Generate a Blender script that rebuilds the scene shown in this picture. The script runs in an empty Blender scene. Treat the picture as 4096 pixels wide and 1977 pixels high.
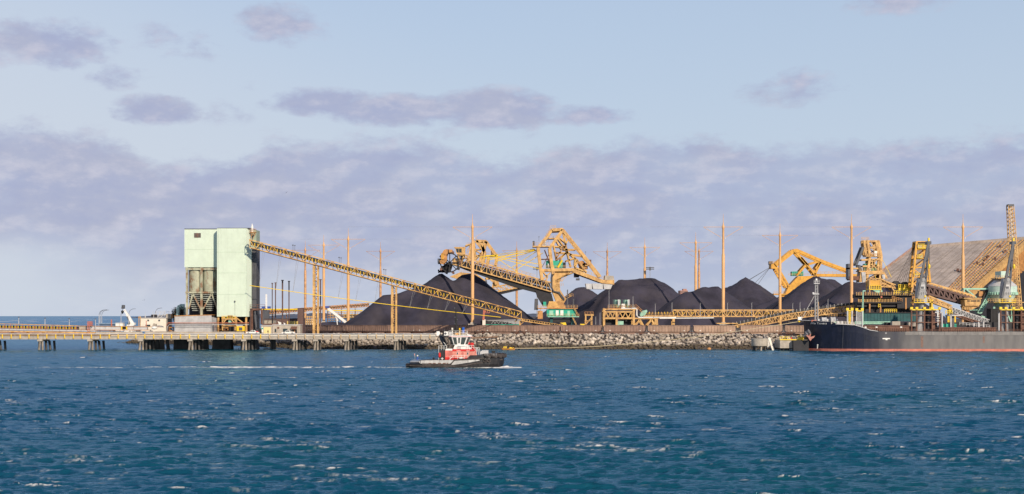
import bpy, bmesh, math, random
import numpy as np
from mathutils import Vector, Matrix
R = math.radians
sc = bpy.context.scene
col = sc.collection
F = 6000.0      # focal length in pixels of the 4096 px photograph
CH = 13.7       # camera height above the water
HZ = 1263.0     # horizon row
# ---------------------------------------------------------------- camera
cam = bpy.data.cameras.new('camera'); cam.sensor_width = 36; cam.lens = F / 4096 * 36
cam.shift_y = (HZ - 988.5) / 4096; cam.clip_start = 1; cam.clip_end = 60000
camo = bpy.data.objects.new('camera', cam); col.objects.link(camo)
camo.location = (0, 0, CH); camo.rotation_euler = (math.pi / 2, 0, 0); sc.camera = camo
# ---------------------------------------------------------------- light
SUN_EL, SUN_AZ = 24, 153
sd = Vector((math.sin(R(SUN_AZ)) * math.cos(R(SUN_EL)), math.cos(R(SUN_AZ)) * math.cos(R(SUN_EL)), math.sin(R(SUN_EL))))
su = bpy.data.lights.new('sun', 'SUN'); su.energy = 4.7; su.angle = R(0.6); su.color = (1.0, 0.85, 0.66)
suo = bpy.data.objects.new('sun', su); col.objects.link(suo); suo.rotation_euler = (-sd).to_track_quat('-Z', 'Y').to_euler()
sc.view_settings.view_transform = 'Standard'; sc.view_settings.look = 'None'
sc.view_settings.exposure = 0.0; sc.view_settings.gamma = 1.0
w = bpy.data.worlds.new('World'); sc.world = w; w.use_nodes = True
NT = w.node_tree; NN = NT.nodes; NL = NT.links
def N(t, **k):
    n = NN.new(t)
    for a, b in k.items(): setattr(n, a, b)
    return n
def M(op, a, b=None, c=None, clamp=False):
    n = NN.new('ShaderNodeMath'); n.operation = op; n.use_clamp = clamp
    for i, x in enumerate((a, b, c)):
        if x is None: continue
        if isinstance(x, (int, float)): n.inputs[i].default_value = x
        else: NL.new(x, n.inputs[i])
    return n.outputs[0]
def SS(x, a, b):
    n = NN.new('ShaderNodeMapRange'); n.interpolation_type = 'SMOOTHSTEP'
    NL.new(x, n.inputs[0]); n.inputs[1].default_value = a; n.inputs[2].default_value = b
    return n.outputs[0]
def MIX(f, a, b):
    n = NN.new('ShaderNodeMix'); n.data_type = 'RGBA'
    for s, x in ((0, f), (6, a), (7, b)):
        if isinstance(x, (int, float)): n.inputs[s].default_value = x
        elif isinstance(x, tuple): n.inputs[s].default_value = (*x, 1)
        else: NL.new(x, n.inputs[s])
    return n.outputs[2]
sky = N('ShaderNodeTexSky', sky_type='NISHITA', sun_disc=False)
sky.sun_elevation = R(SUN_EL); sky.sun_rotation = R(SUN_AZ)
sky.air_density = 1.0; sky.dust_density = 0.3; sky.ozone_density = 3.0
tc = N('ShaderNodeTexCoord'); sp = N('ShaderNodeSeparateXYZ'); NL.new(tc.outputs['Generated'], sp.inputs[0])
X, Y_, Z = sp.outputs
az = M('ARCTAN2', X, Y_); el = M('ARCSINE', Z)
u = M('MULTIPLY_ADD', az, F, 2048.0); v = M('MULTIPLY_ADD', el, -F, HZ)
cv = N('ShaderNodeCombineXYZ'); NL.new(M('DIVIDE', u, 300.0), cv.inputs[0]); NL.new(M('DIVIDE', v, 150.0), cv.inputs[1])
def noise(scale, det, rough, off):
    m = N('ShaderNodeVectorMath', operation='ADD'); NL.new(cv.outputs[0], m.inputs[0]); m.inputs[1].default_value = (off, off * 1.7, 0)
    n = N('ShaderNodeTexNoise', noise_dimensions='3D'); NL.new(m.outputs[0], n.inputs['Vector'])
    n.inputs['Scale'].default_value = scale; n.inputs['Detail'].default_value = det; n.inputs['Roughness'].default_value = rough
    return n.outputs['Fac']
n1 = noise(1.1, 8, 0.6, 3.1); n2 = noise(0.5, 5, 0.55, 11.7); n3 = noise(3.2, 8, 0.62, 23.3); n4 = noise(1.1, 8, 0.6, 3.22)
U = lambda px: 2048 + F * math.atan((px - 2048) / F)
fld = None
for (cx, cy, rx, ry, s) in ((200,230,230,95,.75),(-20,260,150,70,.5),(470,345,120,50,.5),(620,465,165,55,.85),(720,205,180,80,.36),
        (1120,130,160,80,.62),(1290,150,80,50,.35),(1290,420,230,52,.9),(1620,450,330,60,.9),(1980,445,230,82,1.05),(2330,470,190,42,.75),
        (1900,535,230,45,.4),(3200,375,170,72,.62),(3060,390,120,50,.35),(3560,60,230,60,.4),(60,110,80,40,.3),(1000,370,70,40,.34),(0,20,120,60,.45),(900,470,110,50,.3)):
    dx = M('DIVIDE', M('SUBTRACT', u, U(cx)), rx * 1.35); dy = M('DIVIDE', M('SUBTRACT', v, cy), ry * 1.35)
    d2 = M('ADD', M('MULTIPLY', dx, dx), M('MULTIPLY', dy, dy))
    e = M('MULTIPLY', M('SUBTRACT', 1.0, d2, clamp=True), s * 1.15)
    fld = e if fld is None else M('MAXIMUM', fld, e)
nz = M('MULTIPLY_ADD', n1, 1.9, -0.95); nz = M('ADD', nz, M('MULTIPLY_ADD', n3, 1.05, -0.52))
puff = SS(M('ADD', fld, M('MULTIPLY', nz, 0.95)), 0.18, 0.85)
puff = M('MULTIPLY', puff, SS(fld, 0.0, 0.3))
cr = N('ShaderNodeValToRGB'); e = cr.color_ramp.elements
tops = [(0,535),(150,545),(260,560),(420,560),(540,640),(640,690),(780,640),(1000,625),(1080,570),(1200,600),(1500,535),(1720,570),(1900,630),(2120,650),(2300,610),(2500,570),(2800,560),(3000,590),(3300,610),(3600,580),(3850,600),(4096,560)]
while len(e) < len(tops): e.new(0.5)
for i, (a, b) in enumerate(tops): e[i].position = min(1, max(0, (U(a) - U(0)) / (U(4096) - U(0)))); e[i].color = (b / 1000,) * 3 + (1,)
cr.color_ramp.interpolation = 'B_SPLINE'
NL.new(M('DIVIDE', M('SUBTRACT', u, U(0)), U(4096) - U(0)), cr.inputs[0])
top = M('MULTIPLY', cr.outputs[0], 1000.0)
into = M('SUBTRACT', v, top)                     # pixels below the top of the bank
into = M('ADD', into, M('MULTIPLY', nz, 125.0))
bank = SS(into, -30.0, 60.0)
low = M('SUBTRACT', 1.0, SS(M('ADD', v, M('MULTIPLY_ADD', n2, 420.0, -210.0)), 980.0, 1240.0))
leftgap = M('MULTIPLY', SS(M('ADD', M('MULTIPLY', u, -1.0), M('MULTIPLY', n2, 500.0)), -500.0, 200.0), SS(v, 900.0, 1060.0))
bank = M('MULTIPLY', bank, M('MULTIPLY_ADD', low, 0.62, 0.38))
bank = M('MULTIPLY', bank, M('SUBTRACT', 1.0, M('MULTIPLY', leftgap, 0.9)))
bank = M('MULTIPLY', bank, M('MULTIPLY_ADD', SS(M('MULTIPLY_ADD', n3, 0.16, M('MULTIPLY', n2, 0.9)), 0.36, 0.62), 0.28, 0.72))
cl = M('MAXIMUM', bank, puff)
cl = M('MULTIPLY', cl, SS(Z, -0.02, 0.0))
skyc = MIX(1.0, sky.outputs[0], (1, 1, 1))
hs = N('ShaderNodeMix', data_type='RGBA', blend_type='MULTIPLY'); hs.inputs[0].default_value = 1.0
NL.new(sky.outputs[0], hs.inputs[6]); hs.inputs[7].default_value = (1.16, 1.04, 1.16, 1)
hz = SS(M('MULTIPLY', el, -1.0), -0.75, 0.0)
base = MIX(M('MULTIPLY', hz, 0.96), hs.outputs[2], MIX(SS(el, 0.02, 0.24), (5.55, 6.4, 7.45), (4.95, 6.1, 7.5)))
pale = SS(M('ADD', M('MULTIPLY', u, -1.0), M('MULTIPLY', v, 2.0)), -1800.0, 1200.0)
base = MIX(M('MULTIPLY', pale, 0.6), base, (6.4, 6.85, 7.7))
ccol = MIX(SS(M('ADD', M('MULTIPLY', n1, 0.6), M('MULTIPLY', n2, 0.5)), 0.38, 0.72), (3.75, 4.2, 6.2), (4.4, 4.64, 6.05))
rel = M('MULTIPLY_ADD', M('SUBTRACT', n1, n4), 3.6, 0.0)
ccol = MIX(M('MINIMUM', M('MAXIMUM', rel, 0.0), 0.6), ccol, (6.2, 6.1, 7.2))
ccol = MIX(M('MINIMUM', M('MAXIMUM', M('MULTIPLY', rel, -0.6), 0.0), 0.45), ccol, (3.3, 3.7, 5.7))
out = MIX(M('MULTIPLY', cl, 0.88), base, ccol)
NL.new(out, NN['Background'].inputs[0]); NN['Background'].inputs[1].default_value = 0.1
# ---------------------------------------------------------------- helpers
def P(px, py, Y, dy=0.0): return Vector(((px - 2048) * Y / F, Y + dy, CH - (py - HZ) * Y / F))
def XZ(px, py, Y): return ((px - 2048) * Y / F, CH - (py - HZ) * Y / F)
def wloc(o):
    l = Vector((0, 0, 0))
    while o: l = l + o.location; o = o.parent
    return l
def tag(o, label=None, cat=None, group=None, kind=None):
    if label: o['label'] = label
    if cat: o['category'] = cat
    if group: o['group'] = group
    if kind: o['kind'] = kind
    return o
def thing(name, loc, label, cat, group=None):
    o = bpy.data.objects.new(name, None); col.objects.link(o); o.location = loc; o.empty_display_size = 0.5
    return tag(o, label, cat, group)
def kids(o): return [c for c in bpy.data.objects if c.parent == o]
KID = {}
def copy_tree(o, parent=None):
    c = o.copy(); col.objects.link(c)
    if parent: c.parent = parent
    for k in KID.get(o.name, []): copy_tree(k, c)
    return c
class MB:
    def __init__(s): s.v = []; s.f = []
    def add(s, vs, fs):
        n = len(s.v); s.v += [tuple(p) for p in vs]; s.f += [tuple(n + i for i in f) for f in fs]; return s
    def bx(s, x0, x1, y0, y1, z0, z1):
        x0, x1 = sorted((x0, x1)); y0, y1 = sorted((y0, y1)); z0, z1 = sorted((z0, z1))
        return s.add([(x0,y0,z0),(x1,y0,z0),(x1,y1,z0),(x0,y1,z0),(x0,y0,z1),(x1,y0,z1),(x1,y1,z1),(x0,y1,z1)],
            [(0,3,2,1),(4,5,6,7),(0,1,5,4),(1,2,6,5),(2,3,7,6),(3,0,4,7)])
    def beam(s, p, q, w, h=None, up=None):
        p = Vector(p); q = Vector(q); d = q - p
        if d.length < 1e-6: return s
        d.normalize(); h = h or w
        upv = Vector(up) if up else Vector((0, 1, 0))
        if abs(d.dot(upv)) > 0.98: upv = Vector((0, 0, 1)) if not up else Vector((1, 0, 0))
        a = d.cross(upv).normalized() * (h / 2); b = a.cross(d).normalized() * (w / 2)
        vs = [p - a - b, p + a - b, p + a + b, p - a + b, q - a - b, q + a - b, q + a + b, q - a + b]
        return s.add(vs, [(0,3,2,1),(4,5,6,7),(0,1,5,4),(1,2,6,5),(2,3,7,6),(3,0,4,7)])
    def poly(s, pts, w, h=None):
        for a, b in zip(pts, pts[1:]): s.beam(a, b, w, h)
        return s
    def path(s, pts, r, n=8, cap=True):
        pts = [Vector(p) for p in pts]; rs = r if isinstance(r, (list, tuple)) else [r] * len(pts); vs = []; fs = []
        ref = None
        for i, p in enumerate(pts):
            d = (pts[min(i + 1, len(pts) - 1)] - pts[max(i - 1, 0)]).normalized()
            if ref is None: ref = Vector((0, 1, 0)) if abs(d.y) < 0.9 else Vector((0, 0, 1))
            a = d.cross(ref).normalized(); b = d.cross(a).normalized(); ref = b.cross(d)
            for k in range(n):
                t = 2 * math.pi * k / n; vs.append(p + (a * math.cos(t) + b * math.sin(t)) * rs[i])
        for i in range(len(pts) - 1):
            for k in range(n): k2 = (k + 1) % n; fs.append((i*n+k, i*n+k2, (i+1)*n+k2, (i+1)*n+k))
        if cap: fs.append(tuple(range(n))[::-1]); fs.append(tuple((len(pts)-1)*n + k for k in range(n)))
        return s.add(vs, fs)
    def cyl(s, p, q, r, r2=None, n=12): return s.path([p, q], [r, r if r2 is None else r2], n)
    def lathe(s, c, prof, n=16):     # prof: (r, z) from the bottom up
        vs = []; fs = []; m = len(prof)
        for r, z in prof:
            for k in range(n): t = 2*math.pi*k/n; vs.append((c[0] + r*math.cos(t), c[1] + r*math.sin(t), c[2] + z))
        for i in range(m - 1):
            for k in range(n): k2 = (k+1) % n; fs.append((i*n+k, i*n+k2, (i+1)*n+k2, (i+1)*n+k))
        fs.append(tuple(range(n))[::-1]); fs.append(tuple((m-1)*n+k for k in range(n)))
        return s.add(vs, fs)
    def prism(s, xz, y0, y1):        # polygon in x,z extruded along y
        n = len(xz); vs = [(x, y0, z) for x, z in xz] + [(x, y1, z) for x, z in xz]
        return s.add(vs, [tuple(range(n)), tuple(range(2*n-1, n-1, -1))] + [(i, n+i, n+(i+1) % n, (i+1) % n) for i in range(n)])
    def loft(s, rings, cap=True):
        n = len(rings[0]); vs = [p for r in rings for p in r]; fs = []
        for i in range(len(rings)-1):
            for k in range(n): k2 = (k+1) % n; fs.append((i*n+k, i*n+k2, (i+1)*n+k2, (i+1)*n+k))
        if cap: fs.append(tuple(range(n))[::-1]); fs.append(tuple((len(rings)-1)*n+k for k in range(n)))
        return s.add(vs, fs)
    def rail(s, pts, h=1.1, step=2.0, w=0.07, rails=2):   # a handrail along a line of floor points
        pts = [Vector(p) for p in pts]; z = Vector((0, 0, 1))
        for a, b in zip(pts, pts[1:]):
            L = (b - a).length; k = max(1, round(L / step))
            for i in range(k + 1): p = a.lerp(b, i / k); s.beam(p, p + z * h, w)
            for j in range(rails): o = z * (h * (1 - j / max(1, rails))); s.beam(a + o, b + o, w * 0.9)
        return s
    def truss(s, a0, a1, b0, b1, n, wc, wd, style='N', up=None):  # planar truss between chord a0-a1 and chord b0-b1
        a0, a1, b0, b1 = map(Vector, (a0, a1, b0, b1))
        s.beam(a0, a1, wc); s.beam(b0, b1, wc)
        for i in range(n + 1):
            t = i / n; A = a0.lerp(a1, t); B = b0.lerp(b1, t)
            if style in 'NX': s.beam(A, B, wd)
            if i < n:
                t2 = (i + 1) / n; A2 = a0.lerp(a1, t2); B2 = b0.lerp(b1, t2)
                if style == 'N': s.beam(A, B2, wd * 0.9)
                elif style == 'X': s.beam(A, B2, wd * 0.9); s.beam(B, A2, wd * 0.85)
                elif style == 'P': s.beam(*((A, B2) if i % 2 else (B, A2)), wd * 0.9); s.beam(A, B, wd)
                elif style == 'W': m = a0.lerp(a1, (t + t2) / 2); s.beam(B, m, wd); s.beam(m, B2, wd)
        return s
    def build(s, name, mat, parent=None, smooth=False, label=None, cat=None, group=None, kind=None):
        me = bpy.data.meshes.new(name); o = bpy.data.objects.new(name, me); col.objects.link(o)
        if parent is not None: off = wloc(parent); o.parent = parent; KID.setdefault(parent.name, []).append(o)
        else:
            a = np.array(s.v); off = Vector(((a[:,0].min()+a[:,0].max())/2, (a[:,1].min()+a[:,1].max())/2, a[:,2].min())); o.location = off
        me.from_pydata([(p[0]-off[0], p[1]-off[1], p[2]-off[2]) for p in s.v], [], s.f)
        bm = bmesh.new(); bm.from_mesh(me); bmesh.ops.recalc_face_normals(bm, faces=bm.faces); bm.to_mesh(me); bm.free()
        me.materials.append(mat)
        if smooth:
            me.shade_smooth() if smooth is True else me.shade_smooth()
            if smooth is not True:
                try: me.set_sharp_from_angle(angle=R(smooth))
                except Exception: pass
        return tag(o, label, cat, group, kind)
def mat(name, c, rough=0.6, var=0.25, scale=0.6, metal=0.0, streak=0.0, scol=(0.12, 0.06, 0.03), bump=0.0, spec=0.4, rust=0.0, rcol=(0.16, 0.07, 0.03), rscale=0.5):
    m = bpy.data.materials.new(name); m.use_nodes = True; nt = m.node_tree; nd = nt.nodes; lk = nt.links
    b = nd['Principled BSDF']; b.inputs['Roughness'].default_value = rough; b.inputs['Metallic'].default_value = metal; b.inputs['Specular IOR Level'].default_value = spec
    g = nd.new('ShaderNodeNewGeometry')
    def nz(sc_, det, vs=(1, 1, 1), off=0):
        mp = nd.new('ShaderNodeMapping'); mp.inputs['Scale'].default_value = vs; mp.inputs['Location'].default_value = (off, off, off); lk.new(g.outputs['Position'], mp.inputs[0])
        n = nd.new('ShaderNodeTexNoise'); n.inputs['Scale'].default_value = sc_; n.inputs['Detail'].default_value = det; n.inputs['Roughness'].default_value = 0.65; lk.new(mp.outputs[0], n.inputs[0]); return n.outputs['Fac']
    def ramp(f, a, z):
        r = nd.new('ShaderNodeMapRange'); r.interpolation_type = 'SMOOTHSTEP'; lk.new(f, r.inputs[0]); r.inputs[1].default_value = a; r.inputs[2].default_value = z; return r.outputs[0]
    def mix(f, a, z):
        x = nd.new('ShaderNodeMix'); x.data_type = 'RGBA'
        for i, q in ((0, f), (6, a), (7, z)):
            if isinstance(q, tuple): x.inputs[i].default_value = (*q, 1)
            else: lk.new(q, x.inputs[i])
        return x.outputs[2]
    f = nz(scale, 5)
    cc = mix(ramp(f, 0.3, 0.7), tuple(x * (1 - var) for x in c), tuple(min(1, x * (1 + var * 0.6)) for x in c))
    if streak:
        q = nd.new('ShaderNodeMath'); q.operation = 'MULTIPLY'; lk.new(ramp(nz(1.6, 4, (1, 1, 0.06), 5), 0.5, 0.78), q.inputs[0]); q.inputs[1].default_value = streak; cc = mix(q.outputs[0], cc, scol)
    if rust:
        q = nd.new('ShaderNodeMath'); q.operation = 'MULTIPLY'; lk.new(ramp(nz(rscale, 6, (1, 1, 0.5), 9), 0.47, 0.62), q.inputs[0]); q.inputs[1].default_value = rust; cc = mix(q.outputs[0], cc, rcol)
    lk.new(cc, b.inputs['Base Color'])
    if bump:
        bp = nd.new('ShaderNodeBump'); bp.inputs['Strength'].default_value = bump; bp.inputs['Distance'].default_value = 0.3; lk.new(nz(scale * 4, 6, (1, 1, 1), 2), bp.inputs['Height']); lk.new(bp.outputs[0], b.inputs['Normal'])
    return m
# ---------------------------------------------------------------- water
rng = np.random.default_rng(7)
def water_mesh():
    ys = [25.0]
    while ys[-1] < 700: ys.append(ys[-1] + max(0.2, 0.0021 * ys[-1]))
    while ys[-1] < 4200: ys.append(ys[-1] * 1.006)
    while ys[-1] < 40000: ys.append(ys[-1] * 1.03)
    ys = np.array(ys)
    t = np.concatenate([np.linspace(-1.6, -0.40, 50, endpoint=False), np.linspace(-0.40, 0.40, 760), np.linspace(0.40, 1.6, 51)[1:]])
    Yg, T = np.meshgrid(ys, t, indexing='ij'); Xg = Yg * T
    Zg = np.zeros_like(Yg); DX = np.zeros_like(Yg); DY = np.zeros_like(Yg)
    step = np.maximum(0.2, 0.0021 * Yg)
    # gusts: some areas of the harbour are rougher than others
    def lat(sx, sy, seed):
        r = np.random.default_rng(seed); G = r.random((512, 512))
        a = Xg / sx + 1000; b = Yg / sy; i = np.floor(a).astype(int); j = np.floor(b).astype(int); fx = a - i; fy = b - j
        fx = fx * fx * (3 - 2 * fx); fy = fy * fy * (3 - 2 * fy); g = lambda p, q: G[p % 512, q % 512]
        return (g(i, j) * (1-fx) + g(i+1, j) * fx) * (1-fy) + (g(i, j+1) * (1-fx) + g(i+1, j+1) * fx) * fy
    rough = 0.7 + 0.6 * lat(38, 26, 9)
    nw = 84
    for i in range(nw):
        lam = 0.6 * (5.2 / 0.6) ** (i / (nw - 1)) * (0.9 + 0.2 * rng.random())
        if i > nw - 4: lam = 8 + 5 * rng.random()
        th = R(262) + rng.normal() * (0.46 if lam < 1.6 else 0.27)     # the wind drives the chop towards the camera
        k = 2 * math.pi / lam; amp = 0.0096 * lam ** 0.8 if lam < 2.2 else 0.0096 * 2.2 ** .8 * (lam / 2.2) ** 0.2
        fade = np.clip(lam / (2.4 * step) - 0.5, 0, 1)
        if fade.max() <= 0: continue
        ph = k * (math.cos(th) * Xg + math.sin(th) * Yg) + rng.random() * 6.283
        a = amp * fade * rough; s = np.sin(ph); c = np.cos(ph)
        Zg += a * s; DX += a * math.cos(th) * c; DY += a * math.sin(th) * c
    Zr = Zg.copy()
    Zg = Zg + 0.5 * np.where(Zg > 0, Zg, 0) ** 2           # peaked crests
    sea = np.clip((Yg - 820) / 500, 0, 1)                   # rougher open sea beyond the breakwater
    for i in range(12):
        lam = 30 + 50 * rng.random(); th = R(250) + rng.normal() * .5; k = 2 * math.pi / lam
        Zg += sea * 0.0042 * lam * np.clip(lam / (2.4 * np.maximum(step, .006 * Yg)) - .3, 0.0, 1) * np.sin(k * (math.cos(th) * Xg + math.sin(th) * Yg) + rng.random() * 6.28)
    # foam: the highest crests break, in scattered small patches with torn edges
    sig = 0.122 * rough
    gust = lat(1.2, 0.7, 1) * 0.5 + lat(8, 7, 2) * 0.5
    fine = lat(0.34, 0.5, 3) * 0.6 + lat(0.15, 0.22, 4) * 0.4
    foam = np.clip((gust - 0.648) * 11, 0, 1) * np.clip((Zr - 1.15 * sig) / (0.8 * sig), 0, 1) * np.clip((fine - 0.36) * 6, 0, 1) * 1.2
    streak = np.clip((lat(2.6, 0.8, 5) * .6 + lat(12, 9, 6) * .4 - 0.66) * 6, 0, 1) * np.clip((fine - 0.42) * 3, 0, 1) * 0.5 * np.clip((Zr + .05) * 8, 0, 1) * (Yg < 260)
    foam = np.clip(np.maximum(foam, streak), 0, 1)
    far = (Yg > 1500) * np.clip((lat(60, 220, 12) - .86) * 9, 0, 1); foam = np.maximum(foam * (Yg < 1500), far * .8)
    # wash of the tug and the sea breaking along the shore
    def wash(x0, x1, y, wd, dens, seed):
        m = np.exp(-((Yg - y - 1.6 * np.sin(Xg * 0.13 + seed) - .9 * np.sin(Xg * .37)) / wd) ** 2) * ((Xg > x0) & (Xg < x1)); return m * np.clip((lat(2.2, 1.2, seed) * 0.55 + fine * 0.45 - (1 - dens)) * 6, 0, 1)
    foam = np.maximum(foam, wash(-29, -2, 394, 2.0, 0.5, 31)); foam = np.maximum(foam, wash(-125, -29, 396, 4.5, 0.52, 32) * np.clip(1.25 - np.abs(Xg + 68) / 75, 0, 1))
    foam = np.maximum(foam, wash(-80, -53, 397, 4.0, 0.66, 36))
    foam = np.maximum(foam, wash(-5, 2.6, 391.8, 3.2, 0.85, 33)); foam = np.maximum(foam, wash(-15, -4, 392.2, .8, 0.75, 34))
    bow = np.exp(-np.abs((Xg + 1.6) / 1.6) ** 1.5 - ((Yg - 393.8) / 1.6) ** 2) * np.clip((lat(.9,.7,41) * .5 + fine * .5 - .22) * 3, 0, 1)
    Zg += 0.62 * bow; foam = np.maximum(foam, np.clip(bow * 2.6, 0, 1))
    foam = np.maximum(foam, wash(-170, 160, 605.2, 1.1, 0.45, 35))
    n, m = Yg.shape
    co = np.stack([Xg + DX * (Yg < 700), Yg + DY * (Yg < 700), Zg], -1).reshape(-1, 3)
    idx = np.arange(n * m).reshape(n, m); f = np.stack([idx[:-1, :-1], idx[:-1, 1:], idx[1:, 1:], idx[1:, :-1]], -1).reshape(-1, 4)
    me = bpy.data.meshes.new('water'); me.vertices.add(len(co)); me.vertices.foreach_set('co', co.ravel().astype(np.float32))
    me.loops.add(f.size); me.loops.foreach_set('vertex_index', f.ravel().astype(np.int32)); me.polygons.add(len(f))
    me.polygons.foreach_set('loop_start', (np.arange(len(f)) * 4).astype(np.int32)); me.polygons.foreach_set('loop_total', np.full(len(f), 4, np.int32)); me.update(calc_edges=True)
    a = me.attributes.new('foam', 'FLOAT', 'POINT'); a.data.foreach_set('value', foam.ravel().astype(np.float32))
    me.shade_smooth()
    o = bpy.data.objects.new('water', me); col.objects.link(o); tag(o, kind='structure')
    mt = bpy.data.materials.new('sea_water'); mt.use_nodes = True; nt = mt.node_tree; nd = nt.nodes; lk = nt.links; b = nd['Principled BSDF']
    def nn(t, **k):
        q = nd.new(t)
        for x, y in k.items(): q.inputs[x].default_value = y
        return q
    g = nn('ShaderNodeNewGeometry'); mp = nn('ShaderNodeMapping'); mp.inputs['Scale'].default_value = (0.36, 1, 1); lk.new(g.outputs['Position'], mp.inputs[0])
    n1 = nn('ShaderNodeTexNoise', Scale=0.012, Detail=3.0); lk.new(mp.outputs[0], n1.inputs[0])
    n2 = nn('ShaderNodeTexNoise', Scale=1.5, Detail=5.0, Roughness=0.6); lk.new(mp.outputs[0], n2.inputs[0])
    n3 = nn('ShaderNodeTexNoise', Scale=6.0, Detail=4.0, Roughness=0.65); lk.new(mp.outputs[0], n3.inputs[0])
    mr = nn('ShaderNodeMapRange'); mr.inputs[1].default_value = 0.35; mr.inputs[2].default_value = 0.65; lk.new(n1.outputs['Fac'], mr.inputs[0])
    mx = nn('ShaderNodeMix'); mx.data_type = 'RGBA'; lk.new(mr.outputs[0], mx.inputs[0]); mx.inputs[6].default_value = (*WCOL1, 1); mx.inputs[7].default_value = (*WCOL2, 1)
    at = nd.new('ShaderNodeAttribute'); at.attribute_name = 'foam'
    fm = nn('ShaderNodeMix'); fm.data_type = 'RGBA'; lk.new(at.outputs['Fac'], fm.inputs[0]); lk.new(mx.outputs[2], fm.inputs[6]); fm.inputs[7].default_value = (0.92, 0.89, 0.86, 1)
    nd.remove(b); df = nn('ShaderNodeBsdfDiffuse'); lk.new(fm.outputs[2], df.inputs[0])
    gl = nn('ShaderNodeBsdfGlossy'); gl.inputs['Color'].default_value = (0.58, 0.80, 1.0, 1); gl.inputs['Roughness'].default_value = WROUGH
    fr = nn('ShaderNodeFresnel', IOR=1.333); f1 = nn('ShaderNodeMath'); f1.operation = 'MULTIPLY'; lk.new(fr.outputs[0], f1.inputs[0]); f1.inputs[1].default_value = WSPEC
    f2 = nn('ShaderNodeMath'); f2.operation = 'MINIMUM'; lk.new(f1.outputs[0], f2.inputs[0]); f2.inputs[1].default_value = 0.58      # rough sea never mirrors fully at a glance
    inv = nn('ShaderNodeMath'); inv.operation = 'SUBTRACT'; inv.inputs[0].default_value = 1; lk.new(at.outputs['Fac'], inv.inputs[1]); inv.use_clamp = True
    f3 = nn('ShaderNodeMath'); f3.operation = 'MULTIPLY'; lk.new(f2.outputs[0], f3.inputs[0]); lk.new(inv.outputs[0], f3.inputs[1])
    ms = nn('ShaderNodeMixShader'); lk.new(f3.outputs[0], ms.inputs[0]); lk.new(df.outputs[0], ms.inputs[1]); lk.new(gl.outputs[0], ms.inputs[2]); lk.new(ms.outputs[0], nd['Material Output'].inputs[0])
    b1 = nn('ShaderNodeBump', Strength=1.0, Distance=0.17); lk.new(n2.outputs['Fac'], b1.inputs['Height'])
    b2 = nn('ShaderNodeBump', Strength=1.0, Distance=0.05); lk.new(n3.outputs['Fac'], b2.inputs['Height']); lk.new(b1.outputs[0], b2.inputs['Normal']); 
    for sh in (df, gl, fr): lk.new(b2.outputs[0], sh.inputs['Normal'])
    me.materials.append(mt)
WCOL1, WCOL2, WROUGH, WSPEC = (0.003, 0.056, 0.118), (0.005, 0.068, 0.098), 0.11, 1.0
water_mesh()
# ---------------------------------------------------------------- materials
M_ = {}
M_['yellow'] = mat('weathered_yellow_steel', (0.61, 0.37, 0.135), 0.55, 0.26, 0.5, rust=0.5, rcol=(0.26, 0.12, 0.05), rscale=0.7)
M_['yellow2'] = mat('rusty_yellow_steel', (0.60, 0.36, 0.12), 0.6, 0.28, 0.8, rust=0.75, rcol=(0.24, 0.11, 0.05), rscale=0.35)
M_['gold'] = mat('golden_yellow_steel', (0.66, 0.34, 0.045), 0.5, 0.2, 0.5, rust=0.3, rcol=(0.3, 0.13, 0.03), rscale=0.6)
M_['mast'] = mat('mast_paint', (0.68, 0.39, 0.17), 0.5, 0.12, 0.25, streak=0.25, scol=(0.4, 0.2, 0.09))
M_['rmast'] = mat('rusting_mast_paint', (0.58, 0.32, 0.15), 0.55, 0.2, 0.4, rust=0.7, rcol=(0.24, 0.11, 0.06), rscale=1.1)
M_['bright'] = mat('bright_yellow_paint', (0.78, 0.50, 0.02), 0.5, 0.15)
M_['orange'] = mat('orange_steel', (0.50, 0.245, 0.085), 0.6, 0.25, rust=0.5)
M_['pmint'] = mat('pale_mint_paint', (0.47, 0.62, 0.55), 0.5, 0.12, 0.4, streak=0.35, scol=(0.25, 0.33, 0.29))
M_['pinkr'] = mat('faded_red_paint', (0.48, 0.15, 0.095), 0.65, 0.2)
M_['rust'] = mat('rusted_steel', (0.17, 0.085, 0.06), 0.75, 0.35, 0.8)
M_['brown'] = mat('brown_cladding', (0.13, 0.078, 0.070), 0.7, 0.2, 0.5, streak=0.4, scol=(0.07, 0.04, 0.035))
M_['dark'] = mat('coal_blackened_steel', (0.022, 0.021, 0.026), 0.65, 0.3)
M_['belt'] = mat('black_rubber_belt', (0.014, 0.014, 0.016), 0.6, 0.2)
M_['grey'] = mat('grey_steel', (0.30, 0.30, 0.31), 0.5, 0.2, 0.8)
M_['lgrey'] = mat('light_grey_metal', (0.50, 0.50, 0.51), 0.5, 0.15, 0.6, streak=0.2, scol=(0.25, 0.22, 0.2))
M_['dgrey'] = mat('dark_grey_steel', (0.085, 0.09, 0.105), 0.5, 0.2)
M_['white'] = mat('white_paint', (0.78, 0.77, 0.74), 0.4, 0.08, 0.7)
M_['cream'] = mat('cream_render', (0.74, 0.69, 0.60), 0.7, 0.1, 0.5, streak=0.2, scol=(0.4, 0.33, 0.26))
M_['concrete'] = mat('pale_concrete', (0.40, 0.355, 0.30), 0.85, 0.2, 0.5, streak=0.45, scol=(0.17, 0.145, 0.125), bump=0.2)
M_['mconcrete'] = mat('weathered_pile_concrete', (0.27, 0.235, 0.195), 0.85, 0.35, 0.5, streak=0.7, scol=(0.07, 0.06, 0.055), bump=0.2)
M_['dconcrete'] = mat('stained_concrete', (0.085, 0.078, 0.075), 0.85, 0.4, 0.35, streak=0.5, scol=(0.02, 0.02, 0.022))
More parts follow.
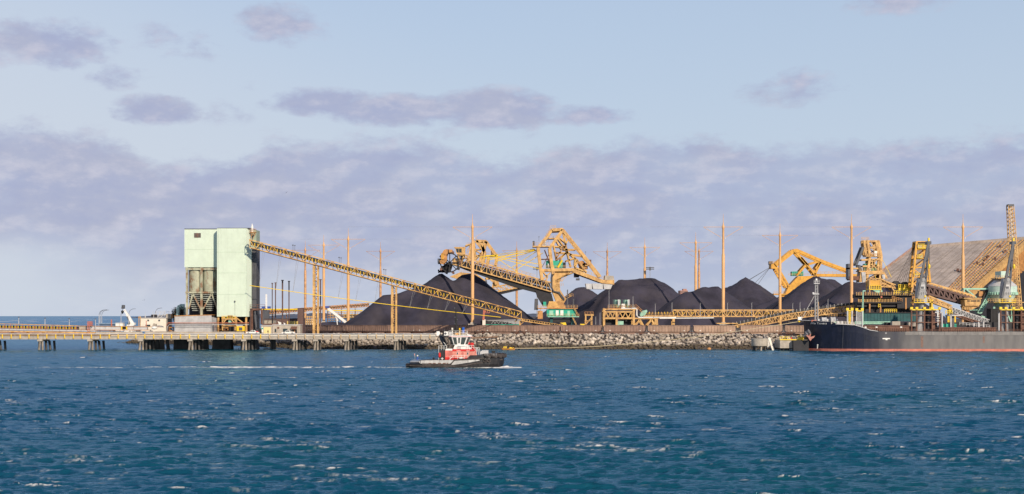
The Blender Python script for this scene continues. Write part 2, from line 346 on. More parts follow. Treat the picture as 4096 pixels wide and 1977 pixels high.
M_['green'] = mat('pale_green_cladding', (0.60, 0.69, 0.58), 0.6, 0.06, 0.15, streak=0.25, scol=(0.36, 0.43, 0.35))
M_['sgreen'] = mat('rusting_green_silo', (0.40, 0.41, 0.30), 0.6, 0.25, 0.3, rust=0.9, rcol=(0.20, 0.085, 0.04), rscale=0.36, streak=0.7, scol=(0.10, 0.085, 0.075))
M_['teal'] = mat('green_machine_paint', (0.02, 0.36, 0.25), 0.5, 0.15, 0.5)
M_['mint'] = mat('mint_green_paint', (0.30, 0.56, 0.44), 0.5, 0.15, 0.5, rust=0.2)
M_['dteal'] = mat('dusty_teal_cladding', (0.012, 0.085, 0.095), 0.6, 0.3, 0.4, streak=0.5, scol=(0.008, 0.03, 0.04))
M_['black'] = mat('black_rubber', (0.012, 0.012, 0.014), 0.55, 0.3)
M_['red'] = mat('red_paint', (0.62, 0.03, 0.025), 0.4, 0.12, 0.5)
M_['fred'] = mat('sun_bleached_red_paint', (0.62, 0.17, 0.14), 0.5, 0.3, 0.5)
M_['blue'] = mat('blue_paint', (0.03, 0.09, 0.36), 0.5, 0.15)
M_['glass'] = mat('tinted_window_glass', (0.02, 0.035, 0.04), 0.08, 0.2, spec=0.8)
M_['wagon'] = mat('dusty_wagon_brown', (0.30, 0.195, 0.155), 0.75, 0.22, 0.35, streak=0.5, scol=(0.13, 0.085, 0.075))
M_['wagon2'] = mat('sandy_wagon_brown', (0.40, 0.275, 0.205), 0.75, 0.2, 0.35, streak=0.45, scol=(0.19, 0.12, 0.095))
M_['stick'] = mat('white_marking', (0.75, 0.74, 0.7), 0.6, 0.05)
M_['coal'] = mat('stockpiled_coal', (0.043, 0.039, 0.058), 0.85, 0.42, 0.07, bump=0.8, spec=0.3, rust=0.35, rcol=(0.068, 0.058, 0.062), rscale=0.06)
M_['rail'] = mat('weathered_rail_steel', (0.5, 0.36, 0.2), 0.6, 0.2)
M_['hose'] = mat('yellow_pipe_paint', (0.80, 0.56, 0.03), 0.45, 0.1)
M_['roof'] = mat('weathered_grey_sheeting', (0.43, 0.365, 0.32), 0.75, 0.2, 0.12, streak=0.0, rust=0.35, rcol=(0.22, 0.18, 0.16), rscale=0.25)
# ---------------------------------------------------------------- ground
SHORE = [(-420, 60000), (-420, 5000), (-150, 1500), (-200, 900), (-192, 742), (-165, 726), (-135, 692), (-112, 662), (-98, 638), (-92, 624), (-80, 616), (-60, 613), (-35, 611), (0, 608.5), (60, 607.5), (112, 607), (126, 622), (420, 640)]
def shore_d(x, y):
    best = 1e9; side = 1
    for (ax, ay), (bx, by) in zip(SHORE, SHORE[1:]):
        dx, dy = bx - ax, by - ay; t = max(0, min(1, ((x-ax)*dx + (y-ay)*dy) / (dx*dx + dy*dy)))
        px, py = ax + t*dx, ay + t*dy; d = math.hypot(x-px, y-py)
        if d < best: best = d; side = 1 if dx*(y-py) - dy*(x-px) >= 0 else -1
    return best * side
TRAIN = gaps = [3500, 3316, 3138, 2950, 2764, 2589, 2409, 2243, 2083, 1932, 1795, 1670, 1561, 1467, 1389, 1332, 1285, 1246, 1208]
pts = []; Yc = 629.0; LW = 19.75
for i, gx in enumerate(gaps):
    if i:
        px_, py_ = pts[-1]; f = lambda Y: math.hypot((gx - 2048) * Y / F - px_, Y - py_) - LW
        lo, hi = py_, py_ + LW
        if f(lo) >= 0: Yc = lo
        else:
            for _ in range(40):
                m = (lo + hi) / 2
                if f(m) < 0: lo = m
                else: hi = m
            Yc = py_ + (hi - py_) * 0.6       # eased: neighbouring gaps are read off the photo to a pixel or two
    pts.append(((gx - 2048) * Yc / F, Yc))
TRK = list(pts)
def train_y(x):
    if x >= TRK[0][0]: return TRK[0][1]
    for (ax, ay), (bx, by) in zip(TRK, TRK[1:]):
        if bx <= x <= ax: return ay + (by - ay) * (ax - x) / max(1e-6, ax - bx)
    return TRK[-1][1] + 40
def ground_z(x, y):
    d = shore_d(x, y)
    if d < 12: return max(-4, -0.9 + d * 0.52)
    z = 5.3 - max(0, min(1.2, (train_y(x) - 650) * .006)) * max(0, min(1, (d - 12) / 8))
    if x > -120:
        k = (y - train_y(x) - 9) / 8; z += 3.1 * max(0, min(1, k)) * max(0, min(1, (x + 120) / 30))
    return z
xs = [-420, -300, -240] + [-220 + 5 * i for i in range(133)] + [480, 560, 800]
ys_ = [600 + 2.2 * i for i in range(20)] + [646 + 8 * i for i in range(33)] + [930, 1000, 1100, 1300, 1600, 2200, 4000, 9000]
g = MB(); g.v = [(x, y, ground_z(x, y)) for y in ys_ for x in xs]; nx = len(xs)
g.f = [(j*nx+i, j*nx+i+1, (j+1)*nx+i+1, (j+1)*nx+i) for j in range(len(ys_)-1) for i in range(nx-1)]
g.build('ground', mat('coal_dusted_ground', (0.085, 0.07, 0.062), 0.9, 0.3, 0.08, bump=0.2), kind='structure', smooth=True)
hb = MB(); pr = []
for px, h in [(600,2),(700,6),(850,9),(1000,12),(1080,14),(1150,11),(1220,15),(1290,18),(1340,13),(1420,10),(1600,12),(2000,14),(2400,12),(2700,10)]: pr.append((px, h))
top = [P(px, HZ - 0.6 * h + 1, 9000) for px, h in pr]
rng_ = random.Random(4)
tv = []
for a, b in zip(top, top[1:]):
    for k in range(12): q = a.lerp(b, k / 12); q.z += rng_.uniform(-2, 3); tv.append(q)
n = len(tv); hb.v = [(q.x, q.y - 700, -3) for q in tv] + [tuple(q) for q in tv] + [(q.x, q.y + 900, -3) for q in tv]
hb.f = [(i, i+1, n+i+1, n+i) for i in range(n-1)] + [(n+i, n+i+1, 2*n+i+1, 2*n+i) for i in range(n-1)]
hb.build('hills', mat('far_wooded_hills', (0.10, 0.12, 0.17), 0.9, 0.3, 0.004), kind='structure', smooth=True)
# ---------------------------------------------------------------- breakwater boulders
def rock_mat():
    m = mat('quarry_stone', (0.52, 0.45, 0.38), 0.9, 0.42, 0.55, rust=0.4, rcol=(0.30, 0.235, 0.17), rscale=0.3, bump=0.5)
    nt = m.node_tree; nd = nt.nodes; lk = nt.links; b = nd['Principled BSDF']; src = b.inputs['Base Color'].links[0].from_socket
    g = nd.new('ShaderNodeNewGeometry'); s = nd.new('ShaderNodeSeparateXYZ'); lk.new(g.outputs['Position'], s.inputs[0])
    n = nd.new('ShaderNodeTexNoise'); n.inputs['Scale'].default_value = 0.25; n.inputs['Detail'].default_value = 4; lk.new(g.outputs['Position'], n.inputs[0])
    a = nd.new('ShaderNodeMath'); a.operation = 'MULTIPLY_ADD'; lk.new(n.outputs['Fac'], a.inputs[0]); a.inputs[1].default_value = -2.6; lk.new(s.outputs[2], a.inputs[2])
    r = nd.new('ShaderNodeMapRange'); r.interpolation_type = 'SMOOTHSTEP'; lk.new(a.outputs[0], r.inputs[0]); r.inputs[1].default_value = 0.0; r.inputs[2].default_value = 1.5
    x = nd.new('ShaderNodeMix'); x.data_type = 'RGBA'; lk.new(r.outputs[0], x.inputs[0]); x.inputs[6].default_value = (0.10, 0.078, 0.052, 1); lk.new(src, x.inputs[7])   # tide mark: weed and wet stone
    o = nd.new('ShaderNodeObjectInfo'); mr = nd.new('ShaderNodeMapRange'); lk.new(o.outputs['Random'], mr.inputs[0]); mr.inputs[3].default_value = 0.75; mr.inputs[4].default_value = 1.2
    y = nd.new('ShaderNodeMix'); y.data_type = 'RGBA'; y.blend_type = 'MULTIPLY'; y.inputs[0].default_value = 1; lk.new(x.outputs[2], y.inputs[6]); lk.new(mr.outputs[0], y.inputs[7]); lk.new(y.outputs[2], b.inputs['Base Color'])
    return m
M_['rock'] = rock_mat()
rr = random.Random(11)
def hull_rock():
    bm = bmesh.new(); sx, sy, sz = rr.uniform(.85, 1.3), rr.uniform(.75, 1.1), rr.uniform(.6, .95)
    for _ in range(13):
        q = Vector((rr.gauss(0, 1), rr.gauss(0, 1), rr.gauss(0, 1))).normalized() * rr.uniform(.85, 1.05); bm.verts.new((q.x*sx, q.y*sy, q.z*sz))
    r = bmesh.ops.convex_hull(bm, input=bm.verts); bmesh.ops.delete(bm, geom=[x for x in r['geom_interior'] if isinstance(x, bmesh.types.BMVert)], context='VERTS')
    bmesh.ops.bevel(bm, geom=bm.edges[:], offset=0.07, segments=1, affect='EDGES')
    me = bpy.data.meshes.new('boulder'); bm.to_mesh(me); bm.free(); me.materials.append(M_['rock']); return me
ROCKS = [hull_rock() for _ in range(16)]
spots = []
x = -204.0
def shore_y(xx):
    lo = 600
    while shore_d(xx, lo) < 0 and lo < 760: lo += 1.0
    return lo
while x < 122:
    y0 = shore_y(x)
    sizes = 1.0
    for d in np.arange(-0.6, 15.5, 1.35):
        s = rr.uniform(.75, 1.25) * (1.0 if d < 10 else .85)
        xx = x + rr.uniform(-.6, .6); yy = y0 + d + rr.uniform(-.5, .5)
        if x < -125: xx += d * 0.4
        z = max(-.9 + max(0, shore_d(xx, yy)) * 0.53, -1) if shore_d(xx, yy) < 12.4 else 5.5
        spots.append((s, xx, yy, min(z, 5.5) + .15 * s + rr.uniform(-.15, .25)))
    x += 1.5
front = [q for q in spots if -36 < q[1] < 116]
front.sort(key=lambda q: -q[0] * (1.0 if q[3] > 1.2 else 0.75))
big = front[:290]; rest = [q for q in spots if q not in set(big)]
for i, (s, xx, yy, z) in enumerate(big):
    o = bpy.data.objects.new('boulder', ROCKS[i % 16]); col.objects.link(o); s *= 1.02
    o.location = (xx, yy, z); o.scale = (s, s, s * rr.uniform(.8, 1.1)); o.rotation_euler = (rr.uniform(-.5, .5), rr.uniform(-.5, .5), rr.uniform(0, 6.28))
    tag(o, 'large pale grey quarry boulder on the breakwater slope in front of the coal train', 'boulder', 'boulders of the breakwater')
rb = MB()
for s, xx, yy, z in rest:
    me = ROCKS[rr.randrange(16)]; m = Matrix.Rotation(rr.uniform(0, 6.28), 3, 'Z') @ Matrix.Rotation(rr.uniform(-.5, .5), 3, 'X')
    rb.add([m @ (q.co * s) + Vector((xx, yy, z)) for q in me.vertices], [tuple(p.vertices) for p in me.polygons])
rb.build('rubble', M_['rock'], kind='stuff', label='mass of smaller grey and brown stones along the shore', cat='rubble')
# ---------------------------------------------------------------- coal stockpiles
def pile(name, lbl, Y, segs, base=8.2, slope=0.78, seed=1, m='coal', res=1.6, lobes=0.5):
    # segs: ridge pieces given as (px0, py0, px1, py1, dy0, dy1)
    S = []
    for a in segs:
        p = P(a[0], a[1], Y + a[4]); q = P(a[2], a[3], Y + a[5]); S.append((p, q))
    hmax = max(max(p.z, q.z) for p, q in S) - base; rad = hmax / slope + 4
    x0 = min(min(p.x, q.x) for p, q in S) - rad; x1 = max(max(p.x, q.x) for p, q in S) + rad
    y0 = min(min(p.y, q.y) for p, q in S) - rad; y1 = max(max(p.y, q.y) for p, q in S) + rad
    xs = np.arange(x0, x1 + res, res); ys = np.arange(y0, y1 + res, res); Xg, Yg = np.meshgrid(xs, ys)
    H = np.full(Xg.shape, -1e9)
    for p, q in S:
        dx, dy = q.x - p.x, q.y - p.y; L2 = max(1e-9, dx*dx + dy*dy)
        t = np.clip(((Xg - p.x) * dx + (Yg - p.y) * dy) / L2, 0, 1)
        d = np.hypot(Xg - (p.x + t*dx), Yg - (p.y + t*dy)); d = np.where(d < 1.3, d * d / 2.6, d - 0.65)
        ang = np.arctan2(Yg - p.y, Xg - p.x); wob = 1 + 0.06 * np.sin(5 * ang + seed) + 0.04 * np.sin(11 * ang + 2 * seed)
        H = np.maximum(H, (p.z + t * (q.z - p.z)) - slope * d * wob)
    r = np.random.default_rng(seed)
    for k in range(10):
        a = r.random() * 6.28; lam = 5 + 26 * r.random(); H += lobes * 0.012 * lam * np.sin((Xg * math.cos(a) + Yg * math.sin(a)) / lam * 6.28 + r.random() * 6.28)
    for k in range(26):
        a = r.random() * 6.28; p0 = S[int(r.random() * len(S))][0]; ph = np.arctan2(Yg - p0.y, Xg - p0.x) - a; ph = (ph + math.pi) % (2 * math.pi) - math.pi; dd = np.hypot(Xg - p0.x, Yg - p0.y)
        H -= (0.35 + .5 * r.random()) * lobes * np.exp(-(ph * np.maximum(dd, 4) / (1.2 + 2.2 * r.random())) ** 2) * np.clip(dd / 12, 0, 1)
    H += r.normal(0, 0.10, H.shape)
    H = np.maximum(H, base - 1.0); n, mm = H.shape
    keep = H > base - 0.99
    b = MB(); b.v = list(zip(Xg.ravel(), Yg.ravel(), H.ravel()))
    fs = []
    for j in range(n - 1):
        for i in range(mm - 1):
            if keep[j, i] or keep[j+1, i] or keep[j, i+1] or keep[j+1, i+1]: fs.append((j*mm+i, j*mm+i+1, (j+1)*mm+i+1, (j+1)*mm+i))
    used = sorted({i for f in fs for i in f}); mp = {u: k for k, u in enumerate(used)}
    b.v = [tuple(map(float, b.v[u])) for u in used]; b.f = [tuple(mp[i] for i in f) for f in fs]
    return b.build(name, M_[m], smooth=True, label=lbl, cat='coal pile', group='coal stockpiles of the yard')
pile('coal_pile', 'huge black coal pile with two peaks being fed by the bucket wheel boom', 748, [(1536,1178,1560,1178,-10,-6),(1560,1180,1740,1128,-6,0),(1765,1088,1766,1088,0,0),(1852,1097,1886,1093,4,8),(1886,1093,1990,1170,8,8)], seed=3)
pile('coal_pile', 'dark coal ridge with two low humps under the counterweight of the stacker', 830, [(2310,1147,2338,1145,0,0),(2338,1146,2400,1190,0,0),(2255,1200,2310,1150,0,0)], seed=5)
pile('coal_pile', 'broad black coal hill with rounded top behind the yellow transfer station', 770, [(2478,1117,2500,1118,0,0),(2500,1120,2560,1110,0,4),(2560,1109,2612,1108,4,4),(2612,1108,2650,1128,4,4),(2400,1185,2478,1120,-4,0)], seed=8)
pile('coal_pile', 'coal heap of three stepped humps behind the level yellow gallery', 745, [(2742,1164,2760,1163,-6,-6),(2815,1143,2868,1141,4,4),(2760,1166,2815,1146,-6,4),(2868,1142,2925,1180,4,4)], seed=13)
pile('coal_pile', 'sharp pointed coal cone standing farthest back behind the tall mast', 930, [(2980,1108,2982,1108,0,0),(2905,1150,2980,1112,6,0)], seed=17, slope=0.72)
pile('coal_pile', 'low coal heap between the pointed cone and the ship mast', 850, [(3100,1186,3130,1183,0,0),(3040,1208,3100,1190,0,0)], seed=19)
pile('coal_pile', 'tall coal pile with a double crest below the golden yellow reclaimer', 790, [(3255,1103,3272,1102,0,0),(3318,1115,3336,1113,14,14),(3272,1104,3318,1118,0,14)], seed=23, slope=0.74)
pile('coal_pile', 'dark coal pile with a flat shoulder beside the ship loader', 740, [(3392,1122,3410,1121,0,0),(3410,1124,3480,1132,0,2),(3480,1132,3600,1140,2,2)], seed=29)
pile('coal_pile', 'small low coal heap behind the railway below the white conveyor chute', 790, [(1290,1288,1330,1286,0,0),(1330,1286,1385,1290,0,0)], seed=31, base=6.4, lobes=.3)
# ---------------------------------------------------------------- tall lightning masts
def make_mast(m, label):
    r = thing('lightning_mast', (0, 0, 0), label, 'mast', 'lightning masts of the coal yard')
    MB().lathe((0,0,0), [(.72,1.2),(.72,30.6),(.52,31.6),(.46,42.4),(.6,42.7),(.6,43.6),(.34,44.1),(.2,45)], 14).build('pole', m, r, smooth=40)
    MB().cyl((0,0,44.9), (0,0,48.9), .15, .07, 6).build('spire', m, r)
    MB().path([(-8.7,0,43.2),(8.7,0,43.25)], .1, 6).build('crossarm', m, r)
    for s in (-1, 1):
        MB().path([(8.6*s,0,43.1),(.9*s,0,38.6)], .085, 6).build('brace', m, r)
        MB().beam((.95*s,0,37.9), (.95*s,0,38.9), .3).build('bracket', M_['lgrey'], r)
    MB().bx(-1.9,1.9,-1.9,1.9,-3.2,.5).bx(-.9,.9,-.9,.9,.5,1.2).build('footing', M_['concrete'], r)
    return r
mA = make_mast(M_['mast'], 'x'); mB = make_mast(M_['rmast'], 'x')
MASTS = [(1890, 715, 'A', 'tall tan mast in front of the bucket wheel stacker boom'),(2893, 715, 'A', 'tall tan mast rising through the level yellow gallery'),
 (3406, 715, 'A', 'tall tan mast behind the forecastle of the black ship'),(3852, 715, 'A', 'tall tan mast in front of the great ribbed storage shed'),
 (1393, 812, 'A', 'tan mast at the left foot of the largest coal pile'),(3120, 770, 'A', 'deep yellow mast in front of the golden reclaimer'),
 (1295, 872, 'A', 'tan mast just right of the first conveyor trestle'),(1221, 938, 'B', 'rusty mast left of the first conveyor trestle'),
 (1522, 952, 'B', 'rusty mast rising above the left shoulder of the largest coal pile'),(2067, 945, 'B', 'rust streaked mast seen past the stays of the stacker'),
 (2429, 958, 'B', 'rust patched mast standing behind the concrete counterweight'),(2579, 905, 'A', 'tan mast rising from the top of the broad coal hill'),
 (2783, 850, 'A', 'thicker mast of the close pair behind the stepped coal heap'),(2796, 948, 'B', 'thinner spotted rusty mast of the close pair behind the stepped coal heap')]
usedp = set()
for px, Y, k, lb in MASTS:
    pr_ = mA if k == 'A' else mB
    if k in usedp: o = copy_tree(pr_)
    else: o = pr_; usedp.add(k)
    o['label'] = lb; topy = {715: 857, 812: 913, 770: 895, 872: 940, 938: 963, 952: 968, 945: 965, 958: 970, 905: 950, 850: 929, 948: 968}[Y]
    zt = P(px, topy, Y).z; b = P(px, 0, Y); o.location = (b.x, Y, 9.3); s = (zt - 9.3) / 48.9; o.scale = (s, s, s)
def wire(pts, lbl):
    MB().path(pts, .03, 4).build('overhead_wire', M_['grey'], label=lbl, cat='wire', group='wires slung between the masts')
def mtop(px, Y, t): q = P(px, 0, Y); zt = P(px, t, Y).z; return Vector((q.x, Y, 9.3 + (zt - 9.3) * .885))
for pts, lb in (([mtop(1390,715,857), mtop(1890,715,857), mtop(2390,715,857)], 'thin wire through the crossarm of the mast by the bucket wheel'),
    ([mtop(2600,715,857), mtop(2893,715,857), mtop(3406,715,857), mtop(3852,715,857), mtop(4200,715,857)], 'thin wire linking the tall masts by ship and shed'),
    ([mtop(1200,812,913), mtop(1393,812,913), mtop(1640,812,913)], 'thin wire through the mast beside the largest coal pile'),
    ([mtop(2860,770,895), mtop(3120,770,895), mtop(3420,770,895)], 'thin wire through the deep yellow mast by the golden reclaimer')):
    wire(pts, lb)
# ---------------------------------------------------------------- coal train
def make_wagon(m, name='coal_wagon'):
    r = thing(name, (0, 0, 0), 'x', 'wagon', 'hopper wagons of the coal train'); L = 8.85
    b = MB()
    prof = [(-1.15, .95), (-1.55, 1.5), (-1.55, 4.05), (1.55, 4.05), (1.55, 1.5), (1.15, .95)]
    b.loft([[(-L + .7, y, z if z > 1.2 else 1.4) for y, z in prof], [(-L, y, max(z, 1.9)) for y, z in prof], ][::-1] + [[(-L + 1.5, y, z) for y, z in prof], [(L - 1.5, y, z) for y, z in prof], [(L - .7, y, z if z > 1.2 else 1.4) for y, z in prof], [(L, y, max(z, 1.9)) for y, z in prof]])
    b.build('body', m, r)
    rb = MB()
    for i in range(13):
        xx = -L + 1.0 + i * (2*L - 2.0) / 12
        for s in (-1, 1): rb.bx(xx - .07, xx + .07, s * 1.54, s * 1.72, 1.5, 4.0)
    for s in (-1, 1): rb.bx(-L, L, s * 1.5, s * 1.76, 4.0, 4.2)
    rb.build('rib_frame', m, r)
    c = MB(); n = 16
    for i in range(n):
        for j in range(5): c.v.append((-L + .25 + i * (2*L - .5) / (n - 1), -1.45 + j * .725, 4.02 + (.42 if 0 < i < n-1 and 0 < j < 4 else 0) * (.6 + .4 * math.sin(i * 1.9 + j))))
    c.f = [(i*5+j, i*5+j+1, (i+1)*5+j+1, (i+1)*5+j) for i in range(n-1) for j in range(4)]; c.build('coal_load', M_['coal'], r, smooth=True)
    MB().bx(-L - .9, L + .9, -1.2, 1.2, .98, 1.22).build('underframe', M_['rust'], r)
    MB().path([(-4.6, -1.0, .62), (4.6, -1.0, .62)], .42, 10).path([(-4.6, 1.0, .62), (4.6, 1.0, .62)], .42, 10).build('side_tank', m, r, smooth=50)
    for s in (-1, 1):
        bg = MB(); bg.bx(s*7.2 - 1.5, s*7.2 + 1.5, -1.15, -1.0, .45, .8).bx(s*7.2 - 1.5, s*7.2 + 1.5, 1.0, 1.15, .45, .8).bx(s*7.2 - .3, s*7.2 + .3, -1.1, 1.1, .5, .95)
        bo = bg.build('bogie', M_['rust'], r)
        for wx in (-.9, .9): MB().cyl((s*7.2 + wx, -.95, .45), (s*7.2 + wx, -.78, .45), .46, .46, 14).cyl((s*7.2 + wx, .78, .45), (s*7.2 + wx, .95, .45), .46, .46, 14).cyl((s*7.2 + wx, -.8, .45), (s*7.2 + wx, .8, .45), .09).build('wheelset', M_['dark'], bo)
        MB().bx(s*L, s*(L + .7), -.9, .9, 1.25, 1.36).beam((s*(L+.6), -1.0, 1.2), (s*(L+.6), -1.0, 2.3), .08).beam((s*(L+.6), 1.0, 1.2), (s*(L+.6), 1.0, 2.3), .08).build('end_platform', M_['grey'], r)
    e = MB()
    for xx, z in ((-L + 2.6, 1.95), (L - 2.2, 1.95)): e.bx(xx - .35, xx + .35, -1.6, -1.56, z - .2, z + .12)
    e.build('marking', M_['stick'], r)
    return r
pts = TRK
wA = make_wagon(M_['wagon']); wB = make_wagon(M_['wagon2']); first = {'A': wA, 'B': wB}
WL = ['sandy brown hopper wagon hidden mostly by the black hull of the ship', 'sandy brown hopper wagon just left of the ship bow', 'sandy hopper wagon behind the round concrete dolphin', 'sandy hopper wagon under the foot of the inclined conveyor',
 'sandy hopper wagon below the level yellow gallery', 'brown hopper wagon right of the gap below the transfer station', 'brown hopper wagon in front of the transfer station frame', 'brown hopper wagon in front of the small yellow portal frame',
 'brown hopper wagon in front of the green stacker base', 'brown hopper wagon in front of the flat green shed', 'dark brown hopper wagon below the mast footing, right of the tug wheelhouse', 'dark brown hopper wagon behind the tug wheelhouse mast', 'dark brown hopper wagon behind the tug funnels',
 'dark hopper wagon just right of the second conveyor trestle', 'dark hopper wagon just left of the second conveyor trestle', 'shaded hopper wagon at the left foot of the great coal pile', 'shaded hopper wagon right of the first conveyor trestle', 'nearly black hopper wagon beside the concrete hut']
for i in range(len(pts) - 1):
    (ax, ay), (bx, by) = pts[i], pts[i+1]; k = 'B' if i < 5 else 'A'
    if first[k]: o = first[k]; first[k] = None
    else: o = copy_tree(wA if k == 'A' else wB)
    o.location = ((ax+bx)/2, (ay+by)/2, 5.36 - max(0, min(1.2, (ay - 650) * .006))); o.rotation_euler = (0, 0, math.atan2(ay-by, ax-bx)); o['label'] = WL[i]
tr = MB()
for s in (-.72, .72):
    q = [(x, y + s, 5.42 - max(0, min(1.2, (y - 650) * .006))) for x, y in pts]; tr.poly([(90, 629 + s, 5.42)] + q[::1] if q[0][0] < 90 else q, .1, .14)
tr.build('railway_track', M_['rust'], label='rusty railway track the coal train stands on behind the breakwater', cat='railway track')
# ---------------------------------------------------------------- jetty
Y0 = 597.0
jx0, jx1 = P(-160, 0, Y0).x, P(1742, 0, Y0).x
jt = thing('jetty', (jx0, Y0 + 5, 0), 'long concrete jetty on raked piles with yellow brackets along its side', 'jetty')
MB().bx(jx0, jx1, Y0 + .3, Y0 + 10, 5.55, 6.2).build('deck', M_['concrete'], jt)
MB().bx(jx0, jx1, Y0, Y0 + .3, 4.25, 5.5).build('girder', M_['concrete'], jt)
MB().path([(jx0, Y0 - .1, 6.42), (jx1, Y0 - .1, 6.42)], .17, 6).build('kerb_rail', M_['lgrey'], jt)
xm = P(740, 0, Y0).x; xe = P(445, 0, Y0).x
MB().path([(jx0, Y0 - .3, 5.95), (xm, Y0 - .3, 5.95)], .14, 6).build('service_pipe', M_['yellow'], jt)
MB().path([(xe, Y0 - .3, 5.6), (jx1, Y0 - .3, 5.6)], .17, 6).path([(xm, Y0 - .32, 5.98), (jx1, Y0 - .32, 5.98)], .12, 6).build('service_pipe', M_['cream'], jt)
bents = [-40, 160, 360, 562, 760, 975, 1178, 1262, 1385, 1583]
pxb = -60
while pxb < 1735:
    q = P(pxb, 0, Y0).x; MB().bx(q - .2, q + .2, Y0 - .62, Y0 - .46, 4.6, 6.3).beam((q, Y0 - .5, 5.4), (q, Y0, 5.4), .2).build('bracket', M_['bright'] if pxb < 1050 else M_['rail'], jt); pxb += 35.6
rj = random.Random(5)
for i, b in enumerate(bents):
    q = P(b, 0, Y0).x
    MB().bx(q - .95, q + .95, Y0 - .5, Y0 + 9.6, 3.5, 4.22).build('pile_cap', M_['concrete'], jt)
    for k, (dx, dy, rk, m) in enumerate([(-.25, .1, -.35, 'mconcrete'), (.45, .9, .5, 'mconcrete'), (1.3, 3.2, .3, 'dconcrete'), (2.1, 5.0, .9, 'dconcrete'), (3.0, 8.3, .6, 'dconcrete')]):  # rear piles get darker concrete: the deck's shade put into the colour
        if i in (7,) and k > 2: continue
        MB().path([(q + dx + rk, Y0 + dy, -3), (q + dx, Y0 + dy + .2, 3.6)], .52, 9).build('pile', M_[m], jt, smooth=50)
# dense piers of the loading platform behind it
pf = thing('loading_platform', (P(800,0,615).x, 615, 0), 'dark concrete platform on massive battered piers under the green tower', 'platform')
a, b = P(590,0,612).x, P(1040,0,612).x
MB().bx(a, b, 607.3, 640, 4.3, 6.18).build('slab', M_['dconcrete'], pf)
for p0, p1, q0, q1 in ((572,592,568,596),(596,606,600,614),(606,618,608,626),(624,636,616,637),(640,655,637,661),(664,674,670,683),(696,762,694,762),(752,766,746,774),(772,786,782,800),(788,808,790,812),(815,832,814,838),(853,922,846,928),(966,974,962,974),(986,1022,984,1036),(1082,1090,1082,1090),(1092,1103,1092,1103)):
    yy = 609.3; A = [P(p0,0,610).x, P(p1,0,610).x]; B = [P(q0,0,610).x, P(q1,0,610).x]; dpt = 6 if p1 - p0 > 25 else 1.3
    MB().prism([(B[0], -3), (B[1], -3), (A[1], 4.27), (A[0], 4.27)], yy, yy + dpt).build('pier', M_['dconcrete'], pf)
# ---------------------------------------------------------------- trestle conveyor behind the jetty, far left
Yc_ = 618.0
tc_ = thing('trestle_conveyor', P(150, 1335, Yc_), 'low yellow trestle conveyor with black belt running above the jetty at far left', 'conveyor')
pp = lambda x, y, dy=0: P(x, y, Yc_, dy)
MB().path([pp(-160,1291), pp(310,1304)], .2, 6).build('top_rail', M_['yellow'], tc_)
tp = MB()
for x in range(-150, 310, 24): y = 1291 + (x + 160) * 13 / 470; tp.beam(pp(x, y), pp(x, y + 22), .16)
tp.build('rail_post', M_['pinkr'], tc_)
MB().loft([[pp(x, y0_, d) for y0_, d in ((1302 + s, 0), (1302 + s, 1.6), (1312 + s, 1.6), (1312 + s, 0))] for x, s in ((-160, -2), (312, 6))]).build('belt', M_['belt'], tc_)
for x in range(-155, 310, 12):
    s = -2 + (x + 160) * 8 / 472; q = pp(x, 1301 + s, -.16); MB().bx(q.x - .13, q.x + .13, q.y - .06, q.y + .06, q.z - 1.15, q.z).build('idler', M_['bright'], tc_)
MB().loft([[pp(x, y0_ + s, d) for y0_, d in ((1313.5, -.9), (1313.5, 2.4), (1319, 2.4), (1319, -.9))] for x, s in ((-160, -2), (385, 7.5))]).build('walkway', M_['lgrey'], tc_)
MB().rail([pp(-160,1317,-1), pp(385,1326,-1)], 1.0, 3.0, .08, 2).build('handrail', M_['orange'], tc_)
MB().beam(pp(-160,1322,-.8), pp(384,1331,-.8), .35, .45).beam(pp(-160,1322,2), pp(384,1331,2), .35, .45).build('girder', M_['yellow'], tc_)
MB().path([pp(-160,1330,-1.2), pp(380,1334.5,-1.2)], .22, 6).build('return_pipe', M_['orange'], tc_)
for x in range(-140, 380, 62): MB().beam(pp(x, 1326), pp(x, 1341), .4).beam(pp(x, 1326, 2), pp(x, 1341, 2), .4).beam(pp(x, 1330), pp(x, 1330, 2), .3).build('leg', M_['rust'], tc_)
# cladding panels continue the conveyor
pn = thing('panelled_gallery', P(430, 1322, 620), 'grey panelled low gallery between the trestle conveyor and the white building', 'gallery')
for x0, x1, m in ((313,346,'concrete'),(347,420,'lgrey'),(421,486,'lgrey'),(508,534,'lgrey'),(536,588,'grey')):
    A = P(x0, 1305, 620); B = P(x1, 1319, 620); MB().bx(A.x, B.x, 620, 622, B.z, A.z).build('panel', M_['lgrey'] if m != 'concrete' else M_['concrete'], pn)
MB().poly([P(310,1304,619.8), P(640,1308,619.8)], .18).build('top_rail', M_['orange'], pn)
MB().bx(P(312,0,620).x, P(600,0,620).x, 619.6, 622.4, P(0,1322,620).z, P(0,1319.6,620).z).build('base_beam', M_['orange'], pn)
for x in (487, 507): A = P(x, 1306, 619.8); MB().bx(A.x - .25, A.x + .25, 619.5, 619.9, A.z - 1.35, A.z).build('idler', M_['bright'], pn)
A = P(488,1307,620.6); B = P(506,1318,620.6); MB().bx(A.x, B.x, 620.5, 621.6, B.z, A.z).build('belt', M_['belt'], pn)
for x in range(320, 600, 40): MB().beam(P(x,1323,620.4), P(x,1342,620.4), .3).build('leg', M_['rust'], pn)
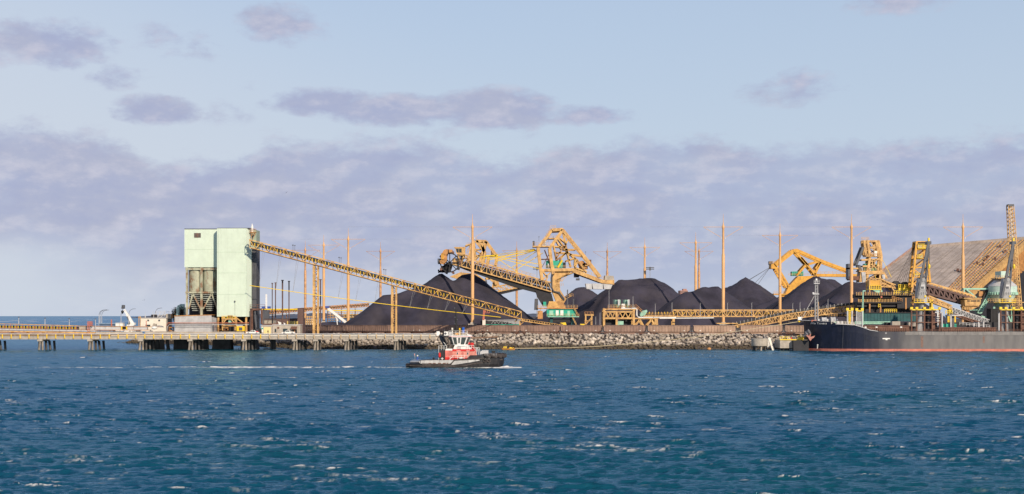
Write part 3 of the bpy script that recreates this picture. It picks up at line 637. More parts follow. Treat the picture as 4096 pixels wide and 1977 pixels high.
def parapet(x0, x1, lbl):
    a, b = P(x0,0,Y0+6).x, P(x1,0,Y0+6).x; pb = MB(); k = round((b - a) / 3.4)
    for i in range(k): c = a + (b-a)*i/k; pb.bx(c + .02, c + (b-a)/k - .02, Y0 + 5.6, Y0 + 6, 6.2, 7.25)
    MB().bx(a, b, Y0 + 5.62, Y0 + 5.98, 6.2, 7.2).add(pb.v, pb.f).build('concrete_barrier', M_['concrete'], label=lbl, cat='barrier')
parapet(384, 570, 'pale concrete barrier on the jetty between the trestle conveyor and the white building')
parapet(580, 978, 'pale concrete barrier on the jetty in front of the corrugated shed')
A = P(446,1280,625); MB().path([P(446,1306,625), P(446,1279,625)], .28, 8).build('marker_post', M_['pinkr'], label='thick faded red post left of the white mobile crane', cat='post')
MB().path([P(585,1306,612), P(585,1283,612)], .16, 8).build('marker_post', M_['pinkr'], label='thin faded red post in front of the white building', cat='post')
cg = thing('safety_cage', P(358, 1305, 617), 'faded red barred cage on a ladder frame above the jetty conveyor', 'cage')
c = MB()
for i in range(8): x = 349.5 + i * 2.4; c.beam(P(x,1287,617), P(x,1303,617), .12).beam(P(x,1287,617,1.6), P(x,1303,617,1.6), .1)
for y in (1287, 1295, 1303): c.beam(P(349,y,617), P(367,y,617), .16).beam(P(349,y,617,1.6), P(367,y,617,1.6), .16).beam(P(349,y,617), P(349,y,617,1.6), .15).beam(P(367,y,617), P(367,y,617,1.6), .15)
c.build('bars', M_['pinkr'], cg)
c = MB()
for y in range(1304, 1322, 3): c.beam(P(350,y,617), P(358,y,617), .1)
c.beam(P(350,1303,617), P(350,1336,617), .14).beam(P(358,1303,617), P(358,1336,617), .14).build('ladder', M_['pinkr'], cg)
def lamp(name, px, base, topy, Y, arm, lbl, group, curved=False, m='lgrey'):
    r = thing(name, P(px, base, Y), lbl, 'lamp post', group)
    MB().path([P(px, base, Y), P(px, topy + (12 if curved else 0), Y)], [.16, .1], 6).build('pole', M_[m], r)
    if curved:
        pts_ = [P(px + arm * (1 - math.cos(t)), topy + 12 - 20 * math.sin(t), Y) for t in (0, .35, .7, 1.05, 1.35, 1.57)]; MB().path(pts_, .09, 6).build('arm', M_['dgrey'], r)
        e = pts_[-1]; MB().beam(e, e + Vector((.9, 0, .05)), .28, .14).build('lamp_head', M_['dgrey'], r)
    else:
        q = P(px, topy, Y); MB().bx(q.x - .3, q.x + .3, Y - .35, Y + .2, q.z - .05, q.z + .22).bx(q.x - .5, q.x + .5, Y - .05, Y + .05, q.z - 1.2, q.z - 1.08).build('lamp_head', M_['dgrey'], r)
    return r
for px, ty, lb in ((75,1270,'straight lamp post leftmost on the trestle conveyor'),(180,1274,'straight lamp post second along the trestle conveyor'),(277,1276,'straight lamp post third along the trestle conveyor'),(382,1277,'straight lamp post just right of the red cage')):
    lamp('lamp_post', px, 1322, ty, 619, 0, lb, 'straight lamp posts on the jetty')
for px, lb in ((396,'curved lamp post, left one of the close trio'),(400,'curved lamp post, middle one of the close trio'),(407,'curved lamp post, right one of the close trio by the low blue roof')):
    lamp('curved_lamp_post', px, 1300, 1248 if px < 405 else 1249, 660, 21, lb, 'curved lamp posts', True)
lamp('curved_lamp_post', 515.5, 1304, 1244, 640, 19, 'curved lamp post in front of the boom of the white mobile crane', 'curved lamp posts', True)
lamp('curved_lamp_post', 484, 1304, 1252, 645, 8, 'short curved lamp post just left of the white crane boom', 'curved lamp posts', True)
lamp('curved_lamp_post', 621, 1272, 1241, 650, 19, 'curved lamp post above the roof of the white building', 'curved lamp posts', True)
bl = thing('low_blue_shed', P(430, 1304, 640), 'long low blue roofed shed behind the concrete barrier', 'shed')
A = P(386,1295,640); B = P(462,1304,640); MB().bx(A.x + 1, B.x, 640.5, 646, B.z - 2.5, A.z).build('wall', mat('dull_blue_cladding', (.10,.16,.26), .6, .15), bl)
MB().prism([XZ(385,1296,640), XZ(462,1296,640), XZ(462,1293,640), XZ(385,1293,640)], 640, 646.4).build('roof', mat('blue_roof_sheet', (.22,.32,.45), .5, .1), bl)
wc = thing('site_cabin', P(476,1304,636), 'small white site cabin at the foot of the white mobile crane', 'cabin')
A = P(462,1293,636); B = P(491,1306,636); MB().bx(A.x, B.x, 636, 639, B.z - 2, A.z).build('wall', M_['white'], wc); MB().bx(A.x - .1, B.x + .1, 635.8, 639.2, A.z, A.z + .2).build('roof', M_['lgrey'], wc)
A = P(477,1294,636); MB().bx(A.x, A.x + .08, 635.9, 635.99, A.z - 1.1, A.z - .1).build('seam', M_['dgrey'], wc)
# mobile crane
mc = thing('mobile_crane', P(520, 1304, 650), 'white mobile crane with raised telescopic boom and hanging black hook', 'mobile crane')
q = lambda x, y, d=0: P(x, y, 650, d)
MB().prism([XZ(x,y,650) for x, y in ((509,1304),(509,1299),(522,1297),(524,1291),(540,1291),(540,1300),(533,1304))], 649, 651.6).build('superstructure', M_['white'], mc)
MB().prism([XZ(x,y,650) for x, y in ((513,1298),(515,1291),(521,1290),(523,1297))], 648.7, 649.7).build('cab_window', M_['glass'], mc)
MB().bx(q(500,0).x, q(556,0).x, 648.8, 651.8, 6.2, 9).build('carrier', M_['white'], mc)
for x in (506, 518, 538, 550): MB().cyl(q(x,0)*1 - Vector((0,1.4,q(x,0).z - 6.1)), q(x,0)*1 + Vector((0,1.9,-q(x,0).z + 6.1)), .75, n=14).build('wheel', M_['black'], mc)
MB().beam(q(528,1294,1), q(507,1258,1), 1.15).beam(q(509,1261,1), q(495,1239,1), .85).build('boom', M_['white'], mc)
MB().path([q(519,1295,1), q(507,1266,.4)], .28, 8).build('lift_cylinder', M_['dgrey'], mc)
MB().bx(q(485,0).x, q(494,0).x, 650.2, 651.8, q(0,1236).z, q(0,1228).z).lathe(q(491,1232,1), [(.1,-.2),(.75,-.1),(.75,1.2),(.1,1.3)], 10).build('boom_head', M_['dgrey'], mc)
hk = MB().cyl(q(487.5,1236,1), q(487.5,1245,1), .06, n=5); hk.lathe(q(487.5,1253,1), [(.15,-.3),(.35,0),(.6,.4),(.6,1.0),(.2,1.2)], 8); hk.build('hook_block', M_['black'], mc)
# white building
wb = thing('white_building', P(615, 1307, 640), 'cream flat roofed building with dark rooftop vents left of the corrugated shed', 'building')
A = P(563,1274,640); B = P(664,1307,640)
MB().bx(A.x, B.x, 640, 652, B.z - 2, A.z).build('wall', M_['cream'], wb)
MB().bx(A.x - .2, B.x + .2, 639.8, 652.2, A.z, A.z + .28).build('roof', M_['lgrey'], wb)
for x in (593, 637): q = P(x,1282,640); MB().bx(q.x - .35, q.x + .35, 639.85, 640, q.z - .35, q.z + .35).build('vent', M_['dgrey'], wb)
for x in (611, 623): q = P(x,1271,643); MB().bx(q.x - .5, q.x + .5, 642, 643.5, q.z - .2, q.z + 1.3).build('roof_vent', M_['dark'], wb)
q = P(617,1271,643); MB().bx(q.x - .55, q.x + .55, 642.2, 643.2, q.z - .3, q.z + 1.4).build('roof_unit', M_['lgrey'], wb)
q = P(581,1271,643); MB().cyl(q, q + Vector((0,0,1.0)), .18).cyl(q, q + Vector((0,0,2.6)), .04).build('vent_pipe', M_['lgrey'], wb)
q = P(592,1302,640); MB().bx(q.x - 1, q.x + 1, 639.8, 639.99, q.z - .5, q.z + .3).build('window', M_['glass'], wb)
sf = thing('access_ladder', P(557, 1306, 639), 'yellow caged ladder on the left side of the cream building', 'ladder')
c = MB(); c.beam(P(555,1306,639), P(555,1267,639), .16).beam(P(562,1306,639), P(562,1267,639), .16)
for y in range(1268, 1306, 4): c.beam(P(555,y,639), P(562,y,639), .1)
c.build('rungs', M_['yellow'], sf); c = MB().rail([P(554,1276,639), P(563,1276,639)], 1.1, .4, .1); c.build('cage', M_['yellow'], sf)
rp = MB()
for x, y, s in ((612,1306,4),(624,1303,6),(634,1306,5),(645,1307,4)): q = P(x, y, 630); rp.lathe((q.x, q.y, q.z - .6), [(s*.16,0),(s*.15,.4),(s*.08,.9),(s*.02,1.2)], 7)
A = P(606,1300,632); B = P(612,1308,632)
mt_ = thing('stockpiled_machinery', P(618,1308,632), 'grey concrete chute block with sloped top in front of the cream building', 'machinery')
MB().prism([XZ(x,y,632) for x, y in ((607,1310),(613,1294),(617,1296),(623,1296),(624,1310))], 632, 634).build('chute', M_['concrete'], mt_)
MB().prism([XZ(x,y,632) for x, y in ((618,1310),(630,1302),(645,1304),(652,1310))], 632.2, 634.5).build('hood', M_['grey'], mt_)
MB().lathe(P(618,1318,619.5), [(.2,0),(1.0,.15),(1.25,.6),(1.1,1.1),(.3,1.3)], 12).build('white_drum', M_['white'], label='white rounded tarpaulin bundle at the end of the grey panelled gallery', cat='bundle')
# roof stair and platform at the left of the silos
st = thing('steel_staircase', P(645, 1275, 645), 'galvanised open steel staircase and railings above the cream building', 'staircase')
c = MB()
for i, y in enumerate((1245, 1251, 1257, 1263, 1269)): c.beam(P(623,y,645), P(668 - i*2,y,645), .14)
for x in (612, 624, 640, 658, 676): c.beam(P(x,1244,645), P(x,1273,645), .13)
c.poly([P(668,1247,644), P(683,1247,644), P(683,1256,644)], .12).beam(P(640,1256,644.5), P(627,1273,644.5), .3).beam(P(655,1255,644.5), P(642,1273,644.5), .25).build('railing', M_['lgrey'], st)
gc = thing('grey_kiosk', P(674, 1275, 642), 'grey boxy kiosk with an orange side beside the corrugated shed', 'kiosk')
A = P(663,1256,642); B = P(684,1275,642); MB().bx(A.x, B.x, 642, 645, B.z, A.z).build('body', M_['concrete'], gc); MB().bx(B.x, P(692,0,642).x, 642.3, 644.8, B.z + .2, A.z - .1).build('side_panel', M_['orange'], gc); MB().bx(A.x + .3, B.x - .2, 642.5, 644, 5, B.z).build('support', M_['dgrey'], gc)
# shrubs
def shrub(x0, y0, x1, y1, Y, lbl, n=1300):
    r = thing('dark_shrub', P((x0+x1)/2, y1, Y), lbl, 'shrub'); rr2 = random.Random(x0)
    fol = MB(); A = P(x0,y0,Y); B = P(x1,y1,Y); cx = (A.x+B.x)/2; w2 = (B.x-A.x)/2; h = A.z - B.z
    cl = [(rr2.uniform(-.6,.6), rr2.uniform(-.5,.5), rr2.uniform(.2,.85), rr2.uniform(.25,.45)) for _ in range(14)]
    for _ in range(n):
        a, b_, c_, s = rr2.choice(cl); p = Vector((cx + w2*(a + rr2.gauss(0,s*.45)), Y + w2*(b_ + rr2.gauss(0,s*.45)), B.z + h*min(1,max(0,c_ + rr2.gauss(0,s*.35)))))
        d = Vector((rr2.gauss(0,1), rr2.gauss(0,1), rr2.gauss(0,1))).normalized() * .24; e = Vector((rr2.gauss(0,1), rr2.gauss(0,1), rr2.gauss(0,1))).normalized() * .13
        fol.add([p - d, p + e, p + d, p - e], [(0,1,2,3)])
    fol.build('foliage', mat('dull_shrub_leaves', (.055,.05,.035), .8, .5, 1.5), r)
    t = MB()
    for a, b_, c_, s in cl[:7]: t.path([(cx + w2*a*.2, Y, B.z - 1), (cx + w2*a*.7, Y + w2*b_*.6, B.z + h*c_*.55), (cx + w2*a, Y + w2*b_, B.z + h*c_)], [.09,.06,.02], 5)
    t.build('stem', M_['rust'], r)
shrub(683, 1230, 712, 1282, 637, 'dark bushy shrub between grey kiosk and bent green pipe')
shrub(716, 1236, 738, 1266, 634, 'thin twiggy shrub at the foot of the rusty silos', 700)
gp = thing('dust_duct', P(722, 1262, 636), 'bent pale green dust duct left of the rusty silos', 'duct')
MB().path([P(713,1275,636), P(713,1236,636), P(716,1228,636), P(724,1224,636), P(738,1224,636)], .9, 10).build('pipe', M_['pmint'], gp, smooth=60)
MB().bx(P(717,0,636).x, P(738,0,636).x, 637.2, 640, 6, P(0,1230,636).z).build('housing', M_['green'], gp)
# corrugated shed
cs = thing('corrugated_shed', P(775, 1332, 609), 'grey corrugated metal shed on the jetty in front of the silos', 'shed')
A = P(699,1265,609); B = P(847,1330,609); sh = MB(); n = 64
ring = lambda z: [(A.x + (B.x-A.x)*i/n, 609 + (.14 if i % 2 else -.14), z(A.x + (B.x-A.x)*i/n)) for i in range(n+1)]
ztop = lambda x: P(0, 1264 - 3 * (x - A.x) / (B.x - A.x) * 1.2, 609).z
r0 = ring(lambda x: 6.2); r1 = ring(ztop); sh.v = r0 + r1; sh.f = [(i, i+1, n+1+i+1, n+1+i) for i in range(n)]
sh.bx(A.x, B.x, 609.2, 618, 6.2, A.z - .3).build('wall', M_['lgrey'], cs)
MB().prism([(A.x - .2, A.z - .1), (B.x + .2, ztop(B.x) - .1), (B.x + .2, ztop(B.x) + .15), (A.x - .2, A.z + .2)], 608.8, 618.2).build('roof', M_['orange'], cs)
MB().bx(B.x + .05, P(862,0,609).x, 610.5, 617, 6.2, P(0,1272,609).z).build('annex', M_['grey'], cs)
# pipe bridge
pb = thing('pipe_bridge', P(800, 1300, 607.8), 'red and brown pipe bridge crossing the face of the corrugated shed', 'pipe bridge')
for k, (y, m) in enumerate(((1291.5,'pinkr'),(1295,'rust'),(1299,'lgrey'))):
    MB().path([P(667,1326,607.8 - .5*k), P(667 + 2*k,y + 6,607.8 - .5*k), P(673 + 2*k,y,607.8 - .5*k), P(996,y,607.8 - .5*k)], .13 if k < 2 else .1, 6).build('pipe', M_[m], pb)
for x in (675, 860, 900, 990): MB().beam(P(x,1290,608.3), P(x,1335,608.3), .25).build('post', M_['rust'], pb)
def hframe(x0, x1, y0, y1, Y, lbl, m='orange', name='steel_stand'):
    r = thing(name, P((x0+x1)/2, y1, Y), lbl, 'stand', 'small orange steel stands on the jetty'); c = MB()
    for x in (x0, x1): MB().beam(P(x,y0,Y), P(x,y1,Y), .35).build('leg', M_[m], r)
    MB().beam(P(x0-2,y0,Y,-.2), P(x1+2,y0,Y,-.2), .4).beam(P(x0-2,y1-2.5,Y,-.2), P(x1+2,y1-2.5,Y,-.2), .4).build('beam', M_[m], r)
hframe(679, 694, 1310, 1326, 613, 'orange stand left of the corrugated shed')
hframe(855, 880, 1312, 1325, 613, 'orange stand right of the corrugated shed')
hframe(895, 912, 1312, 1325, 613, 'orange stand next to the yellow container')
# ---------------------------------------------------------------- green loading tower
TY = 611.0
tw = thing('loading_tower', P(865, 1330, TY + 8), 'tall pale green clad loading tower with rusty silos below its left block', 'tower')
q = lambda x, y, d=0: P(x, y, TY, d)
A = q(868,914); B = q(1001,1267)
zs = [P(0,y,TY).z for y in (1267, 1178, 1092, 1009, 914)]
MB().add([(A.x,TY,zs[0]),(q(986,0).x,TY,zs[0]),(q(1000,0).x,TY+3,zs[0]),(q(1000,0).x,TY+17,zs[0]),(A.x,TY+17,zs[0]),(A.x,TY,zs[4]),(q(986,0).x,TY,zs[4]),(q(1000,0).x,TY+3,zs[4]-.2),(q(1000,0).x,TY+17,zs[4]-.2),(A.x,TY+17,zs[4])],
    [(0,1,6,5),(1,2,7,6),(2,3,8,7),(3,4,9,8),(4,0,5,9),(0,4,3,2,1),(5,6,7,8,9)]).build('main_block', M_['green'], tw)
fl = MB()
for z in zs[1:4]: fl.bx(A.x, q(986,0).x, TY - .06, TY - .01, z - .06, z + .06)
for x in (873, 985): fl.bx(q(x,0).x - .05, q(x,0).x + .05, TY - .055, TY - .012, zs[0], zs[4])
fl.build('flashing', mat('green_flashing', (.42,.53,.41), .6, .1), tw)
z0, z1 = q(0,1068).z, q(0,915).z
rbm = MB(); rt = random.Random(9)
for i in range(1, 30): x = A.x + (q(986,0).x - A.x) * i / 30; rbm.bx(x - .035, x + .035, TY - .045, TY - .012, zs[0] + .05, zs[4] - .1)
for i in range(1, 33): x = P(728,0,TY).x + (A.x - P(728,0,TY).x) * i / 33; rbm.bx(x - .03, x + .03, TY + 4.555, TY + 4.588, z0 + .05, z1 - .1)
rbm.build('cladding_seam', mat('green_seam', (.47,.57,.46), .6, .12), tw)
UY = TY + 4.6
MB().bx(P(728,0,TY).x, A.x - .02, UY, TY + 17, z0, z1).build('upper_block', M_['green'], tw)
MB().bx(P(728,0,TY).x, A.x - .3, UY - .05, UY - .012, P(0,996,TY).z - .06, P(0,996,TY).z + .06).build('flashing', bpy.data.materials['green_flashing'], tw)
MB().bx(P(727.5,0,TY).x, A.x, UY - .12, TY + 17.2, z1, z1 + .3).bx(A.x + .02, q(1000,0).x, TY + .3, TY + 16.8, zs[4], zs[4] + .25).build('roof_edge', M_['dgrey'], tw)
wx0, wx1 = P(767,0,TY).x, P(794,0,TY).x; wz0, wz1 = P(0,949,TY).z, P(0,930,TY).z
wn = MB().bx(wx0, wx1, UY - .04, UY - .01, wz0, wz1).build('louvre_window', M_['dgrey'], tw)
c = MB()
for i in range(7): z = wz0 + (wz1 - wz0) * (i + .5) / 7; c.bx(wx0 + .1, wx1 - .1, UY - .16, UY - .05, z - .06, z + .06)
c.bx((wx0+wx1)/2 - .1, (wx0+wx1)/2 + .1, UY - .2, UY - .05, wz0, wz1).build('louvre', M_['rust'], wn)
# silos
for i, (x0, x1) in enumerate(((744, 791), (801, 850))):
    a, b = P(x0,0,TY).x, P(x1,0,TY).x; r = (b - a) / 2 + .6; cx = (a+b)/2; cy = UY + r + .5
    zb, zt = P(0,1166,TY).z, P(0,1076,TY).z; zc = P(0,1246,TY).z
    MB().lathe((cx, cy, 0), [(r*.97, zb), (r, zb + .1), (r, zt + 1.5)], 28).build('silo', M_['sgreen'], tw, smooth=40); MB().lathe((cx, cy, 0), [(r*.32, zc), (r*.95, zb)], 20).build('hopper', M_['dark'], tw, smooth=40)  # hopper coloured dark to give the shade between the louvres
    lv = MB()
    for k in range(9): z = zb - 1 - k * .82; rr_ = r * (1.02 - .075 * k); lv.bx(cx - rr_, cx + rr_, cy - rr_ * .95, cy - rr_ * .55, z - .3, z)
    lv.build('hopper_louvre', mat('dusty_louvre', (.30,.33,.30), .7, .5, .8) if i == 0 else bpy.data.materials['dusty_louvre'], tw)
fm = MB(); xL, xM, xR = P(737,0,TY).x, P(796,0,TY).x, P(852,0,TY).x
for x, w_ in ((xL, .8), (xM, .95)): fm.bx(x - w_/2, x + w_/2, UY + .1, UY + .9, 6.2, z0)
fm.bx(xL - .6, xR + .8, UY - .05, UY + .5, P(0,1079,TY).z, P(0,1071,TY).z).bx(xL - .6, xR + .8, UY - .1, UY + .4, P(0,1173,TY).z, P(0,1166,TY).z)
fm.build('frame', M_['sgreen'], tw)
br = MB()
for x0, x1 in ((761, 745), (761, 793), (837, 803), (837, 860)): br.beam((P(x0,0,TY).x, UY + .3, P(0,1174,TY).z), (P(x1,0,TY).x, UY + .3, P(0,1236,TY).z), .55)
br.build('brace', M_['sgreen'], tw)
MB().bx(xL - .4, A.x - .1, TY + 11, TY + 16.8, 6.2, z0 - .05).bx(P(849,0,TY).x, A.x - .02, TY + 7.4, TY + 10.9, 6.2, z0 - .06).build('back_wall', M_['dark'], tw)  # second box is the right block's shadow built as a dark strip
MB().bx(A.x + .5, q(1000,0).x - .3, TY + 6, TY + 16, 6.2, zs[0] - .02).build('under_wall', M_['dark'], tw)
for x, m in ((872,'yellow'), (983,'yellow')): p = q(x,0); MB().bx(p.x - .35, p.x + .35, TY + .8, TY + 1.6, 6.2, zs[0] - .01).build('leg', M_[m], tw)
MB().beam(q(944,1272,1.2), q(968,1290,1.2), .4).beam(q(905,1290,1.2), q(890,1300,1.2), .35).build('leg_brace', M_['yellow'], tw)
# dark elevator shaft on the right side
sx0, sx1 = q(1001.5,0).x, q(1018,0).x
MB().bx(sx0, sx1, TY + 4.5, TY + 13, q(0,1318).z, q(0,992).z).build('elevator_shaft', mat('coal_stained_cladding', (.07,.072,.085), .7, .25, .3, streak=.5, scol=(.035,.035,.042)), tw)
MB().bx(sx0, sx1, TY + 4.6, TY + 13, q(0,991.9).z, q(0,918).z).build('elevator_head', mat('dusty_green_cladding', (.30,.37,.29), .6, .15, .4), tw)
el_ = MB().rail([q(998,928,1), q(1022,928,1)], 1.3, .9, .1).rail([q(1001,938,1), q(1020,938,1)], 1.1, .9, .1)
el_.bx(q(998,0).x, q(1022,0).x, TY + .6, TY + 3, q(0,930).z, q(0,928).z).beam(q(1001,945,1.5), q(1020,929,1.5), .2).beam(q(1010,955,1.5), q(1020,929,1.5), .2).beam(q(1003,955,1.5), q(1003,930,1.5), .2).build('roof_platform', M_['orange'], tw)
an = MB()
for x, t, w_ in ((1003,905,.16),(1006,895,.22),(1009,902,.16)): an.cyl(q(x,928,1.4), q(x,t,1.4), w_, n=6)
an.bx(q(1004,0).x, q(1008,0).x, TY + 1, TY + 1.8, q(0,914).z, q(0,904).z).build('antenna', M_['white'], tw)
p = q(940,1208); MB().bx(p.x - .2, p.x + .2, TY - .6, TY - .05, p.z - .1, p.z + .5).beam((p.x, TY - .1, p.z), (p.x, TY - .1, p.z - 5.5), .05).build('floodlight', M_['dgrey'], tw)
# yellow machinery platform at the tower foot
yp = thing('machinery_platform', P(915, 1322, 608.5), 'yellow steel machinery platform with grey chute under the green tower', 'platform')
w_ = lambda x, y, d=0: P(x, y, 608.2, d)
c = MB(); 
for x in (890, 941): c.beam(w_(x,1266), w_(x,1322), .45).beam(w_(x,1266,3), w_(x,1322,3), .4)
c.beam(w_(887,1276), w_(945,1276), .5).beam(w_(887,1304), w_(945,1304), .45).beam(w_(890,1296), w_(905,1278), .35).beam(w_(941,1296), w_(926,1278), .35).build('frame', M_['yellow'], yp)
MB().rail([w_(888,1275,-.3), w_(943,1275,-.3)], 1.1, 1.1, .12).build('handrail', M_['bright'], yp)
MB().bx(w_(910,0).x, w_(926,0).x, 608.6, 610.6, w_(0,1275).z, w_(0,1262).z).build('drive_unit', M_['rust'], yp)
MB().prism([XZ(x,y,608.2) for x, y in ((913,1276),(922,1276),(925,1292),(912,1292))], 608.9, 610).build('chute', M_['mint'], yp)
yc = thing('yellow_container', P(962, 1325, 606.8), 'bright yellow container with a grey door opening under the tower', 'container')
A = P(946,1305,606.8); B = P(978,1325,606.8); MB().bx(A.x, B.x, 606.9, 609, B.z, A.z).build('body', M_['bright'], yc); MB().bx(P(956,0,606.8).x, P(969,0,606.8).x, 606.78, 606.88, P(0,1322,606.8).z, P(0,1310,606.8).z).build('door', M_['dgrey'], yc)
MB().bx(P(946,0,606.8).x, P(970,0,606.8).x, 607, 608.5, A.z + .01, A.z + .35).build('roof_box', M_['lgrey'], yc)
def pickup(px, Y, lbl, flip=1, s=1.0):
    r = thing('pickup_truck', P(px, 1335, Y), lbl, 'pickup truck', 'white pickup trucks on the jetty'); o = Vector(r.location); o.z = 6.2; r.location = o
    X_ = lambda x, z: (o.x + flip * x, o.z + z)
    MB().prism([X_(x, z) for x, z in ((-2.6,.45),(-2.65,.85),(-1.3,.98),(-.75,1.65),(.55,1.68),(.65,1.0),(2.55,1.0),(2.6,.5))], o.y - .9, o.y + .9).build('body', M_['white'], r)
    MB().prism([X_(x, z) for x, z in ((-1.08,1.02),(-.66,1.56),(-.1,1.56),(-.1,1.02))], o.y - .93, o.y - .9).prism([X_(x, z) for x, z in ((.0,1.02),(.0,1.56),(.45,1.56),(.5,1.02))], o.y - .93, o.y - .9).build('side_window', M_['glass'], r)
    for x in (-1.65, 1.6): MB().cyl((o.x + flip*x, o.y - .95, o.z + .38), (o.x + flip*x, o.y - .7, o.z + .38), .38, n=14).cyl((o.x + flip*x, o.y + .7, o.z + .38), (o.x + flip*x, o.y + .95, o.z + .38), .38, n=14).build('wheel', M_['black'], r)
    MB().bx(o.x + flip*2.6, o.x + flip*2.66, o.y - .85, o.y - .6, o.z + .75, o.z + .95).build('tail_light', M_['red'], r)
pickup(1154, 601.5, 'white pickup truck parked in front of the grey concrete hut')
pickup(1011, 602.5, 'white pickup truck parked beside the red bin under the tower', -1)
A = P(1024,1325,603); MB().bx(A.x, A.x + .8, 603, 603.9, 6.2, 7.35).bx(A.x - .05, A.x + .85, 602.95, 603.95, 7.35, 7.45).build('red_bin', M_['red'], label='small red bin right of the white pickup under the tower', cat='bin')
bb = thing('dark_bulk_bin', P(1038,1333,604), 'black tarpaulin covered bin beside the pale yellow shed', 'bin'); A = P(1033,0,604).x; MB().prism([(A,6.2),(A+1.2,6.2),(A+1.1,8.2),(A+.6,8.6),(A+.1,8.2)], 604, 605.5).build('cover', M_['black'], bb)
ys2 = thing('pale_yellow_shed', P(1066, 1333, 606), 'small pale yellow shed with a green and white sign by its left edge', 'shed')
A = P(1044,1303,606); B = P(1089,1333,606)
MB().bx(A.x, B.x, 606, 610, 6.2, A.z).build('wall', M_['concrete'], ys2); MB().bx(P(1055,0,606).x, P(1083,0,606).x, 605.9, 605.98, 6.2, P(0,1309,606).z).build('roller_door', mat('pale_yellow_paint', (.70,.58,.26), .6, .08), ys2)
MB().bx(A.x - .15, B.x + .1, 605.8, 610.2, A.z + .01, A.z + .2).build('roof', M_['lgrey'], ys2)
sg = MB().bx(P(1046,0,606).x, P(1053,0,606).x, 605.9, 605.97, P(0,1330,606).z, P(0,1308,606).z).build('sign', M_['white'], ys2); MB().bx(P(1046.5,0,606).x, P(1052.5,0,606).x, 605.86, 605.89, P(0,1318,606).z, P(0,1311,606).z).build('green_panel', M_['teal'], sg)
hut = thing('concrete_hut', P(1145, 1333, 606), 'flat roofed grey concrete hut with rusty awning next to the coal train', 'hut')
A = P(1089,1301,606); B = P(1201,1333,606)
MB().bx(A.x + .12, B.x, 606, 612, 6.2, A.z).build('wall', M_['concrete'], hut); MB().bx(A.x + .05, B.x + .15, 605.8, 612.2, A.z, A.z + .25).build('roof', M_['lgrey'], hut)
for x0, x1, y0, y1, m, nm in ((1099,1105,1316,1329,'glass','window'),(1109,1117,1308,1316,'rust','vent'),(1132,1150,1315,1329,'glass','window'),(1170,1188,1318,1333,'dark','doorway'),(1176,1180,1320,1333,'orange','door')):
    MB().bx(P(x0,0,606).x, P(x1,0,606).x, 605.93 - (.06 if nm == 'door' else 0), 605.985 - (.06 if nm == 'door' else 0), max(6.2, P(0,y1,606).z), P(0,y0,606).z).build(nm, M_[m], hut)
a = [P(1165,0,606).x, P(1189,0,606).x]; z = P(0,1306,606).z; MB().add([(a[0],606,z),(a[1],606,z),(a[1],604.4,z-1),(a[0],604.4,z-1),(a[0],606,z-.15),(a[1],606,z-.15),(a[1],604.4,z-1.15),(a[0],604.4,z-1.15)], [(0,1,2,3),(4,5,6,7),(0,1,5,4),(1,2,6,5),(2,3,7,6),(3,0,4,7)]).build('awning', M_['rust'], hut)
# worker
def person(px, Y, lbl, shirt=(.06,.05,.05), s=1.0):
    r = thing('person', (P(px,0,Y).x, Y, 6.2), lbl, 'person'); o = Vector(r.location)
    bm_ = bpy.data.meshes.new('body'); J = [(0,0,.95),(0,0,1.2),(0,0,1.42),(0,0,1.52),(0,0,1.66),(0,0,1.74),(-.1,0,.9),(-.12,.02,.5),(-.12,0,.08),(-.12,-.14,.04),(.1,0,.9),(.14,-.05,.5),(.16,.02,.08),(.16,-.12,.04),(-.2,0,1.4),(-.27,.02,1.12),(-.24,-.15,.92),(.2,0,1.4),(.27,.02,1.12),(.24,-.15,.92)]
    E_ = [(0,1),(1,2),(2,3),(3,4),(4,5),(0,6),(6,7),(7,8),(8,9),(0,10),(10,11),(11,12),(12,13),(2,14),(14,15),(15,16),(2,17),(17,18),(18,19)]
    R_ = [.15,.15,.17,.06,.1,.09,.1,.075,.05,.04,.1,.075,.05,.04,.075,.055,.04,.075,.055,.04]
    bm_.from_pydata(J, E_, []); ob = bpy.data.objects.new('body', bm_); col.objects.link(ob); ob.parent = r
    sk = ob.modifiers.new('skin', 'SKIN'); bm_.skin_vertices[0].data[0].use_root = True
    for i, q_ in enumerate(R_): bm_.skin_vertices[0].data[i].radius = (q_, q_ * .8)
    ob.modifiers.new('sub', 'SUBSURF').levels = 1; bm_.materials.append(mat('work_clothes', shirt, .8, .3))
    MB().lathe((o.x, o.y, o.z + 1.72), [(.15,0),(.13,.06),(.08,.12),(.02,.14)], 10).build('helmet', M_['bright'], r)
    return r
person(1072, 602.5, 'person in dark work clothes and helmet walking past the pale yellow shed')
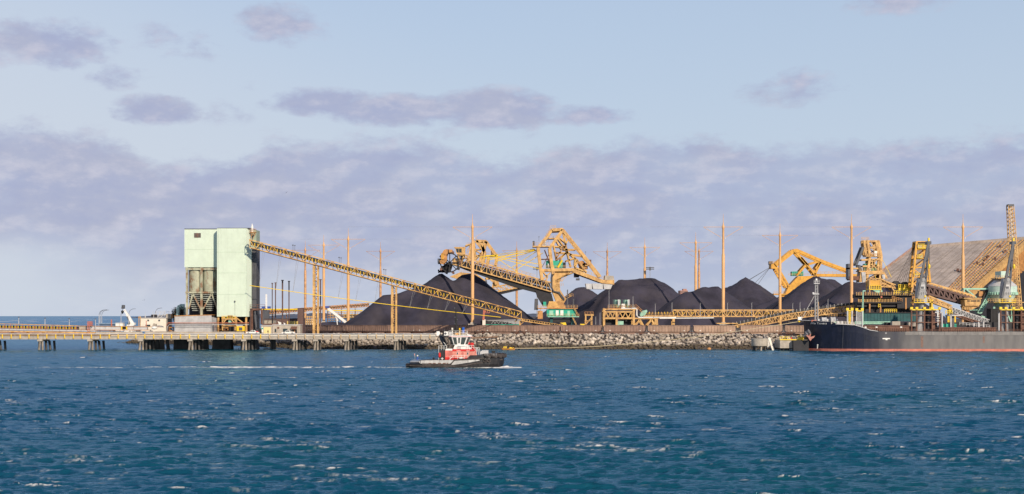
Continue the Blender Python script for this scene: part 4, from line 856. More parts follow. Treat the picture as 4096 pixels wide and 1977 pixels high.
# ---------------------------------------------------------------- long inclined conveyor
def yc(px): return 606 + (px - 1000) * (700 - 606) / 1260 if px > 1580 else 606 + (px - 1000) * .0275
def yc(px): return 607 + (px - 1000) * .024 if px < 1600 else 621.4 + (px - 1600) * .092
def tl(px): return 959 + (px - 1000) * .2655          # top chord
def blw(px): return 990 + (px - 1000) * .264           # bottom chord
lc = thing('inclined_conveyor', P(1265, 1334, 613), 'long yellow lattice conveyor sloping from the green tower down behind the train', 'conveyor')
W2 = 1.5
NP = 46; sx = [1000 + (2085 - 1000) * i / NP for i in range(NP + 1)]
fr = MB(); bk = MB(); cr_ = MB()
for mbx, d in ((fr, -W2), (bk, W2)):
    for i in range(NP):
        a, b = sx[i], sx[i+1]; ta, tb = P(a, tl(a), yc(a), d), P(b, tl(b), yc(b), d); ba, bb_ = P(a, blw(a), yc(a), d), P(b, blw(b), yc(b), d)
        mbx.beam(ta, tb, .34); mbx.beam(ba, bb_, .34); mbx.beam(*((ba, tb) if i % 2 else (ta, bb_)), .22); mbx.beam(ta, ba, .17) if i % 2 == 0 else None
    e = sx[-1]; mbx.beam(P(e, tl(e), yc(e), d), P(e, blw(e), yc(e), d), .3)
for i in range(0, NP + 1): a = sx[i]; cr_.beam(P(a, tl(a), yc(a), -W2), P(a, tl(a), yc(a), W2), .22); cr_.beam(P(a, blw(a), yc(a), -W2), P(a, blw(a), yc(a), W2), .22)
fr.build('front_truss', M_['yellow2'], lc); bk.build('back_truss', M_['yellow2'], lc); cr_.build('cross_beam', M_['yellow2'], lc)
def band(f0, f1, x0, x1, d0, d1, n=20):
    m = MB(); rings = []
    for i in range(n + 1):
        x = x0 + (x1 - x0) * i / n; rings.append([P(x, f0(x), yc(x), d0), P(x, f0(x), yc(x), d1), P(x, f1(x), yc(x), d1), P(x, f1(x), yc(x), d0)])
    return m.loft(rings)
band(lambda x: tl(x) + 5, lambda x: tl(x) + 20, 1004, 2086, -.75, .75, 40).build('belt', M_['belt'], lc)
band(lambda x: blw(x) + 1.5, lambda x: blw(x) + 4, 1004, 2086, -1.2, 1.2, 40).build('walkway', M_['rust'], lc)
for i in range(84):
    x = 1008 + i * 12.8; p = P(x, tl(x) + 9, yc(x), -.95); MB().bx(p.x - .12, p.x + .12, p.y - .08, p.y + .08, p.z - 1.25, p.z + .1).build('idler', M_['bright'], lc)
# the lower end beyond the main trusses
lo = MB()
for d in (-W2, W2): lo.beam(P(2085,1283,yc(2085),d), P(2255,1309,yc(2255),d), .4).beam(P(2085,1275,yc(2085),d), P(2100,1284,yc(2100),d), .3)
for i in range(17): x = 2088 + i * 10; y = 1283 + (x - 2085) * .153; lo.beam(P(x,y,yc(x),-W2), P(x,y - 8,yc(x),-W2), .22)
lo.beam(P(2085,1275,yc(2085),-W2), P(2255,1301,yc(2255),-W2), .18).build('lower_boom', M_['yellow'], lc)
bl_ = MB(); bl_.loft([[P(x, 1272 + (x - 2085) * .165 + a, yc(x), d) for a, d in ((0,-.8),(0,.8),(7,.8),(7,-.8))] for x in (2080, 2255)]); bl_.build('lower_belt', M_['belt'], lc)
for x, y in ((1265, 1334), (1578, 1339)):
    yy = yc(x); t = blw(x) + 2
    sp_ = MB()
    for dx in (-9, 7):
        for d in (-.7, 1.3): sp_.beam(P(x + dx, t, yy, d), (P(x + dx, 0, yy).x, yy + d, 6.1), .85 if dx < 0 else .55)
    k = 11; z0_, z1_ = 6.4, P(x, t, yy).z
    for i in range(k): za, zb = z0_ + (z1_-z0_)*i/k, z0_ + (z1_-z0_)*(i+1)/k; xa, xb = P(x-9,0,yy).x, P(x+7,0,yy).x; sp_.beam((xa if i % 2 else xb, yy + .3, za), (xb if i % 2 else xa, yy + .3, zb), .28); sp_.beam((xa, yy + .3, zb), (xb, yy + .3, zb), .24)
    sp_.build('support', M_['yellow'], lc)
x = 2085; yy = yc(x); sp_ = MB(); sp_.beam(P(2080,1318,yy), P(2080,1283,yy), .7).beam(P(2080,1283,yy,2), (P(2080,0,yy).x, yy + 2, 8.2), .6).beam(P(2078,1285,yy), P(2110,1286,yy), .5).beam(P(2080,1300,yy), P(2096,1287,yy), .3).beam(P(2068,1278,yy), P(2060,1288,yy), .5); sp_.build('support', M_['yellow'], lc)
# slung yellow pipe
yp2 = thing('slung_pipe', P(1003, 1145, 606.5), 'thin bright yellow pipe slung on hangers below the inclined conveyor', 'pipe')
pts_ = [P(x, 1143 + (x - 1003) * .1262 + 6 * math.sin(math.pi * (x - 1003) / 1010), yc(x), -2.2) for x in range(1003, 2020, 40)]
MB().path(pts_, .14, 6).build('pipe', M_['hose'], yp2)
for x in (1040, 1107, 1175, 1355, 1425, 1500, 1640, 1710, 1780, 1850):
    y = 1143 + (x - 1003) * .1262 + 6 * math.sin(math.pi * (x - 1003) / 1010); MB().path([P(x, y, yc(x), -2.2), P(x + 14, blw(x + 14), yc(x), -1.6)], .05, 4).path([P(x, y, yc(x), -2.2), P(x + 22, blw(x + 22), yc(x), -1.6)], .045, 4).build('hanger', M_['grey'], yp2)
# lamps on the conveyor
for x, lb in ((1172,'left'),(1357,'middle'),(1536,'right')):
    p = P(x, tl(x), yc(x)); r = thing('conveyor_lamp', p, f'small dark twin lamp on top of the inclined conveyor, {lb} one of three', 'lamp', 'twin lamps on the inclined conveyor'); MB().cyl(p - Vector((0,0,.2)), p + Vector((0,0,2.4)), .07, n=5).cyl(p + Vector((.75,0,-.4)), p + Vector((.75,0,2.2)), .07, n=5).build('post', M_['dgrey'], r); MB().bx(p.x - .35, p.x + .2, p.y - .2, p.y + .2, p.z + 2.2, p.z + 2.6).bx(p.x + .5, p.x + 1.0, p.y - .2, p.y + .2, p.z + 2.1, p.z + 2.4).build('lamp_head', M_['dgrey'], r)
# brown steel piles behind the hut
for i, (px, t, r_, Y, lb) in enumerate(((1089,1133,2.0,660,'brown steel pile, leftmost of the five bare uprights'),(1102,1131,2.3,655,'brown steel pile, second from left of the five bare uprights'),(1130,1121,3.2,628,'thickest brown steel pile, standing above the roof of the concrete hut'),(1156,1125,2.6,632,'brown steel pile right of the thickest one above the hut'),(1282,1118,2.8,640,'brown steel pile beside the first conveyor trestle'))):
    c = MB().path([P(px,1312,Y), P(px,t + 2,Y)], r_ * Y / F, 10); p = P(px, t, Y); c.bx(p.x - r_*1.6*Y/F, p.x + r_*1.6*Y/F, Y - .4, Y + .4, p.z - .25, p.z + .1); c.build('steel_pile', M_['brown'], label=lb, cat='steel pile', group='bare steel piles behind the jetty')
# low back conveyor and structures between tower and coal pile
lb_ = thing('back_conveyor', P(1300, 1300, 880), 'rusty low conveyor gallery running behind the bare steel piles', 'conveyor')
c = MB(); bq = lambda x, y, d=0: P(x, y, 880, d)
for d in (0, 3): c.truss(bq(1070,1243,d), bq(1475,1213,d), bq(1070,1256,d), bq(1475,1226,d), 40, .35, .28, 'W')
for i in range(9): c.beam(bq(1070 + i*50.6, 1243 - i*3.75, 0), bq(1070 + i*50.6, 1243 - i*3.75, 3), .3)
c.build('truss', M_['orange'], lb_); MB().loft([[bq(x, y + a, d) for a, d in ((0,.8),(0,2.2),(6,2.2),(6,.8))] for x, y in ((1070,1246),(1475,1216))]).build('belt', M_['belt'], lb_)
MB().loft([[bq(x, y + a, d) for a, d in ((0,-.5),(0,3),(2.5,3),(2.5,-.5))] for x, y in ((1070,1261),(1475,1231))]).build('cover', M_['lgrey'], lb_)
for x in range(1090, 1480, 55): MB().beam(bq(x, 1258 - (x - 1070) * .075, 1), bq(x,1310,1), .5).build('leg', M_['rust'], lb_)
MB().path([P(1030,1238,700), P(1210,1238,700)], .35, 8).path([P(1310,1243,860), P(1450,1243,860)], .35, 8).build('yellow_pipeline', M_['hose'], label='horizontal yellow pipeline crossing behind the bare steel piles', cat='pipeline')
bw = thing('brown_building', P(1120,1305,690), 'long low brown clad building behind the concrete hut', 'building'); MB().bx(P(1050,0,690).x, P(1210,0,690).x, 690, 700, 5, P(0,1275,690).z).build('wall', M_['brown'], bw); MB().bx(P(1049,0,690).x, P(1211,0,690).x, 689.7, 700.3, P(0,1275,690).z, P(0,1273.5,690).z).build('roof', M_['dgrey'], bw)
tb = thing('brown_tower', P(1203,1302,680), 'narrow brown corrugated tower behind the concrete hut', 'tower'); MB().bx(P(1190,0,680).x, P(1212,0,680).x, 680, 684, 5, P(0,1234,680).z).build('cladding', M_['brown'], tb); MB().bx(P(1189.5,0,680).x, P(1212.5,0,680).x, 679.8, 684.2, P(0,1234,680).z, P(0,1232.5,680).z).build('roof', M_['rust'], tb)
pt = thing('grey_transfer_house', P(1080,1300,640), 'weathered grey concrete transfer house above the pale yellow shed', 'building'); MB().bx(P(1048,0,640).x, P(1096,0,640).x, 640, 646, 5.3, P(0,1281,640).z).build('wall', M_['concrete'], pt); MB().bx(P(1047,0,640).x, P(1097,0,640).x, 639.8, 646.2, P(0,1281,640).z, P(0,1279.5,640).z).build('roof', M_['dgrey'], pt)
yb = thing('yellow_cabinet', P(1165,1300,640), 'yellow cabinet standing above the roof of the concrete hut', 'cabinet'); MB().bx(P(1159,0,640).x, P(1190,0,640).x, 640, 642, 6, P(0,1285,640).z).build('body', mat('cream_yellow_paint',(.68,.50,.16),.5,.1), yb); MB().bx(P(1148,0,640).x, P(1155,0,640).x, 640, 642, 6, P(0,1285,640).z).build('side_unit', bpy.data.materials['cream_yellow_paint'], yb)
for x, w_, lb in ((1118, 7, 'left of two white scoop shaped panels above the hut roof'), (1137, 4, 'smaller right one of two white scoop shaped panels above the hut roof')):
    MB().prism([XZ(a, b, 626) for a, b in ((x - w_, 1286 if w_ > 5 else 1291),(x + w_, 1291 if w_ > 5 else 1294),(x + w_ - 1, 1300),(x - w_ + 5, 1300))], 626, 627).build('white_scoop', M_['white'], label=lb, cat='panel')
# pipe portal right of tower
pq = thing('pipe_portal', P(1030,1330,612), 'grey brown pipe portal frame beside the green tower', 'pipe frame')
for k, x in enumerate((1002, 1006, 1010)): MB().path([P(x,1330,612), P(x,1242,612), P(x + 3,1236 + k*2,612), P(1040 + (2-k)*3,1236 + k*2,612), P(1044 + (2-k)*3,1242,612), P(1044 + (2-k)*3,1296,612), P(1049 + (2-k)*3,1300 - k,612), P(1110,1300 - k*2,612)], .2, 6).build('pipe', M_['rust'] if k else M_['brown'], pq)
MB().rail([P(1000,1234,613), P(1060,1234,613)], 1.6, 3, .12).bx(P(1000,0,612).x, P(1060,0,612).x, 612.4, 615, P(0,1236,612).z, P(0,1234,612).z).build('walkway', M_['rust'], pq)
MB().beam(P(1020,1244,613), P(1026,1310,613), .5).beam(P(1055,1236,614), P(1055,1300,614), .4).build('leg', M_['dgrey'], pq)
wf = thing('white_lattice_mast', P(1065, 1240, 760), 'white lattice mast with a blue box top behind the tower', 'lattice mast'); MB().truss(P(1063,1178,760), P(1063,1240,760), P(1068,1178,760), P(1068,1240,760), 10, .2, .16, 'X').build('lattice', M_['white'], wf); MB().bx(P(1046,0,760).x, P(1078,0,760).x, 760.5, 764, P(0,1242,760).z, P(0,1226,760).z).build('cabin', M_['blue'], wf); MB().bx(P(1050,0,760).x, P(1074,0,760).x, 760.6, 763.5, 8, P(0,1242.2,760).z).build('base', M_['dgrey'], wf)
# white chute conveyor (stacker) with blue head
ws = thing('mobile_stacker', P(1340, 1300, 760), 'white sloping mobile stacker with a blue head in front of the low coal heap', 'stacker')
MB().beam(P(1313,1234,760), P(1384,1290,760), 1.5, 1.2).build('boom', M_['white'], ws); MB().bx(P(1302,0,760).x, P(1317,0,760).x, 758.8, 761.2, P(0,1232,760).z, P(0,1225,760).z).build('head', M_['blue'], ws); MB().beam(P(1338,1258,760), P(1352,1284,760), .5).beam(P(1350,1300,760), P(1345,1262,760), .4).build('strut', M_['white'], ws); MB().cyl(P(1386,1295,759), P(1386,1295,761), .8, n=12).build('wheel', M_['black'], ws)
# yellow process frames at the foot of the masts
yf = thing('screening_frame', P(1405,1300,900), 'yellow lattice screening frame left of the coal pile foot', 'steel frame')
c = MB()
for y in (1252, 1262, 1272, 1282): c.beam(P(1310,y,900), P(1452,y - 4,900), .35)
for x in range(1310, 1460, 11): c.beam(P(x,1248,900), P(x,1310,900), .3)
c.build('frame', M_['yellow'], yf); MB().bx(P(1375,0,900).x, P(1440,0,900).x, 901, 905, P(0,1275,900).z, P(0,1256,900).z).build('screen_box', M_['sgreen'], yf)
yf2 = thing('screening_frame', P(1235,1300,760), 'yellow platform frame just left of the first conveyor trestle', 'steel frame'); c = MB()
for y in (1268, 1278, 1288): c.beam(P(1215,y,760), P(1265,y,760), .3)
for x in range(1215, 1270, 8): c.beam(P(x,1264,760), P(x,1310,760), .28)
c.build('frame', M_['yellow'], yf2); MB().bx(P(1216,0,760).x, P(1263,0,760).x, 761, 764, 6, P(0,1280,760).z).build('hopper', M_['cream'], yf2)
# ---------------------------------------------------------------- big machines: steelwork drawn as two parallel frames
class Rig:
    def __init__(s, name, Y, loc, label, cat, half, group=None):
        s.Y = Y; s.h = half; s.t = thing(name, P(loc[0], loc[1], Y), label, cat, group)
    def q(s, x, y, d=0): return P(x, y, s.Y, d)
    def fr(s, part, lines, w, m='yellow', cross=True, cw=None, ds=None):
        ds = ds or (-s.h, s.h)
        if part in ('leg', 'front_leg', 'back_leg', 'post', 'strut', 'bogie_leg', 'brace', 'service_frame', 'frame', 'under_brace', 'leg_brace', 'cab_support', 'arm', 'bracing') and len(lines) > 1:
            for ln in lines: s.fr(part, [ln], w, m, cross, cw, ds)
            return
        b = MB()
        for ln in lines:
            for d in ds: b.poly([s.q(x, y, d) for x, y in ln], w)
            if cross and len(ds) > 1:
                for x, y in ln: b.beam(s.q(x, y, ds[0]), s.q(x, y, ds[-1]), cw or w * .7)
        return b.build(part, M_[m], s.t)
    def tr(s, part, a0, a1, b0, b1, n, wc, wd, m='yellow', style='P', half=None):
        b = MB(); h = half or s.h
        for d in (-h, h): b.truss(s.q(*a0, d), s.q(*a1, d), s.q(*b0, d), s.q(*b1, d), n, wc, wd, style)
        for i in range(n + 1):
            t = i / n
            for u_, v_ in ((a0, a1), (b0, b1)): x = u_[0] + (v_[0]-u_[0])*t; y = u_[1] + (v_[1]-u_[1])*t; b.beam(s.q(x, y, -h), s.q(x, y, h), wd)
        return b.build(part, M_[m], s.t)
    def pr(s, part, pts, d0, d1, m='yellow', parent=None):
        return MB().prism([XZ(x, y, s.Y) for x, y in pts], s.Y + d0, s.Y + d1).build(part, M_[m], parent or s.t)
    def box(s, part, x0, y0, x1, y1, d0, d1, m='yellow', parent=None): return s.pr(part, [(x0,y1),(x1,y1),(x1,y0),(x0,y0)], d0, d1, m, parent)
    def rail(s, part, pts, d, m='yellow', h=1.1, step=1.6, w=.1):
        return MB().rail([s.q(x, y, d) for x, y in pts], h, step, w).build(part, M_[m], s.t)
    def stair(s, part, x0, y0, x1, y1, d, m='yellow', w=.12):
        b = MB(); a, c = s.q(x0, y0, d), s.q(x1, y1, d); k = max(4, int((c - a).length / .5))
        for dd in (0, .9): o = Vector((0, dd, 0)); b.beam(a + o, c + o, w * 1.6); b.beam(a + o + Vector((0,0,1)), c + o + Vector((0,0,1)), w)
        for i in range(k + 1): p = a.lerp(c, i / k); b.beam(p, p + Vector((0,.9,0)), w * 1.4); 
        for i in range(0, k + 1, 3): p = a.lerp(c, i / k); b.beam(p, p + Vector((0,0,1)), w)
        return b.build(part, M_[m], s.t)
S = Rig('bucket_wheel_stacker', 745, (2245, 1302), 'giant yellow bucket wheel stacker with green machine houses and concrete counterweight', 'stacker', 4.2)
q = S.q
S.tr('boom', (1852,1030), (2206,1132), (1846,1066), (2206,1168), 18, .55, .3, half=3.4)
S.tr('boom_tip', (1812,1036), (1852,1038), (1812,1058), (1848,1066), 6, .5, .35, half=2.6)
S.pr('boom_belly', [(1812,1061),(1850,1070),(2206,1171),(2195,1184),(2060,1150),(1880,1087)], -2.4, 2.4, 'belt')
S.pr('boom_conveyor', [(1830,1040),(2200,1141),(2200,1152),(1830,1052)], -1.6, 1.6, 'belt'); S.pr('boom_walkway', [(1850,1056),(2204,1157),(2204,1166),(1850,1065)], -2.6, 2.6, 'dark'); S.pr('boom_casing', [(1870,1041),(2200,1134),(2200,1140),(1870,1047)], 1.7, 2.8, 'rust')
S.rail('boom_railing', [(1900,1045),(2140,1110)], -3.6, 'yellow', 1.3, 2.2, .1)
S.rail('boom_railing', [(1900,1043),(2120,1104)], 3.6, 'yellow', 1.5, 2.2, .1)
# bucket wheel
bw = MB(); c = q(1800, 1052, -3.2); rad = 4.6; n = 40
for i in range(n):
    t, t2 = 2*math.pi*i/n, 2*math.pi*(i+1)/n
    for dd in (-.9, .9): bw.beam(c + Vector((math.cos(t)*rad, dd, math.sin(t)*rad)), c + Vector((math.cos(t2)*rad, dd, math.sin(t2)*rad)), .5)
for k in range(8): t = 2*math.pi*k/8; bw.beam(c, c + Vector((math.cos(t)*rad, 0, math.sin(t)*rad)), .45)
wh = bw.build('bucket_wheel', M_['dark'], S.t)
for k in range(10):
    t = 2*math.pi*k/10; m = c + Vector((math.cos(t)*(rad+.5), 0, math.sin(t)*(rad+.5))); r_ = Vector((math.cos(t),0,math.sin(t))); u_ = Vector((-math.sin(t),0,math.cos(t)))
    b = MB(); vs = []
    for dd in (-1.1, 1.1): vs += [m - r_*.6 - u_*.9 + Vector((0,dd,0)), m + r_*.8 - u_*.3 + Vector((0,dd,0)), m + r_*.7 + u_*.7 + Vector((0,dd,0)), m - r_*.6 + u_*.7 + Vector((0,dd,0))]
    b.add(vs, [(0,1,2,3),(7,6,5,4),(0,4,5,1),(1,5,6,2),(2,6,7,3),(3,7,4,0)]).build('bucket', M_['dark'] if k % 2 else M_['rust'], wh)
S.pr('wheel_housing', [(1768,1018),(1778,1002),(1786,999),(1811,1001),(1810,1010),(1796,1014),(1790,1026),(1789,1046),(1776,1060),(1764,1056),(1760,1046),(1766,1040)], -5.5, -.8, 'orange')
S.box('wheel_drive', 1752, 1036, 1766, 1052, -4.5, -1.5, 'dgrey')
S.box('wheel_gearbox', 1766, 1016, 1778, 1040, -6.2, -5.4, 'gold')
S.pr('discharge_chute', [(1796,1050),(1812,1056),(1802,1090),(1786,1092),(1776,1084)], -1.2, 1.6, 'dark')
cb = S.pr('operator_cab', [(1828,1019),(1822,994),(1862,994),(1862,1020)], -4.6, -1.6, 'yellow')
S.pr('cab_window', [(1829,1012),(1825,997),(1836,997),(1836,1012)], -4.72, -4.58, 'glass', cb); S.pr('cab_window', [(1838,1012),(1838,997),(1848,997),(1848,1012)], -4.72, -4.58, 'glass', cb)
S.box('cab_roof', 1818, 990, 1863, 993.8, -4.9, -1.3, 'yellow', cb)
S.fr('cab_support', [[(1832,1020),(1838,1036)],[(1858,1020),(1852,1036)],[(1832,1020),(1870,1024),(1872,1036)]], .5); S.box('cab_drive', 1842, 1022, 1860, 1036, -3.6, -1, 'dark')
S.rail('cab_railing', [(1862,1024),(1884,1030)], -4, 'yellow', 1.3, 1, .12)
st = MB()
for a, b in (((1955,1040),(2140,999)),((1985,1046),(2148,1001)),((1915,1030),(2138,997)),((2048,1070),(2146,1006)),((2060,1082),(2172,1012)),((1935,1036),(2142,1001))):
    for d in (-3, 3): st.path([q(*a, d), q(*b, d * .8)], .11, 5)
st.build('stay_cable', M_['hose'], S.t)
# A-frame and mast
S.fr('front_leg', [[(2152,992),(2160,1060),(2168,1122)],[(2198,994),(2206,1060),(2213,1098)]], 1.5, cw=.7)
S.fr('mast_head', [[(2250,922),(2198,994)],[(2206,922),(2250,920)],[(2206,922),(2186,952),(2156,988)]], 1.45, cw=.8)
S.pr('head_plate', [(2204,920),(2246,918),(2243,929),(2206,931)], -3.6, 3.6, 'yellow')
S.fr('back_stay', [[(2250,922),(2332,1023),(2398,1108)]], 1.5, cw=.6)
S.fr('mast_lattice', [[(2226,948),(2268,1008),(2300,1036),(2345,1090)],[(2252,928),(2268,1010),(2282,1068)],[(2212,972),(2226,1042)],[(2218,988),(2262,990)],[(2222,1012),(2272,1014)],[(2268,1010),(2228,1040)],[(2272,1018),(2332,1026)],[(2222,960),(2246,1000),(2224,1036)],[(2262,1046),(2300,1034),(2298,1066)],[(2270,962),(2252,1000),(2300,1000)],[(2240,1040),(2262,1014)],[(2310,1040),(2300,1072),(2336,1086)]], .72, 'yellow2', cw=.4)  # rustier steel stands in for shade on the members behind
S.fr('tie_bar', [[(2160,1038),(2200,1038)],[(2178,1000),(2205,1070)],[(2165,1075),(2200,1010)]], .3, 'rust', False)
S.stair('stair', 2160, 984, 2200, 922, -4.8); S.stair('stair', 2252, 932, 2330, 1026, -4.9); S.stair('stair', 2300, 1040, 2340, 1082, -4.6)
S.box('stay_platform', 2130, 985, 2196, 990, -5, 5); S.rail('platform_railing', [(2130,985),(2200,985)], -5, 'yellow', 1.5, 1.4, .11)
S.rail('head_railing', [(2200,918),(2222,916)], -3, 'yellow', 1.6, .8, .12); S.rail('walk_railing', [(2190,952),(2212,956),(2250,948)], -4.4, 'yellow', 1.2, 1.1, .11)
S.box('control_box', 2162, 965, 2183, 984.6, -4.8, -2, 'lgrey'); S.box('control_box', 2130, 966, 2138, 984.6, -4.6, -2.4, 'dgrey')
mp_ = q(2236,940); S.pr('mast_platform', [(2190,954),(2240,952),(2264,972),(2262,976),(2238,957),(2190,958)], -4.3, 4.3)
# machine house and slewing deck
h_ = MB(); a, b = q(2184,1044), q(2250,1073); cx, cy, r_ = (a.x+b.x)/2, S.Y - 1.0, (b.x-a.x)/2
h_.loft([[(cx + r_ * (1 if abs(math.cos(t)) > .72 else abs(math.cos(t))/.72) * (1 if math.cos(t) > 0 else -1), cy + 2.6 * math.sin(t), z) for t in [2*math.pi*i/24 + .05 for i in range(24)]] for z in (b.z, a.z)]).build('machine_house', M_['teal'], S.t)
S.box('house_door', 2190, 1056, 2196, 1072, -3.9, -3.7, 'lgrey'); S.box('house_door', 2203, 1054, 2211, 1072, -3.9, -3.7, 'white'); S.box('motor_box', 2251, 1051, 2262, 1073, -3, 0, 'dark')
S.pr('deck_girder', [(2166,1077),(2296,1074),(2296,1086),(2168,1088)], -4.6, 4.6); S.rail('deck_railing', [(2176,1074),(2294,1073)], -4.7, 'yellow', 1.2, 1.2, .11)
MB().path([q(2248,1042,-4.6), q(2230,1072,-4.6)], .5, 8).build('hydraulic_cylinder', M_['hose'], S.t)
S.pr('slew_column', [(2222,1086),(2290,1084),(2272,1098),(2248,1108),(2238,1130),(2240,1160),(2264,1198),(2256,1212),(2226,1214),(2207,1166),(2208,1110)], -3.2, 3.2)
S.pr('deck_bracing', [(2296,1086),(2226,1120),(2240,1108),(2300,1092)], -4, -3.3, 'yellow'); S.fr('under_brace', [[(2172,1088),(2190,1110),(2180,1130)],[(2172,1118),(2200,1092)]], .6, cw=.4)
ch = MB()
for k in range(3): ch.path([q(2214 - k*2.6,1090,-3.8), q(2207 - k*1.6,1112,-3.8), q(2206 - k*1.4,1150,-3.8), q(2214 - k*1,1166,-3.8), q(2236,1170 + k*2,-3.8), q(2256,1196 + k*3,-3.8)], .35, 6)
ch.build('cable_festoon', M_['dgrey'], S.t)
S.stair('stair', 2244, 1128, 2290, 1080, -3.9); S.rail('landing_railing', [(2225,1130),(2250,1128)], -3.8, 'yellow', 1.3, 1, .12); S.rail('landing_railing', [(2222,1148),(2252,1146)], -3.8, 'yellow', 1.3, 1, .12); S.stair('stair', 2236, 1212, 2288, 1182, -3.6); S.rail('landing_railing', [(2262,1188),(2292,1188)], -3.8, 'yellow', 1.4, 1, .12)
S.pr('tail_hopper', [(2140,1162),(2206,1176),(2214,1210),(2228,1226),(2172,1226),(2150,1190)], -3, 3, 'dark')
# counterweight boom
S.pr('counter_boom', [(2290,1074),(2412,1121),(2455,1122),(2455,1139),(2410,1135),(2288,1090)], -4.4, -3.4); S.pr('counter_boom', [(2290,1074),(2412,1121),(2455,1122),(2455,1139),(2410,1135),(2288,1090)], 3.4, 4.4)
bb = MB()
for i in range(9):
    x = 2296 + i * 14; y = 1084 + (x - 2290) * .4; bb.beam(q(x, y, -3.5), q(x, y, 3.5), .6); bb.beam(q(x, y + 3, -3.5), q(x + 14, y + 8, 3.5), .4)
bb.build('boom_bracing', M_['orange'], S.t)
S.pr('boom_floor', [(2296,1092),(2400,1131),(2398,1133),(2296,1096)], -3.2, 3.2, 'rust'); S.rail('boom_railing', [(2345,1094),(2412,1119)], -4.4, 'yellow', 1.2, 1.3, .11)
S.box('machine_casing', 2296, 1086, 2316, 1110, -2, 3, 'dark'); S.box('drive_unit', 2304, 1114, 2318, 1122, -1.5, 1.5, 'dgrey')
S.pr('counterweight', [(2418,1103),(2452,1105),(2455,1121.5),(2416,1120.5)], -4, 4, 'concrete')
for x0, x1 in ((2341,2366),(2366.6,2410),(2410.6,2450)): S.pr('counterweight', [(x0,1133 + (2455-x0)*.02),(x1,1136),(x1 - (10 if x1 == 2450 else 0),1158),(x0 + 4,1157)], -4, 4, 'lgrey')
wd_ = MB().cyl(q(2326,1058,-3), q(2326,1058,1), 1.7, n=16).cyl(q(2338,1064,-3), q(2338,1064,1), 1.4, n=16); wd_.build('winch_drum', M_['orange'], S.t); S.box('winch_frame', 2316, 1064, 2350, 1078, -2.6, 1, 'orange'); S.box('winch_house', 2352, 1040, 2364, 1056, -3, 0, 'rust'); S.box('winch_platform', 2338, 1062, 2366, 1065, -4, 2, 'yellow')
# portal base
S.pr('turntable', [(2196,1206),(2252,1206),(2262,1236),(2186,1236)], -3.5, 3.5, 'yellow2')
S.box('portal_house', 2186, 1238, 2302, 1266, -5.6, 5, 'teal')
for x0, x1 in ((2222,2233),(2240,2252)): S.box('portal_door', x0, 1242, x1, 1263, -5.75, -5.62, 'white')
S.box('portal_panel', 2196, 1243, 2212, 1262, -5.72, -5.61, 'mint'); S.box('portal_panel', 2268, 1244, 2278, 1264, -5.72, -5.61, 'mint'); S.box('green_cabinet', 2172, 1208, 2184, 1226, -4.6, -3, 'teal')
S.box('upper_deck', 2150, 1232, 2308, 1236, -6.4, 6, 'orange'); S.rail('upper_railing', [(2150,1232),(2308,1232)], -6.4, 'yellow', 1.3, 1.5, .12); S.box('lower_deck', 2190, 1266, 2314, 1269, -7, 6, 'mint'); S.rail('lower_railing', [(2186,1266),(2314,1266)], -7, 'yellow', 1.2, 1.6, .12)
S.box('bogie_girder', 2194, 1276, 2298, 1290, -4.6, 4.6, 'dark'); S.fr('bogie_leg', [[(2206,1268),(2202,1308)],[(2286,1268),(2290,1308)]], 1.4, 'dteal')
S.stair('stair', 2292, 1232, 2312, 1268, -6.6); S.stair('stair', 2286, 1268, 2304, 1304, -6.8); S.stair('stair', 2150, 1266, 2166, 1232, -6.6); S.box('cable_reel', 2150, 1244, 2170, 1276, -6, -3, 'orange'); S.box('service_tower', 2140, 1196, 2152, 1240, -3, 0, 'dgrey')
S.fr('service_frame', [[(2140,1196),(2138,1240)],[(2270,1160),(2270,1232)],[(2294,1196),(2294,1232)]], .25, 'dgrey')
for x, y in ((2155,952),(2192,958),(2340,1012),(2162,1070),(2268,1168),(2286,1168)): p = q(x, y + 14, -4.2); MB().cyl(p, p + Vector((0,0,1.9)), .06, n=5).bx(p.x - .25, p.x + .3, p.y - .2, p.y + .2, p.z + 1.9, p.z + 2.2).build('work_lamp', M_['dgrey'], S.t)
cs_ = MB(); r_ = random.Random(3)
for _ in range(260): t = r_.random(); x = 1792 - 26 * t ** .8 + r_.gauss(0, 4 + 3*t); y = 1054 + 36 * t; p = q(x, y, r_.gauss(-.2, .7)); s_ = r_.uniform(.15,.45); cs_.loft([[p + Vector((math.cos(k)*s_, math.sin(k)*s_, z)) for k in (0, 2.1, 4.2)] for z in (-s_, s_)])
cs_.build('falling_coal', M_['coal'], kind='stuff', label='stream of black coal falling from the bucket wheel boom onto the pile', cat='coal stream')
# ---------------------------------------------------------------- second machine, behind
T = Rig('bucket_wheel_stacker', 830, (1900, 1300), 'second yellow stacker partly hidden behind the boom and the largest coal pile', 'stacker', 4.2); q = T.q
T.fr('mast', [[(1893,962),(1900,1040)],[(1905,966),(1940,1010),(1930,1060)],[(1945,968),(1986,1024)],[(1906,966),(1946,968)],[(1926,970),(1936,1006)],[(1945,968),(1920,1050)],[(1888,985),(1872,1060)]], 1.6, cw=.8)
T.fr('mast_lattice', [[(1880,1000),(1935,998)],[(1875,1025),(1935,1022)],[(1872,1045),(1900,1010),(1880,985)],[(1880,990),(1935,1022)],[(1900,1040),(1940,998)],[(1862,985),(1890,975)]], .6, cw=.4)
T.stair('stair', 1870, 1010, 1895, 966, -4.8); T.stair('stair', 1905, 968, 1938, 1016, -4.9); T.rail('head_railing', [(1866,985),(1906,976)], -4.6, 'yellow', 1.4, 1.1, .12); T.rail('head_railing', [(1880,964),(1908,962)], -4.6, 'yellow', 1.4, 1.1, .12)
